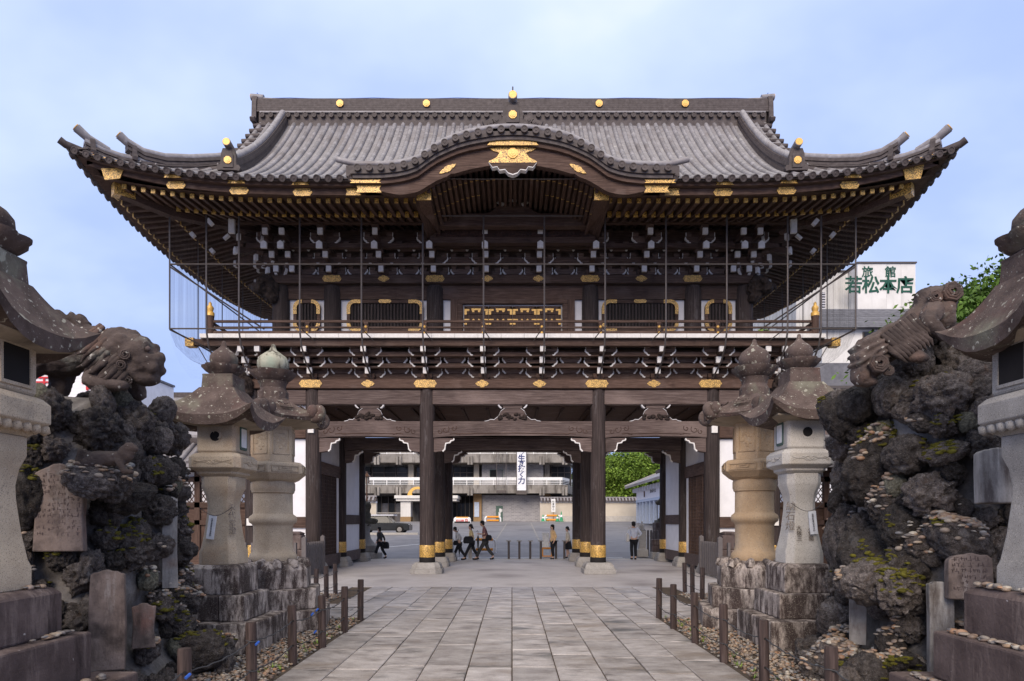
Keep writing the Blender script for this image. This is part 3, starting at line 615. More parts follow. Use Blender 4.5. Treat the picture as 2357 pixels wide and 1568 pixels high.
# descending ridges and hip ridges
def roof_ridge(pts, w, h, name, rolls=True, m='tile_dark'):
    o = MB()
    for k in range(4): o.sweep([p+Vector((0,0,h*k/4)) for p in pts], [(-w/2+.02*(k % 2), 0), (w/2-.02*(k % 2), 0), (w/2-.02*(k % 2)-.01, h/4), (-w/2+.02*(k % 2)+.01, h/4)])
    o = o.build(name, m, G)
    MB().tube([p+Vector((0,0,h+.04)) for p in pts], .105, 10).build('ridge_roll', 'tile', o, smooth=50)
    return o
for s in (1, -1):
    for t in (1, -1):
        pts = [Vector((s*8.18, DM-t*(RUN-r), S(8.18, D0+r)+.02)) for r in np.linspace(1.95, RUN-.3, 14)]
        roof_ridge(pts, .34, .42, 'descending_ridge')
        if t > 0: ogre('descending_ridge_end', .52, .62, .14, s*8.18, D0+1.85, S(8.18, D0+1.85)+.10, s*-.05)
        hp = lambda r, u: Vector((s*(XE-r), DM-t*(RUN-r), S(s*(XE-r), DM-t*(RUN-r))+u))
        lo = [hp(r, -.03+.24*max(0, 1-(r-.1)/1.1)**2) for r in (.12, .3, .6, .9, 1.3, 1.8, 2.3, 2.9, 3.3)]
        roof_ridge(lo[1:], .30, .16, 'hip_ridge')
        up = [hp(r, .10+.55*max(0, 1-(r-.75)/.9)**2) for r in (.78, 1.0, 1.3, 1.7, 2.2, 2.7, 3.2)]
        roof_ridge([p+Vector((0,0,0)) for p in up[1:]], .28, .22, 'hip_ridge')
        if t > 0:
            a = Vector((s, -1, 0)).normalized(); ang = math.atan2(a.y, a.x)+PI/2
            for q, nm in ((hp(.42, .02), 1), (hp(1.12, .12), 0)):
                tp = q+a*.35+Vector((0,0,.60)); MB().tube([tp, q+a*.08+Vector((0,0,.43)), q-a*.4+Vector((0,0,.28))], [.12, .105, .10], 12).build('hip_roll', 'tile', G, smooth=50)
                dr = (tp-(q+a*.08+Vector((0,0,.43)))).normalized(); MB().tube([tp+dr*.012, tp+dr*.03], .10, 12).build('gilt_disc', 'gold', G)
                ogre('hip_ridge_end', .34, .42, .12, q.x, q.y, q.z, ang, False, disc=False)
            q = hp(.0, .06); MB().tube([q+a*.13+Vector((0,0,.09)), q+Vector((0,0,.02)), q-a*.5+Vector((0,0,-.02))], .095, 12).build('hip_roll', 'tile_dark', G, smooth=50)
# ---- porch gable (karahafu)
kp = lambda x, dz, y: Vector((x, y, Z0+.02+kara(x)+dz))
kxs = list(np.linspace(-KX, KX, 81))
kr = MB(); kr.loft([[kp(x, .0, DKF+.03+(.5+3.0*min(1, kara(x)/.7))*u) for u in (0, .25, .5, .75, 1)] for x in kxs if kara(x) > -1], cap=False, closed=False)
kr.build('porch_roof', 'tile', G, smooth=60)
def kstrip(dz0, dz1, y0, y1, nm, m, lim=KX, mod=None, par=None):
    o = MB(); rs = []
    for x in np.linspace(-lim, lim, 81):
        b = dz1(x) if callable(dz1) else dz1
        rs.append([kp(x, dz0, y0), kp(x, b, y0), kp(x, b, y1), kp(x, dz0, y1)])
    return o.loft(rs).build(nm, m, par or G, smooth=30)
pg = kstrip(.02, -.07, DKF+.02, DKF+.6, 'porch_board', 'tile_dark')
kstrip(-.07, -.16, DKF+.07, DKF+.6, 'porch_board', 'tile_dark', KX-.05)
kstrip(-.16, -.27, DKF+.14, DKF+.6, 'porch_board', 'wood_x', KX-.1)
KB = lambda x: float(np.interp(abs(x), [0, 1.5, 2.2, 2.95, 3.6, 4.2], [-.70, -.70, -.64, -.55, -.36, -.30]))+.05*max(0, 1-abs(abs(x)-1.58)/.1)
kstrip(-.27, KB, DKF+.24, DKF+.42, 'porch_bargeboard', 'wood_x', KX-.15)
kstrip(.34, .06, 17.0, 17.14, 'porch_edge_band', 'tile_dark', KX+.2)
MB().tube([kp(x, .40+.10*max(0, (abs(x)-4.1)/.4), 17.05) for x in np.linspace(-KX-.45, KX+.45, 90)], .075, 10).build('porch_edge_roll', 'tile', pg, smooth=50)
# porch eave tiles at equal arc spacing
arc, last, xs_ = 0, None, []
xx = 0.0; xs_ = [0.0]
while xx < KX-.2:
    st = 0
    while st < .295:
        nx = xx+.004; st += math.hypot(.004, kara(nx)-kara(xx)); xx = nx
    xs_.append(xx)
for x in xs_:
    for s in ((1, -1) if x else (1,)):
        put('eave_tile', et_me, G, (s*x, DKF-DM-.04, Z0+.07+kara(x)))
        put('barrel_tile', bt_me, G, (s*x, DKF-DM-.02, Z0+.06+kara(x)), scale=(1, 1.6, 1))
# porch ridge ornament
zk = Z0+.07+kara(0)
ob = ogre('porch_ridge_end', .62, .60, .18, 0, 17.1, zk+.36)
MB().box(-.58, .58, 17.02, 17.3, zk+.10, zk+.19).box(-.55, .55, 17.0, 17.3, zk+.20, zk+.27).box(-.52, .52, 17.02, 17.3, zk+.28, zk+.36).build('ornament_base', 'tile_dark', ob)
for s in (1, -1):
    m = MB()
    for cx, cz, r in ((.42, .15, .13), (.57, .08, .09), (.33, .05, .07)):
        for k in range(3): m.tube([(s*cx, 17.02-.015*k, zk+.36+cz), (s*cx, 17.15, zk+.36+cz)], r*(1-.3*k), 14)
    m.prism([(s*.3, zk+.36), (s*.72, zk+.36), (s*.80, zk+.50), (s*.66, zk+.52), (s*.5, zk+.68), (s*.3, zk+.60)], 17.06, 17.18)
    m.build('scroll_wing', 'tile_dark', ob)
MB().tube([(0, 16.95, zk+1.14), (0, 16.95, zk+1.32)], .02, 6).build('finial_rod', 'steel', ob)
# gilt on the bargeboard
zc = lambda x, dz: Z0+.02+kara(x)+dz
yb = DKF+.24-DM
w_ = MB().prism([(-.66, .30), (.66, .30), (.60, .24), (.66, .18), (-.66, .18), (-.60, .24)], -.02, 0).mesh('gilt_plate', 'filigree_fine'); put('gilt_plate', w_, G, (0, DKF+.13-DM, zc(0, -.46)))
w_ = MB().prism([(-.66, .155), (.66, .155), (.50, .05), (.34, .0), (.42, -.12), (.62, -.22), (.62, -.26), (.16, -.26), (0, -.32), (-.16, -.26), (-.62, -.26), (-.62, -.22), (-.42, -.12), (-.34, 0), (-.50, .05)], -.03, 0).mesh('gilt_plate', 'filigree'); put('gilt_plate', w_, G, (0, yb, zc(0, -.42)))
put('gilt_crest', cr_me, G, (0, yb-.03, zc(0, -.44)), scale=(1.05, 1, 1.05))
for s in (1, -1):
    o = gilt(.50, .15, 1, s*1.68, DKF+.235, zc(1.68, -.50), 'filigree_fine'); o.rotation_euler = (0, s*.52, 0)
pn = MB().prism([(-.62, 0), (.62, 0), (.52, -.12), (.40, -.10), (.34, -.19), (.2, -.17), (.12, -.26), (0, -.30), (-.12, -.26), (-.2, -.17), (-.34, -.19), (-.40, -.10), (-.52, -.12)], DKF+.2, DKF+.36)
pn.v = [(p[0], p[1], p[2]+zc(0, -.68)) for p in pn.v]; pn = pn.build('gable_pendant', 'wood_x', G)
m = MB()
pl = [(.62, 0), (.52, -.12), (.40, -.10), (.34, -.19), (.2, -.17), (.12, -.26), (0, -.30), (-.12, -.26), (-.2, -.17), (-.34, -.19), (-.40, -.10), (-.52, -.12), (-.62, 0)]
m.loft([[(x, DKF+.19, z+zc(0, -.68)), (x, DKF+.19, z*1.05-.010+zc(0, -.68)), (x, DKF+.35, z*1.05-.010+zc(0, -.68))] for x, z in pl], cap=False, closed=False)
m.build('painted_edge', 'white_paint', pn)
# vault under the porch: ribs running back, tympanum, tie beam, heavy side beams
mb = MB(); mb.loft([[kp(x, -.52, DKF+.45), kp(x, -.52, 19.9)] for x in np.linspace(-2.6, 2.6, 53)], cap=False, closed=False); vault = mb.build('porch_vault', 'wood_y', G)
xx = .06
while xx < 2.25:
    for s in (1, -1):
        z = zc(xx, -.54)
        rb = MB().box(s*xx-.04, s*xx+.04, DKF+.5, 19.8, z-.13, z).build('vault_rib', 'wood_y', vault)
        if int(xx*100) % 2 == 0 or 1:
            g = MB()
            for y in ((17.5, 18.3) if xx > .9 else (17.6,)): g.box(s*xx-.043, s*xx+.043, y, y+.03, z-.135, z-.1)
            g.build('rib_band', 'filigree_fine', rb)
    st = 0
    while st < .15: nx = xx+.004; st += math.hypot(.004, kara(nx)-kara(xx)); xx = nx
poly = [(x, zc(x, -.54)) for x in np.linspace(-2.3, 2.3, 31)]+[(2.3, 10.2), (-2.3, 10.2)]
ty = MB().prism(poly, 19.6, 19.7).build('tympanum', 'carving_red', G)
rng = random.Random(3)
m = MB()
for k in range(120):
    x = rng.uniform(-2.0, 2.0); z = rng.uniform(10.75, 10.75+.55*(1-abs(x)/2.6))
    r = rng.uniform(.05, .11); m.add([(x+v[0]*r*1.3, 19.58+v[1]*r*.7, z+v[2]*r) for v in ICO1[0]], [tuple(int(i) for i in f) for f in ICO1[1]])
m.build('floral_carving', 'carving_red', ty, smooth=80)
MB().box(-2.5, 2.5, 19.15, 19.42, 10.30, 10.68).build('porch_tie_beam', 'wood_x', G, bevel=.02)
MB().box(-.11, .11, 19.2, 19.35, 10.95, zc(0, -.56)).build('king_post', 'wood_z', G)
fl_ = MB().prism([(-.8, 10.69), (.8, 10.69), (.62, 10.76), (.42, 10.92), (.2, 10.98), (-.2, 10.98), (-.42, 10.92), (-.62, 10.76)], 19.2, 19.36).build('frog_leg_strut', 'wood_x', G)
MB().box(-.11, .11, 19.02, 19.1, 10.98, 11.16).build('beam_end', 'white_paint', fl_)
for s in (1, -1):
    MB().prism([(s*.22, 10.97), (s*.45, 11.05), (s*.62, 11.18), (s*.60, 11.1), (s*.45, 10.98), (s*.3, 10.9)], 19.15, 19.2).build('painted_edge', 'white_paint', fl_)
    hb = MB().hexa([(s*2.34-.16, 17.2, 10.12), (s*2.34+.16, 17.2, 10.12), (s*2.34+.16, 17.2, 10.46), (s*2.34-.16, 17.2, 10.46)], [(s*2.44-.16, 20.6, 10.45), (s*2.44+.16, 20.6, 10.45), (s*2.44+.16, 20.6, 10.85), (s*2.44-.16, 20.6, 10.85)]).build('porch_side_beam', 'wood_y', G)
    MB().box(s*2.34-.19, s*2.34+.19, 17.16, 17.19, 10.09, 10.47).build('beam_cap', 'filigree', hb)
# ================================================================== upper storey
DU = 21.0
UC = (2.50, 5.80, 7.46)
def cyl(r, z0, z1, top=.06): return MB().lathe([(r*.97, z0), (r, z0+.3), (r, z1-.25), (r*.97, z1-.1), (r*.82, z1)], 20)
uc_me = cyl(.27, 7.1, 9.18).mesh('column', 'worn_z', 50)
for x in UC:
    for s in (1, -1):
        for y in (DU, 23.5, 26.0):
            if x < 7 and y == 23.5: continue
            put('upper_column', uc_me, G, (s*x, y-DM, 0))
nag = MB().box(-7.75, 7.75, DU-.30, DU-.06, 9.19, 9.47).build('upper_tie_beam', 'wood_x', G, bevel=.015)
for s in (1, -1): MB().box(s*7.62-.12, s*7.62+.12, DU-.05, 26.2, 9.19, 9.47).build('upper_tie_beam', 'wood_y', G)
MB().box(-7.72, 7.72, 25.9, 26.2, 9.19, 9.47).build('upper_tie_beam', 'wood_x', G)
for px, w, k in ((767, .62, 0), (886, .38, 1), (1004, .62, 0), (1125, .36, 1), (1242, .36, 1), (1361, .62, 0), (1479, .38, 1), (1597, .62, 0)):
    gilt(w, .20, k, X(px, DU-.3)-.06, DU-.301, 9.33, 'filigree_fine')
# lintel band and walls
bays = [(-7.46, -5.80), (-5.80, -2.50), (-2.50, 2.50), (2.50, 5.80), (5.80, 7.46)]
for a, b in bays:
    MB().box(a+.2, b-.2, DU-.06, DU+.10, 8.76, 9.19).build('lintel', 'wood_x', G)
    MB().box(a+.15, b-.15, DU+.06, DU+.16, 7.05, 8.76).build('plaster_panel', 'plaster', G)
for s in (1, -1):
    MB().box(s*7.40-.05, s*7.40+.05, 21.2, 25.9, 7.05, 9.19).build('plaster_panel', 'plaster', G)
MB().box(-7.4, 7.4, 25.95, 26.05, 7.05, 9.19).build('rear_wall', 'wood_x', G)
MB().box(-7.46, 7.46, DU+.05, DU+.2, 9.47, 11.6).build('bracket_wall', 'wood_x', G)
MB().box(-7.46, 7.46, 25.85, 26.0, 9.47, 11.6).build('bracket_wall', 'wood_x', G)
for s in (1, -1): MB().box(s*7.40-.07, s*7.40+.07, 21.2, 25.85, 9.47, 11.6).build('bracket_wall', 'wood_x', G)
MB().box(-7.3, 7.3, 21.2, 25.8, 6.98, 7.05).build('upper_floor', 'wood_x', G)
# round-cornered lattice windows
def rrect(w, h, r, n=5):
    p = []
    for cx, cz, a0 in ((w/2-r, h/2-r, 0), (-w/2+r, h/2-r, 90), (-w/2+r, -h/2+r, 180), (w/2-r, -h/2+r, 270)):
        for k in range(n+1): a = math.radians(a0+90*k/n); p.append((cx+r*math.cos(a), cz+r*math.sin(a)))
    return p
def window(cx, w, z0=7.72, z1=8.74):
    h = z1-z0; cz = (z0+z1)/2; r = .26
    o_, i_ = rrect(w, h, r), rrect(w-.2, h-.2, r-.06); n = len(o_)
    m = MB(); y0, y1 = DU-.06, DU+.05
    vs = [(cx+p[0], y, cz+p[1]) for y in (y0, y1) for q in (o_, i_) for p in q]
    fs = []
    for k in range(n):
        j = (k+1) % n; fs += [(k, j, n+j, n+k), (2*n+k, 2*n+j, 3*n+j, 3*n+k), (k, j, 2*n+j, 2*n+k), (n+k, n+j, 3*n+j, 3*n+k)]
    fr = m.add(vs, fs).build('arched_window', 'wood_x', G)
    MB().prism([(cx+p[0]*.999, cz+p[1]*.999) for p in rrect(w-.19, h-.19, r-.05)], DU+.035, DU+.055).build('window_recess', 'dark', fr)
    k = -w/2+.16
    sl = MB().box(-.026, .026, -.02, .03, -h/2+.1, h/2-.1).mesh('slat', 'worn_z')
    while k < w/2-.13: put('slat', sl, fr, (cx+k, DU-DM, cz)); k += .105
    for sx in (1, -1):
        for sz in (1, -1):
            p = []; L1 = .34
            po = rrect(w+.01, h+.01, r); 
            q = [(x, z) for x, z in po if x*sx > 0 and z*sz > 0]
            q = sorted(q, key=lambda t: math.atan2(t[1]*sz-(h/2-r), t[0]*sx-(w/2-r)))
            oo = [(sx*w/2, sz*(h/2-r-(.2 if sz > 0 else .02)))]+q+[(sx*(w/2-r-(.22 if w > 1 else .02)), sz*h/2)]
            qi = [(sx*(w/2-.115), oo[0][1])]+[(sx*(w/2-r+(r-.11)*math.cos(a)), sz*(h/2-r+(r-.11)*math.sin(a))) for a in np.linspace(0, PI/2, 6)]+[(oo[-1][0], sz*(h/2-.115))]
            MB().prism([(cx+x, cz+z) for x, z in oo+qi[::-1]], DU-.078, DU-.062).build('corner_fitting', 'filigree_fine', fr)
    if w > 1: put('gilt_plate', plate_me(.42, .11, 0, 'filigree_fine'), fr, (cx, DU-.065-DM, z1-.05))
for s in (1, -1): window(s*4.1, 2.46); window(s*6.62, .86)
# central doors
MB().box(-1.78, 1.78, DU-.10, DU+.04, 8.60, 8.76).box(-1.78, -1.60, DU-.10, DU+.04, 7.1, 8.60).box(1.60, 1.78, DU-.10, DU+.04, 7.1, 8.60).build('door_frame', 'wood_x', G, bevel=.02)
MB().box(-2.0, -1.78, DU-.06, DU+.05, 7.1, 8.76).box(1.78, 2.0, DU-.06, DU+.05, 7.1, 8.76).build('door_jamb', 'wood_z', G)
for k in range(4):
    cx = -1.17+.78*k
    dl = MB().box(cx-.385, cx+.385, DU-.02, DU+.05, 7.1, 8.55).box(cx-.385, cx+.385, DU-.05, DU-.02, 8.28, 8.5).box(cx-.385, cx+.385, DU-.05, DU-.02, 8.05, 8.12).box(cx-.385, cx-.3, DU-.05, DU-.02, 7.1, 8.5).box(cx+.3, cx+.385, DU-.05, DU-.02, 7.1, 8.5).build('door_leaf', 'wood_z', G)
    g = MB()
    for s in (1, -1):
        for z in (8.38, 8.06):
            g.box(cx+s*.34-.04, cx+s*.34+.04, DU-.065, DU-.051, z-.12, z+.06).box(cx+s*.30-.08, cx+s*.30+.08, DU-.066, DU-.052, z, z+.06)
        g.box(cx+s*.34-.035, cx+s*.34+.035, DU-.065, DU-.051, 7.62, 7.7).box(cx+s*.1-.03, cx+s*.1+.03, DU-.065, DU-.051, 7.62, 7.7)
        g.prism([(cx+s*.09-.045, 8.085), (cx+s*.09, 8.04), (cx+s*.09+.045, 8.085), (cx+s*.09, 8.13)], DU-.066, DU-.051)
    g.box(cx-.15, cx+.15, DU-.065, DU-.051, 8.40, 8.46).box(cx-.13, cx-.06, DU-.065, DU-.051, 8.34, 8.40).box(cx+.06, cx+.13, DU-.065, DU-.051, 8.34, 8.40)
    g.build('door_fittings', 'gold', dl)
# ================================================================== bracket sets
def arm_poly(a, h): return [(-a, 0), (-a, -h*.28), (-a*.93, -h*.55), (-a*.84, -h*.66), (-a*.78, -h*.9), (-a*.66, -h), (a*.66, -h), (a*.78, -h*.9), (a*.84, -h*.66), (a*.93, -h*.55), (a, -h*.28), (a, 0)]
def block(m, x, y, z, w=.19, h=.12, d=.16): # bearing block, chamfered below
    m.hexa([(x-w*.34, y-d*.34, z), (x+w*.34, y-d*.34, z), (x+w*.34, y+d*.34, z), (x-w*.34, y+d*.34, z)], [(x-w/2, y-d/2, z+h*.45), (x+w/2, y-d/2, z+h*.45), (x+w/2, y+d/2, z+h*.45), (x-w/2, y+d/2, z+h*.45)])
    m.box(x-w/2, x+w/2, y-d/2, y+d/2, z+h*.45, z+h)
def edging(m, a, h, y0, y1, dx, dz):
    for s in (1, -1):
        p = [(a, -.0), (a, -h*.28), (a*.93, -h*.55), (a*.84, -h*.66), (a*.78, -h*.9), (a*.66, -h)]
        q = [(x+.032, z-.030) for x, z in p]
        m.loft([[(s*x+dx, y, z+dz) for y in (y0, y1)]+[(s*u+dx, y, w+dz) for y in (y1, y0)] for (x, z), (u, w) in zip(p, q)])
def bracket_meshes(stages, a0, h, base_z, tail=None):
    out_ = []
    m = MB(); block(m, 0, -.02, base_z, .34, .20, .34)
    zt = stages[-1][1]
    m.box(-.06, .06, -stages[-1][0], .1, base_z+.2, zt-.08) if False else None
    for o_, z in stages: m.box(-.065, .065, -o_, .1, z-.1, z+.07)
    if tail:
        o_, z = tail; m.hexa([(-.075, -o_, z-.16), (.075, -o_, z-.16), (.075, -o_, z+.02), (-.075, -o_, z+.02)], [(-.075, .2, z+.45), (.075, .2, z+.45), (.075, .2, z+.65), (-.075, .2, z+.65)])
    base = m.mesh('bracket_set', 'wood_y')
    subs = []; ed = MB()
    prev = 0.0
    for k, (o_, z) in enumerate(stages):
        m = MB(); a = a0
        y = -prev; m.prism([(x, z+.07+w) for x, w in arm_poly(a, h)], y-.07, y+.07)
        for bx in (-a+.09, a-.09): block(m, bx, y, z+.07)
        block(m, 0, -o_+.05, z+.09, .22, .13, .2)
        subs.append(('bracket_arm', m.mesh('bracket_arm', 'bracket_wood')))
        edging(ed, a, h, y-.076, y+.0, 0, z+.07)
        for s in (1, -1): ed.loft([[(s*(a-.005), y-.084, z+.07), (s*(a+.012), y-.084, z+.075)], [(s*(a-.005), y-.084, z+.19), (s*(a+.012), y-.084, z+.185)]], cap=False, closed=False)
        m = MB()
        w2, h2 = .076, .092
        if tail and k == len(stages)-2: pass
        m.box(-w2, w2, -o_-.09, -o_-.005, z-h2, z+h2)
        subs.append(('beam_end', m.mesh('beam_end', 'white_paint')))
        prev = o_
    if tail:
        o_, z = tail
        m = MB().prism([(-.09, z-.17), (.09, z-.17), (.09, z+.0), (0, z+.06), (-.09, z+.0)], -o_-.08, -o_-.003); subs.append(('beam_end', m.mesh('tail_end', 'white_paint')))
    subs.append(('painted_edge', ed.mesh('painted_edge', 'white_paint')))
    return base, subs
def place_bracket(B, x, y, rz=0, flip=False):
    o = put('bracket_set', B[0], G, (x, y-DM, 0), (0, 0, rz))
    for nm, me in B[1]: put(nm, me, o)
    return o
LB = bracket_meshes([(.34, 6.26), (.62, 6.52), (.92, 6.79)], .46, .19, 6.02)
UB = bracket_meshes([(.40, 9.58), (.78, 9.88), (1.32, 10.36)], .44, .19, 9.47, tail=(1.42, 9.98))
def small_mb(z0, n, dz):
    m, ed = MB(), MB()
    for k in range(n):
        z = z0+dz*k; y = -.02-.28*k
        m.prism([(x, z+w) for x, w in arm_poly(.30, .16)], y-.06, y+.06); edging(ed, .30, .16, y-.066, y, 0, z)
        for bx in (-.22, .22): block(m, bx, y, z, .17, .11)
    return m.mesh('intermediate_bracket', 'bracket_wood'), ed.mesh('painted_edge', 'white_paint')
LS, US = small_mb(6.42, 2, .26), small_mb(9.72, 3, .27)
def small(Sm, x, y, rz=0):
    o = put('intermediate_bracket', Sm[0], G, (x, y-DM, 0), (0, 0, rz)); put('painted_edge', Sm[1], o)
lx = [(-1.5+k)*0 for k in range(0)]
LX = [-6.25, -4.465, -2.68, -.895, .895, 2.68, 4.465, 6.25]; UX = [-5.80, -4.15, -2.50, -.83, .83, 2.50, 4.15, 5.80]
for Xs, B, Sm, Y, xe in ((LX, LB, LS, D1, 8.14), (UX, UB, US, DU, 7.46)):
    for x in Xs: place_bracket(B, x, Y)
    al = [-xe]+Xs+[xe]
    for a, b in zip(al[:-1], al[1:]): small(Sm, (a+b)/2, Y)
    for s in (1, -1):
        place_bracket(B, s*xe, Y); place_bracket(B, s*xe, Y, s*PI/2); place_bracket(B, s*xe, Y, s*PI/4)
        for t in (1, 2):
            place_bracket(B, s*xe, Y+t*(DM-Y)*.66, s*PI/2); 
        for t in range(3): small(Sm, s*xe, Y+(t+.5)*(DM-Y)*.66, s*PI/2)
        place_bracket(B, s*xe, 2*DM-Y, s*PI/2)
        # extra close-set corner noses
        for dxx in (.5,):
            o = put('bracket_set', B[0], G, (s*(xe-dxx), Y-DM, 0))
            for nm, me in B[1]:
                if nm == 'beam_end': put(nm, me, o)
# continuous purlins resting on the brackets
for z0, y, h in ((6.40, D1-.34, .13), (6.68, D1-.62, .13), (6.98, D1-.92, .14)):
    e_ = 8.14+(D1-y); MB().box(-e_, e_, y-.07, y+.07, z0-.05, z0-.05+h).build('purlin', 'wood_x', G)
for z0, y, h in ((9.78, DU-.40, .14), (10.1, DU-.78, .14), (10.62, DU-1.32, .22)):
    e_ = 7.46+(DU-y)
    for s in (1, -1): MB().box(min(s*2.6, s*e_), max(s*2.6, s*e_), y-.08, y+.08, z0-.02, z0-.02+h).build('purlin', 'wood_x', G)
    if z0 < 10.5: MB().box(-2.6, 2.6, y-.075, y+.075, z0-.02, z0-.02+h).build('purlin', 'wood_x', G)
    for s in (1, -1): MB().box(s*e_-.08, s*e_+.08, y+.08, 2*DM-y, z0-.022, z0-.022+h).build('purlin', 'wood_y', G)
MB().box(-2.5, 2.5, DU-1.35, DU-1.1, 10.02, 10.30).build('porch_lower_beam', 'wood_x', G)
MB().box(-8.14, 8.14, D1-.04, D1+.1, 6.0, 7.0).build('bracket_wall', 'wood_x', G)
MB().box(-8.14, 8.14, D3-.1, D3+.04, 6.0, 7.0).build('bracket_wall', 'wood_x', G)
for s in (1, -1): MB().box(s*8.1-.06, s*8.1+.06, D1+.1, D3-.1, 6.0, 7.0).build('bracket_wall', 'wood_y', G)
# small white ends hanging under the corner eaves
for s in (1, -1):
    for px, py, d, w, h in ((1825, 521, 19.4, .17, .42), (1875, 512, 19.0, .12, .2), (1915, 541, 19.6, .12, .15), (1870, 578, 20.3, .12, .14), (1837, 546, 19.8, .2, .08)):
        q = P(px, py, d); bx_ = MB().box(-w/2, w/2, -.05, .05, -h/2, h/2).mesh('beam_end', 'white_paint'); put('beam_end', bx_, G, (s*q.x, d-DM, q.z), (0, 0 if px == 1825 else s*.7, 0))
# carved beasts at the corners
def beast(x, y, z, s):
    parts = [('e', (0, 0, 0), (.34, .36, .34)), ('e', (s*.22, -.25, -.05), (.22, .26, .2)), ('e', (s*.05, -.05, .25), (.25, .25, .2)), ('e', (s*.42, -.1, .05), (.22, .16, .12)), ('e', (s*.1, -.42, .12), (.12, .2, .1)), ('c', (0, 0, .1), (s*.6, .1, .1), .12, .06), ('e', (-s*.1, -.1, -.3), (.2, .2, .16))]
    o = blobs('carved_beast', parts, 'carving', G, .045, 2, lambda c: .07*noise.noise(c*9)+.035*noise.noise(c*22)); o.location = (x, y-DM, z)
for s in (1, -1): beast(s*7.75, 20.75, 9.0, s); beast(s*8.35, 20.2, 5.85, s)
# ================================================================== balcony
bal = MB().box(-9.2, 9.2, 19.36, 27.6, 7.06, 7.12).build('balcony_floor', 'wood_x', G)
for k in range(27):
    x0 = -9.27+k*18.54/27; MB().box(x0+.004, x0+18.54/27-.004, 19.28, 19.40, 7.06, 7.18).build('edge_board', 'white_paint', bal)
for s in (1, -1): MB().box(s*9.24-.05, s*9.24+.05, 19.40, 27.6, 7.06, 7.18).build('edge_board', 'white_paint', bal)
MB().box(-9.2, 9.2, 19.42, 19.62, 6.86, 7.05).build('balcony_beam', 'wood_x', G)
for s in (1, -1):
    bb = MB().box(s*9.1-.1, s*9.1+.1, 19.62, 27.4, 6.86, 7.05).build('balcony_beam', 'wood_y', G)
    be = MB().box(s*9.2 if s > 0 else s*9.55, s*9.55 if s > 0 else s*9.2, 19.42, 19.62, 6.88, 7.06).build('balcony_beam', 'wood_x', G); MB().box(min(s*9.5, s*9.75), max(s*9.5, s*9.75), 19.38, 19.66, 6.84, 7.09).build('beam_cap', 'filigree', be)
rail = MB()
for z, r in ((7.60, .034), (7.42, .026), (7.30, .016), (7.25, .04)):
    y = 19.5; h = r
    MB().box(-9.05, 9.05, y-h, y+h, z-h, z+h).build('rail', 'wood_x', bal)
    for s in (1, -1): MB().box(s*9.05-h, s*9.05+h, y+h, 27.4, z-h, z+h).build('rail', 'wood_y', bal)
rp = MB().box(-.06, .06, -.06, .06, 7.12, 7.46).box(-.045, .045, -.045, .045, 7.46, 7.52).box(-.065, .065, -.06, .06, 7.52, 7.57).mesh('railing_post', 'wood_z')
bl = MB().lathe([(.001, -.045), (.03, -.03), (.045, 0), (.03, .03), (.001, .045)], 10).mesh('gilt_ball', 'gold', 60)
for k in range(-4, 5):
    x = k*1.75+(-.0)
    for yy in (19.5,):
        o = put('railing_post', rp, G, (x+.87, yy-DM, 0)) if k < 4 else None
        if o:
            put('gilt_ball', bl, o, (0, -.07, 7.42)); put('gilt_ball', bl, o, (0, -.08, 7.24))
for s in (1, -1):
    for y in (21.2, 22.9, 24.6, 26.2): put('railing_post', rp, G, (s*9.05, y-DM, 0))
    cp = MB().lathe([(.11, 7.12), (.11, 7.72), (.115, 7.73), (.115, 7.76)], 14).build('corner_post', 'wood_z', G, rel=False); cp.location = (s*9.05, 19.5-DM, 0)
    put('finial', MB().lathe([(.12, 7.76), (.12, 7.86), (.075, 7.90), (.10, 7.98), (.10, 8.02), (.04, 8.10), (.05, 8.14), (.001, 8.2)], 14).mesh('finial', 'gold', 50), cp)
# ================================================================== lower storey
lc_me = cyl(.238, .32, 5.74).mesh('column', 'worn_z', 50)
def pad_me(w, h, ch): return MB().sq([(w*.5, 0), (w*.5, h*.42), (w*.46, h*.45), (w*.455, h*.6), (w*.42, h*.85), (w*.36, h)], ch=ch).mesh('column_base', 'granite_grey')
pads = {'o': pad_me(.98, .34, .35), 's': pad_me(.98, .34, .0), 'b': pad_me(.8, .34, .15)}
gb = MB().lathe([(.242, .50), (.247, .52), (.246, .86), (.239, .88)], 20).mesh('gilt_band', 'filigree_fine', 50); bb_ = MB().lathe([(.246, .33), (.250, .35), (.250, .48), (.244, .50)], 20).mesh('iron_band', 'dark', 50)
pt = MB()
for row_, d in enumerate((D1, D2, D3)):
    for x in (2.68, 6.25, 8.14):
        if x > 8 and row_ == 1: pass
        for s in (1, -1):
            c = put('column', lc_me, G, (s*x, d-DM, 0))
            put('column_base', pads['o' if (x < 3 and s < 0 and row_ == 0) else 's' if (x < 3 and row_ == 0) else 'b'], c)
            put('gilt_band', gb, c); put('iron_band', bb_, c)
AX = [-8.14, -6.25, -2.68, 2.68, 6.25, 8.14]
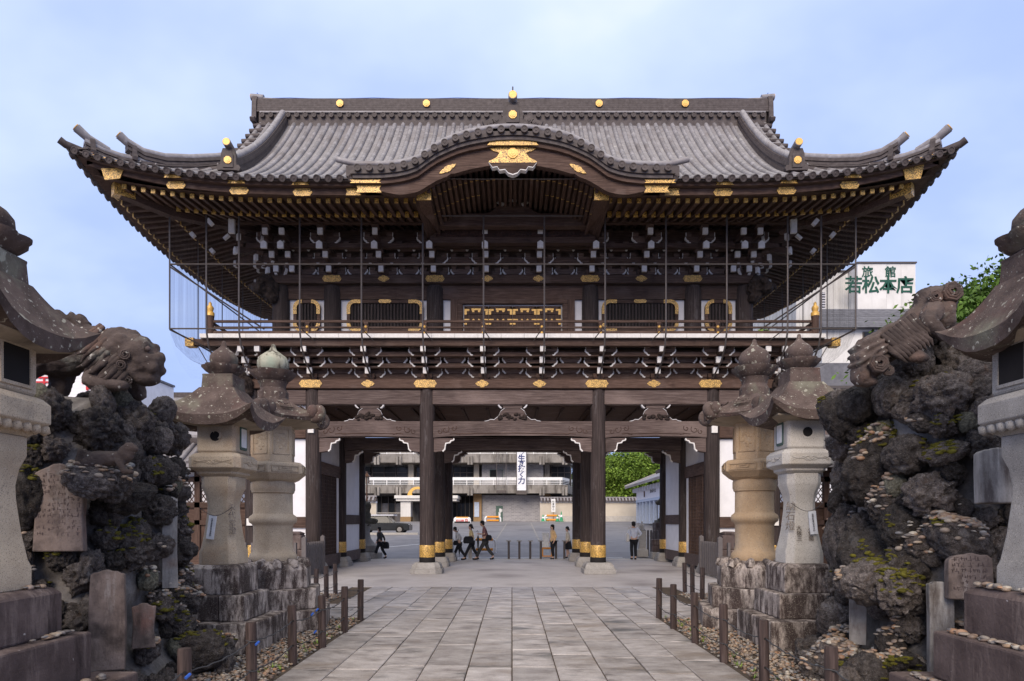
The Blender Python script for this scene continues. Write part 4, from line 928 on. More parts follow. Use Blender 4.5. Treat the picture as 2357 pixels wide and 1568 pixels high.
def koryo(a, b, d, z0, z1, m='worn_x'):
    n = 12; L_ = b-a; r = .22
    bot = [(a+r+(L_-2*r)*k/n, z0+.05*math.sin(PI*k/n)**.5) for k in range(n+1)]
    o = MB().prism([(a+r-.02, z1)]+[(bot[0][0]-.02, z0)]+bot+[(b-r+.02, z0), (b-r+.02, z1)], d-.16, d+.16).build('rainbow_beam', m, G, bevel=.03, seg=2)
    if d < 21:
        sc_ = MB()
        for s, e_ in ((1, a+r), (-1, b-r)):
            for cx, cz, rr in ((.36, z0+.26, .13), (.62, z0+.30, .10), (.18, z0+.2, .09)):
                sc_.tube([(e_+s*(cx+rr*t*math.cos(7*t)), d-.165, cz+rr*t*math.sin(7*t)) for t in np.linspace(.15, 1, 18)], .010, 4)
            sc_.tube([(e_+s*.5, d-.165, z0+.12), (e_+s*.7, d-.165, z0+.14), (e_+s*.82, d-.165, z0+.10)], .012, 4)
        sc_.tube([(a+r+.7, d-.165, z0+.12), ((a+b)/2, d-.165, z0+.15), (b-r-.7, d-.165, z0+.12)], .012, 4)
        sc_.build('carved_scrolls', 'wood_x', o)
def elbow_me():
    p = [(0, 0), (.62, 0), (.60, -.05), (.52, -.07), (.48, -.13), (.36, -.15), (.34, -.24), (.33, -.33), (.26, -.40), (.0, -.44)]
    a = MB().prism(p, -.12, .12).mesh('elbow_bracket', 'worn_x')
    e_ = MB(); q = p[1:9]
    e_.loft([[(x, y, z) for y in (-.125, -.02)]+[(x+.028, y, z-.028) for y in (-.02, -.125)] for x, z in q])
    return a, e_.mesh('painted_edge', 'white_paint')
EB = elbow_me()
def elbow(x, d, z, s):
    o = put('elbow_bracket', EB[0], G, (x, d-DM, z), scale=(s, 1, 1)); put('painted_edge', EB[1], o)
FR = [(-1.0, 0), (-.86, .02), (-.80, .06), (-.66, .05), (-.50, .16), (-.42, .32), (-.30, .40), (-.26, .42), (.26, .42), (.30, .40), (.42, .32), (.50, .16), (.66, .05), (.80, .06), (.86, .02), (1.0, 0)]
def frogleg(x, d, z, k=1.0):
    o = put('frog_leg_strut', MB().prism([(a*.88*k, b) for a, b in FR], -.08, .08).box(-.3, .3, -.1, .1, .42, .50).box(-.42, .42, -.13, .13, .50, .56).mesh('frog_leg_strut', 'worn_x'), G, (x, d-DM, z))
    ed = MB().loft([[(a*.88*k, -.09, b+.0), (a*.88*k, -.085, b+.018), (a*.88*k, -.02, b+.018)] for a, b in FR], cap=False, closed=False)
    ed.prism([(-.46, .50), (-.42, .44), (-.36, .40), (-.33, .42), (-.40, .48), (-.43, .56), (-.46, .56)], -.14, .0).prism([(.46, .50), (.42, .44), (.36, .40), (.33, .42), (.40, .48), (.43, .56), (.46, .56)], -.14, .0)
    put('painted_edge', ed.mesh('painted_edge', 'plaster_grey'), o)
    c = MB(); rg = random.Random(int(x*10)+5)
    for _ in range(26):
        u = rg.uniform(-.42, .42); w = rg.uniform(.06, .30-abs(u)*.3); r = rg.uniform(.03, .06)
        c.add([(u+v[0]*r*1.4, -.10+v[1]*r*.7, w+v[2]*r) for v in ICO1[0]], [tuple(int(i) for i in f) for f in ICO1[1]])
    put('carved_panel', c.mesh('carved_panel', 'carving', 80), o)
for d, z0, z1 in ((D1, 4.22, 4.74), (D2, 4.16, 4.62), (D3, 4.40, 4.86)):
    for a, b in zip(AX[1:4], AX[2:5]):
        koryo(a, b, d, z0, z1)
        if d == D1: frogleg((a+b)/2, d, z1+.0, 1.0 if b-a > 4 else .92)
        elbow(a+.22, d, z0, 1); elbow(b-.22, d, z0, -1)
    for a, b in ((AX[0], AX[1]), (AX[4], AX[5])): MB().box(a+.2, b-.2, d-.12, d+.12, 4.22, 4.62).build('tie_beam', 'wood_x', G, bevel=.02)
for d in (D1, D3):
    for a, b in zip(AX[:-1], AX[1:]): MB().box(a+.18, b-.18, d-.17, d+.17, 5.26, 5.72).build('head_beam', 'worn_x', G, bevel=.02)
    MB().box(-8.6, 8.6, d-.26, d+.26, 5.745, 6.02).build('top_plate', 'wood_x', G, bevel=.015)
for s in (1, -1):
    MB().box(s*8.14-.2, s*8.14+.2, D1+.26, D3-.26, 5.745, 6.02).build('top_plate', 'wood_y', G)
    for d in (D1, D2): MB().box(s*8.14-.14, s*8.14+.14, d+.2, (D2 if d == D1 else D3)-.2, 5.26, 5.72).build('head_beam', 'worn_x', G)
    for x in (2.68, 6.25):
        for d in (D1, D2): MB().box(s*x-.14, s*x+.14, d+.2, (D2 if d == D1 else D3)-.2, 4.75, 5.2).build('cross_beam', 'wood_y', G)
for px, w, k in ((718, .72, 0), (850, .42, 1), (982, .72, 0), (1113, .42, 1), (1245, .42, 1), (1377, .72, 0), (1508, .42, 1), (1638, .72, 0)):
    gilt(w, .23, k, X(px, D1-.26)-.06, D1-.262, 5.885, 'filigree_fine')
MB().box(-8.0, 8.0, D1+.2, D3-.2, 5.24, 5.30).build('ceiling', 'wood_x', G)
bm_ = MB()
for k in range(1, 20): bm_.box(-8+.8*k-.04, -8+.8*k+.04, D1+.25, D3-.25, 5.17, 5.238)
bm_.build('ceiling_ribs', 'wood_y', G)
# walls between the outer columns, and along the passage
for s in (1, -1):
    a, b = min(s*6.25, s*8.14), max(s*6.25, s*8.14)
    for d in (D1, D3):
        for z0, z1 in ((.45, 1.42), (1.76, 4.2), (4.63, 5.25)): MB().box(a+.2, b-.2, d+.02, d+.10, z0, z1).build('plaster_panel', 'plaster', G)
        MB().box(a+.2, b-.2, d-.06, d+.14, 1.42, 1.76).build('tie_beam', 'wood_x', G); MB().box(a+.2, b-.2, d-.08, d+.14, .12, .45).build('sill_beam', 'worn_x', G)
    x = s*6.25
    for z0, z1 in ((.5, 1.5), (1.86, 4.75)): MB().box(x-.05, x+.05, D2+.22, D3-.22, z0, z1).build('plaster_panel', 'plaster', G)
    MB().box(x-.09, x+.09, D2+.22, D3-.22, 1.5, 1.86).build('tie_beam', 'wood_y', G)
    MB().box(x-.11, x+.11, D1+.22, D3-.22, .12, .5).build('sill_beam', 'worn_x', G)
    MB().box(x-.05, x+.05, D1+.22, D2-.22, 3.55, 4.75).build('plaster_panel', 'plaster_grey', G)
    MB().box(x-.09, x+.09, D1+.22, D2-.22, 3.15, 3.55).build('tie_beam', 'wood_y', G)
    MB().box(x-.05, x+.05, D2-.62, D2-.3, .5, 3.15).build('plaster_panel', 'plaster', G)
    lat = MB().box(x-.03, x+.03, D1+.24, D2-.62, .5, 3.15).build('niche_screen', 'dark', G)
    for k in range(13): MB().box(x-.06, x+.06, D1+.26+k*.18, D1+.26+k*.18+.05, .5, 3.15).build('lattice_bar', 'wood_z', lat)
    lh = MB()
    for k in range(22): lh.box(x-.05, x+.05, D1+.25, D2-.63, .58+k*.12, .60+k*.12)
    lh.build('lattice_rails', 'wood_y', lat)
    MB().box(s*8.14-.05, s*8.14+.05, D1+.2, D3-.2, .3, 5.2).build('plaster_panel', 'plaster', G)
    MB().box(s*7.2-.05, s*7.2+.05, D1+.11, D2, .3, 5.2).build('niche_wall', 'wood_z', G)
    for x2, z in ((x, 4.47), (s*8.14, 1.6)):      # white painted tie ends on the columns
        put('beam_end', MB().box(-.09, .09, -.30, -.22, -.11, .11).mesh('beam_end', 'white_paint'), G, (x2, D1-DM, z))
for x, d in ((-6.0, D3-.25), (-2.4, D2)):
    pass
lamp = thing('wall_lamp', 'small lit lamp glowing on the dark column at the left of the passage', 'lamp', tuple(P(814, 1214, 26.2)))
MB().lathe([(.02, -.12), (.06, -.1), (.06, -.07), (.02, -.06)], 10).build('lamp_base', 'bronze', lamp, rel=False)
put('bulb', MB().lathe([(.001, -.06), (.035, -.03), (.04, .02), (.02, .08), (.001, .1)], 10).mesh('bulb', 'lamp_glow', 60), lamp)
gate.location.x = GX
# ================================================================== safety net round the balcony
net = thing('safety_net', 'fine dark netting on a steel pole frame hung round the balcony and upper storey', 'net', (GX, 18.75, 0))
YN, XN = 18.75, 9.87
def npole(pts, r=.028): return MB().tube(pts, r, 6).build('net_pole', 'steel', net, rel=False)
def vp(x):
    return [(x, 0, 10.42), (x, 0, 7.3), (x, .02, 7.05), (x, .15, 6.7), (x, .5, 6.35), (x*.995, 1.2, 6.0)]
for px in (475, 550, 690, 832, 973, 1113, 1253, 1393, 1533, 1673, 1813, 1890):
    x = X(px, YN)-GX; npole([Vector(p) for p in vp(x)], .026)
for s in (1, -1):
    npole([(s*XN, 0, 10.7), (s*XN, 0, 7.15)], .022)
    npole([(s*XN, 0, 9.02), (s*XN, 8, 9.02)], .022); npole([(s*XN, 0, 7.16), (s*XN, 8.5, 7.16)], .024)
    npole([(s*XN, 0, 8.95), (s*7.6, 1.2, 7.5)], .024); npole([(s*XN, 0, 7.14), (s*9.0, 1.0, 6.75)], .024)
    for y in (1.7, 3.4, 5.1, 6.8): npole([(s*XN, y, 10.7), (s*XN, y, 7.1), (s*(XN-.35), y, 6.5), (s*(XN-1.3), y, 6.0)], .016)
npole([(-XN, 0, 9.02), (XN, 0, 9.02)], .024); npole([(-XN, .01, 7.17), (-7.6, .01, 7.17)], .022); npole([(XN, .01, 7.17), (7.6, .01, 7.17)], .022)
npole([(-2.5, .02, 10.42), (2.5, .02, 10.42)], .022)
for k in range(-4, 5): npole([(k*1.75+.87, 0, 7.2), (k*1.75+.87+(.25 if k < 0 else -.25), .6, 6.98)], .016)
m = MB()
cur = [(0, 10.35), (0, 9.4), (0, 8.4), (0, 7.4), (.03, 7.0), (.18, 6.65), (.55, 6.3), (1.25, 6.0)]
nx = 60
m.loft([[(-XN+2*XN*k/nx*1.0 if 1 else 0, o_+.03*math.sin(k*1.3)+.02*math.sin(k*.37), z) for o_, z in cur] for k in range(nx+1)], cap=False, closed=False)
m.build('net_mesh', 'netting_thin', net, smooth=60, rel=False)
m = MB()
for s in (1, -1): m.loft([[(s*(XN-o_+.03*math.sin(k*1.7)), 8.5*k/24, z) for o_, z in cur] for k in range(25)], cap=False, closed=False)
m.build('net_mesh', 'netting', net, smooth=60, rel=False)
mat('carved_shade', [(.35, (.12,.10,.085)), (.55, (.24,.20,.165)), (.7, (.36,.31,.26))], 14, 6, rough=.9, bump=.3)
# ================================================================== GROUND
def gz(d): return 0 if d < 28 else min(1.55, (d-28)/42*1.55)
mb = MB(); ys = [-30, 0, 10, 20, 28, 34, 40, 48, 56, 64, 70, 90, 140, 300, 900]; xs2 = [-900, -200, -60, -25, -8, 8, 25, 60, 200, 900]
mb.loft([[(x, y, gz(y)-.03) for x in xs2] for y in ys], cap=False, closed=False)
tag(mb.build('ground', 'asphalt'), kind='structure')
tag(MB().box(-12, 12, 16.25, 27.6, -.02, -.006).build('gate_floor', 'concrete_pad'), kind='structure')
tag(MB().box(-12, 12, -2, 16.25, -.028, -.02).build('path_bed', 'joint'), kind='structure')
path = tag(bpy.data.objects.new('paved_path', None), kind='structure'); COL.objects.link(path)
rg = random.Random(11)
def slab(x0, x1, y0, y1, z=0.0):
    g = .007; h = rg.uniform(-.004, .004); t = .014
    a, b, c, d = x0+g, x1-g, y0+g, y1-g
    m = MB(); zz = [z+h+rg.uniform(-.003, .003) for _ in range(4)]
    m.hexa([(a, c, -.02), (b, c, -.02), (b, d, -.02), (a, d, -.02)], [(a, c, zz[0]-t*.5), (b, c, zz[1]-t*.5), (b, d, zz[2]-t*.5), (a, d, zz[3]-t*.5)])
    m.add([(a, c, zz[0]-t*.5), (b, c, zz[1]-t*.5), (b, d, zz[2]-t*.5), (a, d, zz[3]-t*.5), (a+t, c+t, zz[0]), (b-t, c+t, zz[1]), (b-t, d-t, zz[2]), (a+t, d-t, zz[3])], [(0,1,5,4), (1,2,6,5), (2,3,7,6), (3,0,4,7), (4,5,6,7)])
    m.f.pop(1) if False else None
    m.build('paving_slab', 'slab', path)
cw = .494
for k in range(-5, 5):
    x0 = (k)*cw+.0; y = 3.2+rg.uniform(0, .9)
    y_prev = 2.2
    while y_prev < 16.2:
        y = min(16.22, y_prev+rg.uniform(.72, 1.25)); y = 16.22 if 16.22-y < .45 else y
        slab(x0, x0+cw, y_prev, y); y_prev = y
    
for s in (1, -1):
    yp = 2.2
    while yp < 11.05:      # kerb course along the gravel
        y = min(11.05, yp+rg.uniform(1.0, 1.6)); a = s*2.47; b = s*(2.47-.0)
        slab(min(s*2.472, s*2.30) if 0 else (2.47 if s > 0 else -2.70), (2.70 if s > 0 else -2.47), yp, y, .012) if False else None
        yp = y
    for k in range(0, 7):
        x0 = 2.47+k*cw
        y_prev = 11.05
        lim = 16.22 if x0+cw < 3.7 else 12.9
        while y_prev < lim-.01:
            y = min(lim, y_prev+rg.uniform(.8, 1.3)); y = lim if lim-y < .45 else y
            a, b = s*x0, s*(x0+cw); slab(min(a, b), max(a, b), y_prev, y); y_prev = y
    tag(MB().box(min(s*3.98, s*12), max(s*3.98, s*12), 14.7, 16.24, -.02, -.004).build('side_pavement', 'concrete_pad'), kind='structure')
    # gravel beds
    for x0, x1, y0, y1, dens in ((2.47, 4.2, 3.0, 11.04, 620), (4.2, 6.0, 3.0, 11.04, 60), (3.72, 5.2, 12.9, 14.7, 420)):
        tag(MB().box(min(s*x0, s*x1), max(s*x0, s*x1), y0+.01, y1-.01, -.02, -.012).build('gravel_soil', 'earth'), kind='structure')
        n = int((x1-x0)*(y1-y0)*dens); r_ = np.random.default_rng(int(x0*10+s+5))
        pts = np.stack([s*r_.uniform(x0+.03, x1, n), r_.uniform(y0, y1-.03, n), r_.uniform(-.014, .022, n)], 1)
        if x0 < 3:   # thinner, earthier next to the path edge and towards the far end
            keep = r_.uniform(0, 1, n) < .55+.45*np.clip((np.abs(pts[:, 0])-2.47)/.4, 0, 1); pts = pts[keep]
        o = scatter('gravel', pts, .027, 'pebble'); tag(o, kind='stuff')
    # weeds along the path edge
    wv, wf = [], []; r_ = np.random.default_rng(5+s)
    for k in range(26):
        cx, cy = s*(2.52+abs(r_.normal(0, .14))), r_.uniform(6.2, 11)
        for j in range(9):
            a = r_.uniform(0, 2*PI); l_ = r_.uniform(.025, .07); i0 = len(wv)
            wv += [(cx-.006*math.sin(a), cy+.006*math.cos(a), 0), (cx+.006*math.sin(a), cy-.006*math.cos(a), 0), (cx+l_*math.cos(a), cy+l_*math.sin(a), l_*1.1)]; wf.append((i0, i0+1, i0+2))
    tag(put('weeds', np_mesh('weeds', wv, wf, 'leaf_bright', False)), kind='stuff')
# ================================================================== STONE LANTERNS
def roof_square(m, h, z0, z1, ztip, top_h, n=9, under=.12):
    """square roof with concave slopes and upturned corners; z0 eave mid height, z1 top"""
    rings = []
    for j in range(n):
        t = j/(n-1); hh = h*(1-t)+top_h*t; zz = z0+(z1-z0)*(t**1.35*.75+.25*t if t else 0)
        ring = []
        for s_ in range(4):
            for k in range(8):
                u = -1+2*k/8; lift = (ztip-z0)*abs(u)**3*(1-t)**2.2; out = 1+.10*abs(u)**4*(1-t)
                x, y = ((u*hh, -hh), (hh, u*hh), (-u*hh, hh), (-hh, -u*hh))[s_]
                ring.append((x*out, y*out, zz+lift))
        rings.append(ring)
    bot = []
    for s_ in range(4):
        for k in range(8):
            u = -1+2*k/8; lift = (ztip-z0)*abs(u)**3; out = 1+.07*abs(u)**4; hh = h*.96
            x, y = ((u*hh, -hh), (hh, u*hh), (-u*hh, hh), (-hh, -u*hh))[s_]
            bot.append((x*out, y*out, z0+lift-under*(1-.45*abs(u)**2)))
    m.loft([bot]+rings)
def lotus_ring(r, z0, z1, n, k=.10):
    return lambda i: 1+k*abs(math.sin(i*PI*n/48))
def square_lantern(lanX, lanY, label, zs=1.0, roof='stone_roof', body='granite_warm', base='granite_streaked', tagged=None, base_h=(.62, .44, .325), bz=(.39, .71, 1.085), k=1.0, fin=1.0, win=True, pads=True, rh=.55, group='square stone lanterns beside the path'):
    t = thing('stone_lantern', label, 'lantern', (lanX, lanY, 0), 0, group)
    B = lambda m, nm, ma, sm=0, bv=.0, sg=2: m.build(nm, ma, t, smooth=sm, rel=False, bevel=bv, seg=sg)
    # stepped plinth, built of separate blocks
    z = 0
    for i, (h, zt) in enumerate(zip(base_h, bz)):
        if i == 2: B(MB().sq([(h, z), (h, zt-.05), (h*.97, zt-.035), (h*.86, zt)]), 'plinth_block', base, 0, .018)
        else:
            w = h*.28
            for x0, x1 in ((-h, w-.003), (w+.003, h)):
                for y0, y1 in (((-h, h),) if i else ((-h, .1*h-.003), (.1*h+.003, h))):
                    B(MB().box(x0, x1, y0, y1, z+.002, zt), 'plinth_block', base, 0, .018)
        z = zt
    q = lambda v: bz[2]+(v-1.085)*zs
    B(MB().sq([(.25*k, q(1.085)), (.25*k, q(1.25)), (.23*k, q(1.30)), (.195*k, q(1.5)), (.168*k, q(1.75)), (.165*k, q(1.85)), (.185*k, q(1.97)), (.225*k, q(2.07)), (.225*k, q(2.10)), (.225*k, q(2.21))], ch=.34), 'shaft', body, 32, .008)
    B(MB().sq([(.215*k, q(2.21)), (.26*k, q(2.245)), (.26*k, q(2.27)), (.325*k, q(2.31)), (.335*k, q(2.32)), (.335*k, q(2.455)), (.29*k, q(2.50)), (.25*k, q(2.515))], ch=.22), 'platform', body, 0, .006)
    fb = B(MB().sq([(.235*k, q(2.515)), (.25*k, q(2.54)), (.25*k, q(2.90))], ch=.14), 'fire_box', body, 0, .012)
    m = MB(); zr_ = q(2.39)
    if win:      # shallow carved waves on the rim
        for s_, ax in ((-1, 'y'), (sx0 := (-1 if lanX > 0 else 1), 'x')):
            for ph in (0, 1.7, 3.1):
                pts = []
                for u in np.linspace(-.24*k, .24*k, 26):
                    zz = zr_+.03*math.sin(u*34+ph)*math.cos(u*11+ph*2); e0 = s_*.337*k
                    pts.append((u, e0, zz) if ax == 'y' else (e0, u, zz))
                m.tube(pts, .006, 4)
        put('carved_waves', m.mesh('carved_waves', body), t)['kind'] = 'stuff'
    else:        # lotus petals under the rim
        for s_, ax in ((-1, 'y'), (1, 'x'), (-1, 'x')):
            for j in range(6):
                u = (-.25+.1*j)*k; e0 = s_*.285*k
                c_ = (u, e0, q(2.275)) if ax == 'y' else (e0, u, q(2.275))
                m.add([(c_[0]+v[0]*(.05 if ax == 'y' else .045), c_[1]+v[1]*(.045 if ax == 'y' else .05), c_[2]+v[2]*.05) for v in ICO1[0]], [tuple(int(i) for i in f) for f in ICO1[1]])
        put('lotus_petals', m.mesh('lotus_petals', body, 60), t)['kind'] = 'stuff'
    # openings: a round one on the front, framed pale panes on the sides
    zc_ = q(2.72)
    put('round_window', MB().tube([(0, -.256*k, zc_), (0, -.245*k, zc_)], .088*k, 24).mesh('round_window', body), fb)
    put('hollow_shade', MB().tube([(0, -.262*k, zc_), (0, -.25*k, zc_)], .062*k, 24).mesh('hollow_shade', 'dark'), fb)  # dark disc on the solid box, its colour stands for shade in the opening
    if win == 'moon': put('moon_shutter', MB().prism([(.02+.062*k*math.cos(a), .012+.062*k*math.sin(a)) for a in np.linspace(-.9, 2.3, 16)]+[(.004+.04*math.cos(a)+.014, .02+.05*math.sin(a)) for a in np.linspace(2.6, -1.2, 12)], -.268*k, -.258*k).mesh('moon_shutter', body), fb, (0, 0, zc_))
    sx = -1 if lanX > 0 else 1
    if not win:
        for s_ in (1, -1):
            m = MB(); xa = s_*.25*k
            for y0, y1, z0, z1 in ((-.16, .16, .13, .155), (-.16, .16, -.155, -.13), (-.16, -.135, -.13, .13), (.135, .16, -.13, .13)): m.box(min(xa, xa+s_*.012), max(xa, xa+s_*.012), y0*k, y1*k, zc_+z0, zc_+z1)
            put('window_frame', m.mesh('window_frame', body), fb); put('hollow_shade', MB().box(min(xa, xa+s_*.004), max(xa, xa+s_*.004), -.134*k, .134*k, zc_-.129, zc_+.129).mesh('hollow_shade', 'dark'), fb)  # dark plate inside the frame paints the shade of an open box
    for s_ in ((sx,) if win else ()):
        fr = MB(); w_, h_ = .105*k, .155
        xa, xb = s_*.245*k, s_*.262*k
        pr = rrect(2*w_, 2*h_, .03); put('window_frame', MB().prism([(y, zc_+z) for y, z in pr], min(xa, xb), max(xa, xb), 'x').mesh('window_frame', 'teal_metal'), fb)
        put('pane', MB().prism([(y, zc_+z) for y, z in rrect(1.5*w_, 1.55*h_, .015)], min(s_*.258*k, s_*.266*k), max(s_*.258*k, s_*.266*k), 'x').mesh('pane', 'white'), fb)
    m = MB(); roof_square(m, rh*k, q(2.95), q(3.35), q(3.09), .22*k)
    rf = B(m, 'roof', roof, 40)
    B(MB().sq([(.26*k, q(2.86)), ((rh-.10)*k, q(2.89)), ((rh-.08)*k, q(2.90)), ((rh-.09)*k, q(2.93))]), 'roof_underside', 'stone_under')
    # finial: block, lotus cup, jewel
    B(MB().sq([(.215*k, q(3.33)), (.205*k, q(3.35)), (.195*k, q(3.50)), (.20*k, q(3.53))]), 'finial_block', roof, 0, .012)
    f_ = fin
    n = 48; pet = lambda kk: (lambda i: 1+kk*(abs(math.sin(i*PI*8/n))-.5))
    m = MB(); rs = []
    for r, zz, kk in ((.13, 3.52, 0), (.15, 3.545, .02), (.21, 3.585, .10), (.25, 3.635, .16), (.255, 3.66, .14), (.22, 3.655, .1), (.15, 3.64, 0)):
        rs.append([(r*k*f_*pet(kk)(i)*math.cos(2*PI*i/n), r*k*f_*pet(kk)(i)*math.sin(2*PI*i/n), q(zz)) for i in range(n)])
    B(m.loft(rs), 'lotus_cup', roof, 55)
    B(MB().lathe([(.10*k*f_, q(3.63)), (.15*k*f_, q(3.67)), (.175*k*f_, q(3.73)), (.17*k*f_, q(3.79)), (.135*k*f_, q(3.84)), (.075*k*f_, q(3.885)), (.035*k*f_, q(3.93)), (.022*k*f_, q(3.99)), (.001, q(4.0))], 28), 'jewel', roof, 60)
    return t
def hex_lantern(lanX, lanY, label, zs, rot, body='granite_warm', roof='stone_roof'):
    t = thing('stone_lantern', label, 'lantern', (lanX, lanY, 0), 0, 'six-sided stone lanterns beside the path')
    B = lambda m, nm, ma, sm=0, bv=.0, sg=2: m.build(nm, ma, t, smooth=sm, rel=False, bevel=bv, seg=sg)
    hx = lambda prof, n=6, r0=None: MB().lathe(prof, n, (0, 0), rot if r0 is None else r0)
    z = 0
    for i, (r, zt) in enumerate(((.95, .31), (.78, .62))):
        for a in range(3):
            pts = [(0, 0)]+[(r*math.cos(rot+PI/3*(2*a+j)), r*math.sin(rot+PI/3*(2*a+j))) for j in range(3)]
            B(MB().prism(pts, z+.002, zt, 'z'), 'plinth_block', 'granite_streaked', 0, .018)
        z = zt
    B(hx([(.62, .62), (.62, .90), (.60, .93), (.56, .98), (.44, 1.03)]), 'plinth_block', 'granite_streaked', 0, .015)
    q = lambda v: 1.03+(v-1.03)*zs
    m = MB()
    for k in range(12):
        a = rot+2*PI*k/12+.26; rr = .50 if k % 2 else .53
        m.tube([(rr*math.cos(a)*.75, rr*math.sin(a)*.75, 1.03), (rr*math.cos(a), rr*math.sin(a), .99), (rr*1.07*math.cos(a), rr*1.07*math.sin(a), .93)], [.05, .075, .045], 8)
    B(m, 'lotus_petals', 'granite_streaked', 60)['kind'] = 'stuff'
    rr = .31
    B(MB().lathe([(rr*1.12, q(1.02)), (rr*1.16, q(1.07)), (rr*1.1, q(1.13)), (rr*.98, q(1.17)), (rr*.95, q(1.25)), (rr*.94, q(1.55)), (rr*.97, q(1.57)), (rr*1.0, q(1.59)), (rr*1.13, q(1.62)), (rr*1.16, q(1.67)), (rr*1.11, q(1.71)), (rr*.98, q(1.74)), (rr*.95, q(1.76)), (rr*.94, q(2.06)), (rr*1.02, q(2.08)), (rr*1.02, q(2.10)), (rr*1.06, q(2.12)), (rr*1.06, q(2.22)), (rr*1.0, q(2.25))], 32), 'shaft', body, 50)
    B(hx([(.33, q(2.24)), (.42, q(2.28)), (.50, q(2.345)), (.53, q(2.365)), (.53, q(2.50)), (.50, q(2.53)), (.40, q(2.545))]), 'platform', body, 0, .01)
    m = MB()
    for k in range(6):      # carved key-pattern panels on the rim
        a = rot+PI/6+k*PI/3; ca, sa = math.cos(a), math.sin(a); ap = .53*math.cos(PI/6)+.004
        def pt(u, w, e=0): return (ca*(ap+e)-sa*u, sa*(ap+e)+ca*u, w)
        for u0, u1, w0, w1 in ((-.21, .21, 2.385, 2.397), (-.21, .21, 2.468, 2.48), (-.21, -.198, 2.385, 2.48), (.198, .21, 2.385, 2.48), (-.1, .1, 2.41, 2.42), (-.1, -.09, 2.41, 2.455), (.09, .1, 2.41, 2.455), (-.05, .05, 2.44, 2.45)):
            m.hexa([pt(u0, q(w0)), pt(u1, q(w0)), pt(u1, q(w1)), pt(u0, q(w1))], [pt(u0, q(w0), .012), pt(u1, q(w0), .012), pt(u1, q(w1), .012), pt(u0, q(w1), .012)])
    B(m, 'carved_key_pattern', body)
    fb = B(hx([(.345, q(2.54)), (.345, q(3.12))]), 'fire_box', body, 0, .012)
    for k in range(6):
        a = rot+PI/6+k*PI/3; ca, sa = math.cos(a), math.sin(a); ap = .345*math.cos(PI/6)
        def pt(u, w, e=0): return (ca*(ap+e)-sa*u, sa*(ap+e)+ca*u, w)
        m = MB()
        for u0, u1, w0, w1 in ((-.13, .13, 2.66, 2.675), (-.13, .13, 3.03, 3.045), (-.13, -.115, 2.66, 3.045), (.115, .13, 2.66, 3.045)):
            m.hexa([pt(u0, q(w0)), pt(u1, q(w0)), pt(u1, q(w1)), pt(u0, q(w1))], [pt(u0, q(w0), .012), pt(u1, q(w0), .012), pt(u1, q(w1), .012), pt(u0, q(w1), .012)])
        if k % 3 == 1:
            for u0, u1 in ((-.09, -.05), (-.02, .02), (.05, .09)): m.hexa([pt(u0, q(2.7)), pt(u1, q(2.7)), pt(u1, q(3.0)), pt(u0, q(3.0))], [pt(u0, q(2.7), .008), pt(u1, q(2.7), .008), pt(u1, q(3.0), .008), pt(u0, q(3.0), .008)])
        else:
            g2 = random.Random(k)
            for _ in range(10):
                u, w, r2 = g2.uniform(-.08, .08), q(2.85)+g2.uniform(-.11, .11), g2.uniform(.02, .045)
                m.add([pt(u+v[0]*r2, w+v[2]*r2, v[1]*.012) for v in ICO1[0]], [tuple(int(i) for i in f) for f in ICO1[1]])
        put('carved_panel', m.mesh('carved_panel', body), fb)
    # six-sided roof with scrolled corners
    m = MB(); rs = []
    for tt in np.linspace(0, 1, 9):
        hh = .80*(1-tt)+.24*tt; zz = q(3.20)+(q(3.53)-q(3.20))*(tt**1.2)
        ring = []
        for e_ in range(6):
            for kk in range(8):
                u = kk/8; a0, a1 = rot+e_*PI/3, rot+(e_+1)*PI/3
                x = hh*(math.cos(a0)*(1-u)+math.cos(a1)*u); y = hh*(math.sin(a0)*(1-u)+math.sin(a1)*u)
                c = abs(2*u-1); ring.append((x*(1+.03*c**4), y*(1+.03*c**4), zz+.07*c**3*(1-tt)**2))
        rs.append(ring)
    und = [(x*.95, y*.95, q(3.12)+(.04 if 1 else 0)) for x, y, z in rs[0]]; und2 = [(x*.55, y*.55, q(3.10)) for x, y, z in rs[0]]
    rf = B(m.loft([und]+rs), 'roof', roof, 40)
    B(MB().loft([und2, [(x, y, z-.004) for x, y, z in und]]), 'roof_underside', 'stone_under', 40)
    for e_ in range(6):
        a = rot+e_*PI/3; ca, sa = math.cos(a), math.sin(a); m = MB()
        pts = []; rad = []
        for i, w in enumerate(np.linspace(-.9, 4.6, 22)):
            rr2 = .125*(1-.045*i); pts.append(((.80+rr2*math.sin(w))*ca, (.80+rr2*math.sin(w))*sa, q(3.27)+.04-rr2*math.cos(w))); rad.append(.085-.0022*i)
        m.tube(pts, rad, 10)
        for u in (-.07, .07): m.tube([(.78*ca-u*sa, .78*sa+u*ca, q(3.30)), (.80*ca-u*1.2*sa, .80*sa+u*1.2*ca, q(3.30))], [.1, .085], 12)
        B(m, 'roof_scroll', roof, 60)
        # square key carved on the slope between
        a = rot+PI/6+e_*PI/3; ca, sa = math.cos(a), math.sin(a); m = MB()
        def pr(u, v_): 
            r2 = .46-v_*.55; return (ca*r2-sa*u, sa*r2+ca*u, q(3.375)+v_*.42+.022)
        for hw in (.10, .065, .03):
            for (u0, v0, u1, v1) in ((-hw, -hw, hw, -hw), (hw, -hw, hw, hw), (hw, hw, -hw, hw), (-hw, hw, -hw, -hw)): m.tube([pr(u0, v0), pr(u1, v1)], .010, 4)
        put('carved_key', m.mesh('carved_key', roof), rf)
    B(hx([(.23, q(3.52)), (.23, q(3.63)), (.21, q(3.66)), (.19, q(3.70)), (.20, q(3.76)), (.23, q(3.80))], 12), 'finial_block', roof, 30)
    n = 48; rs = []
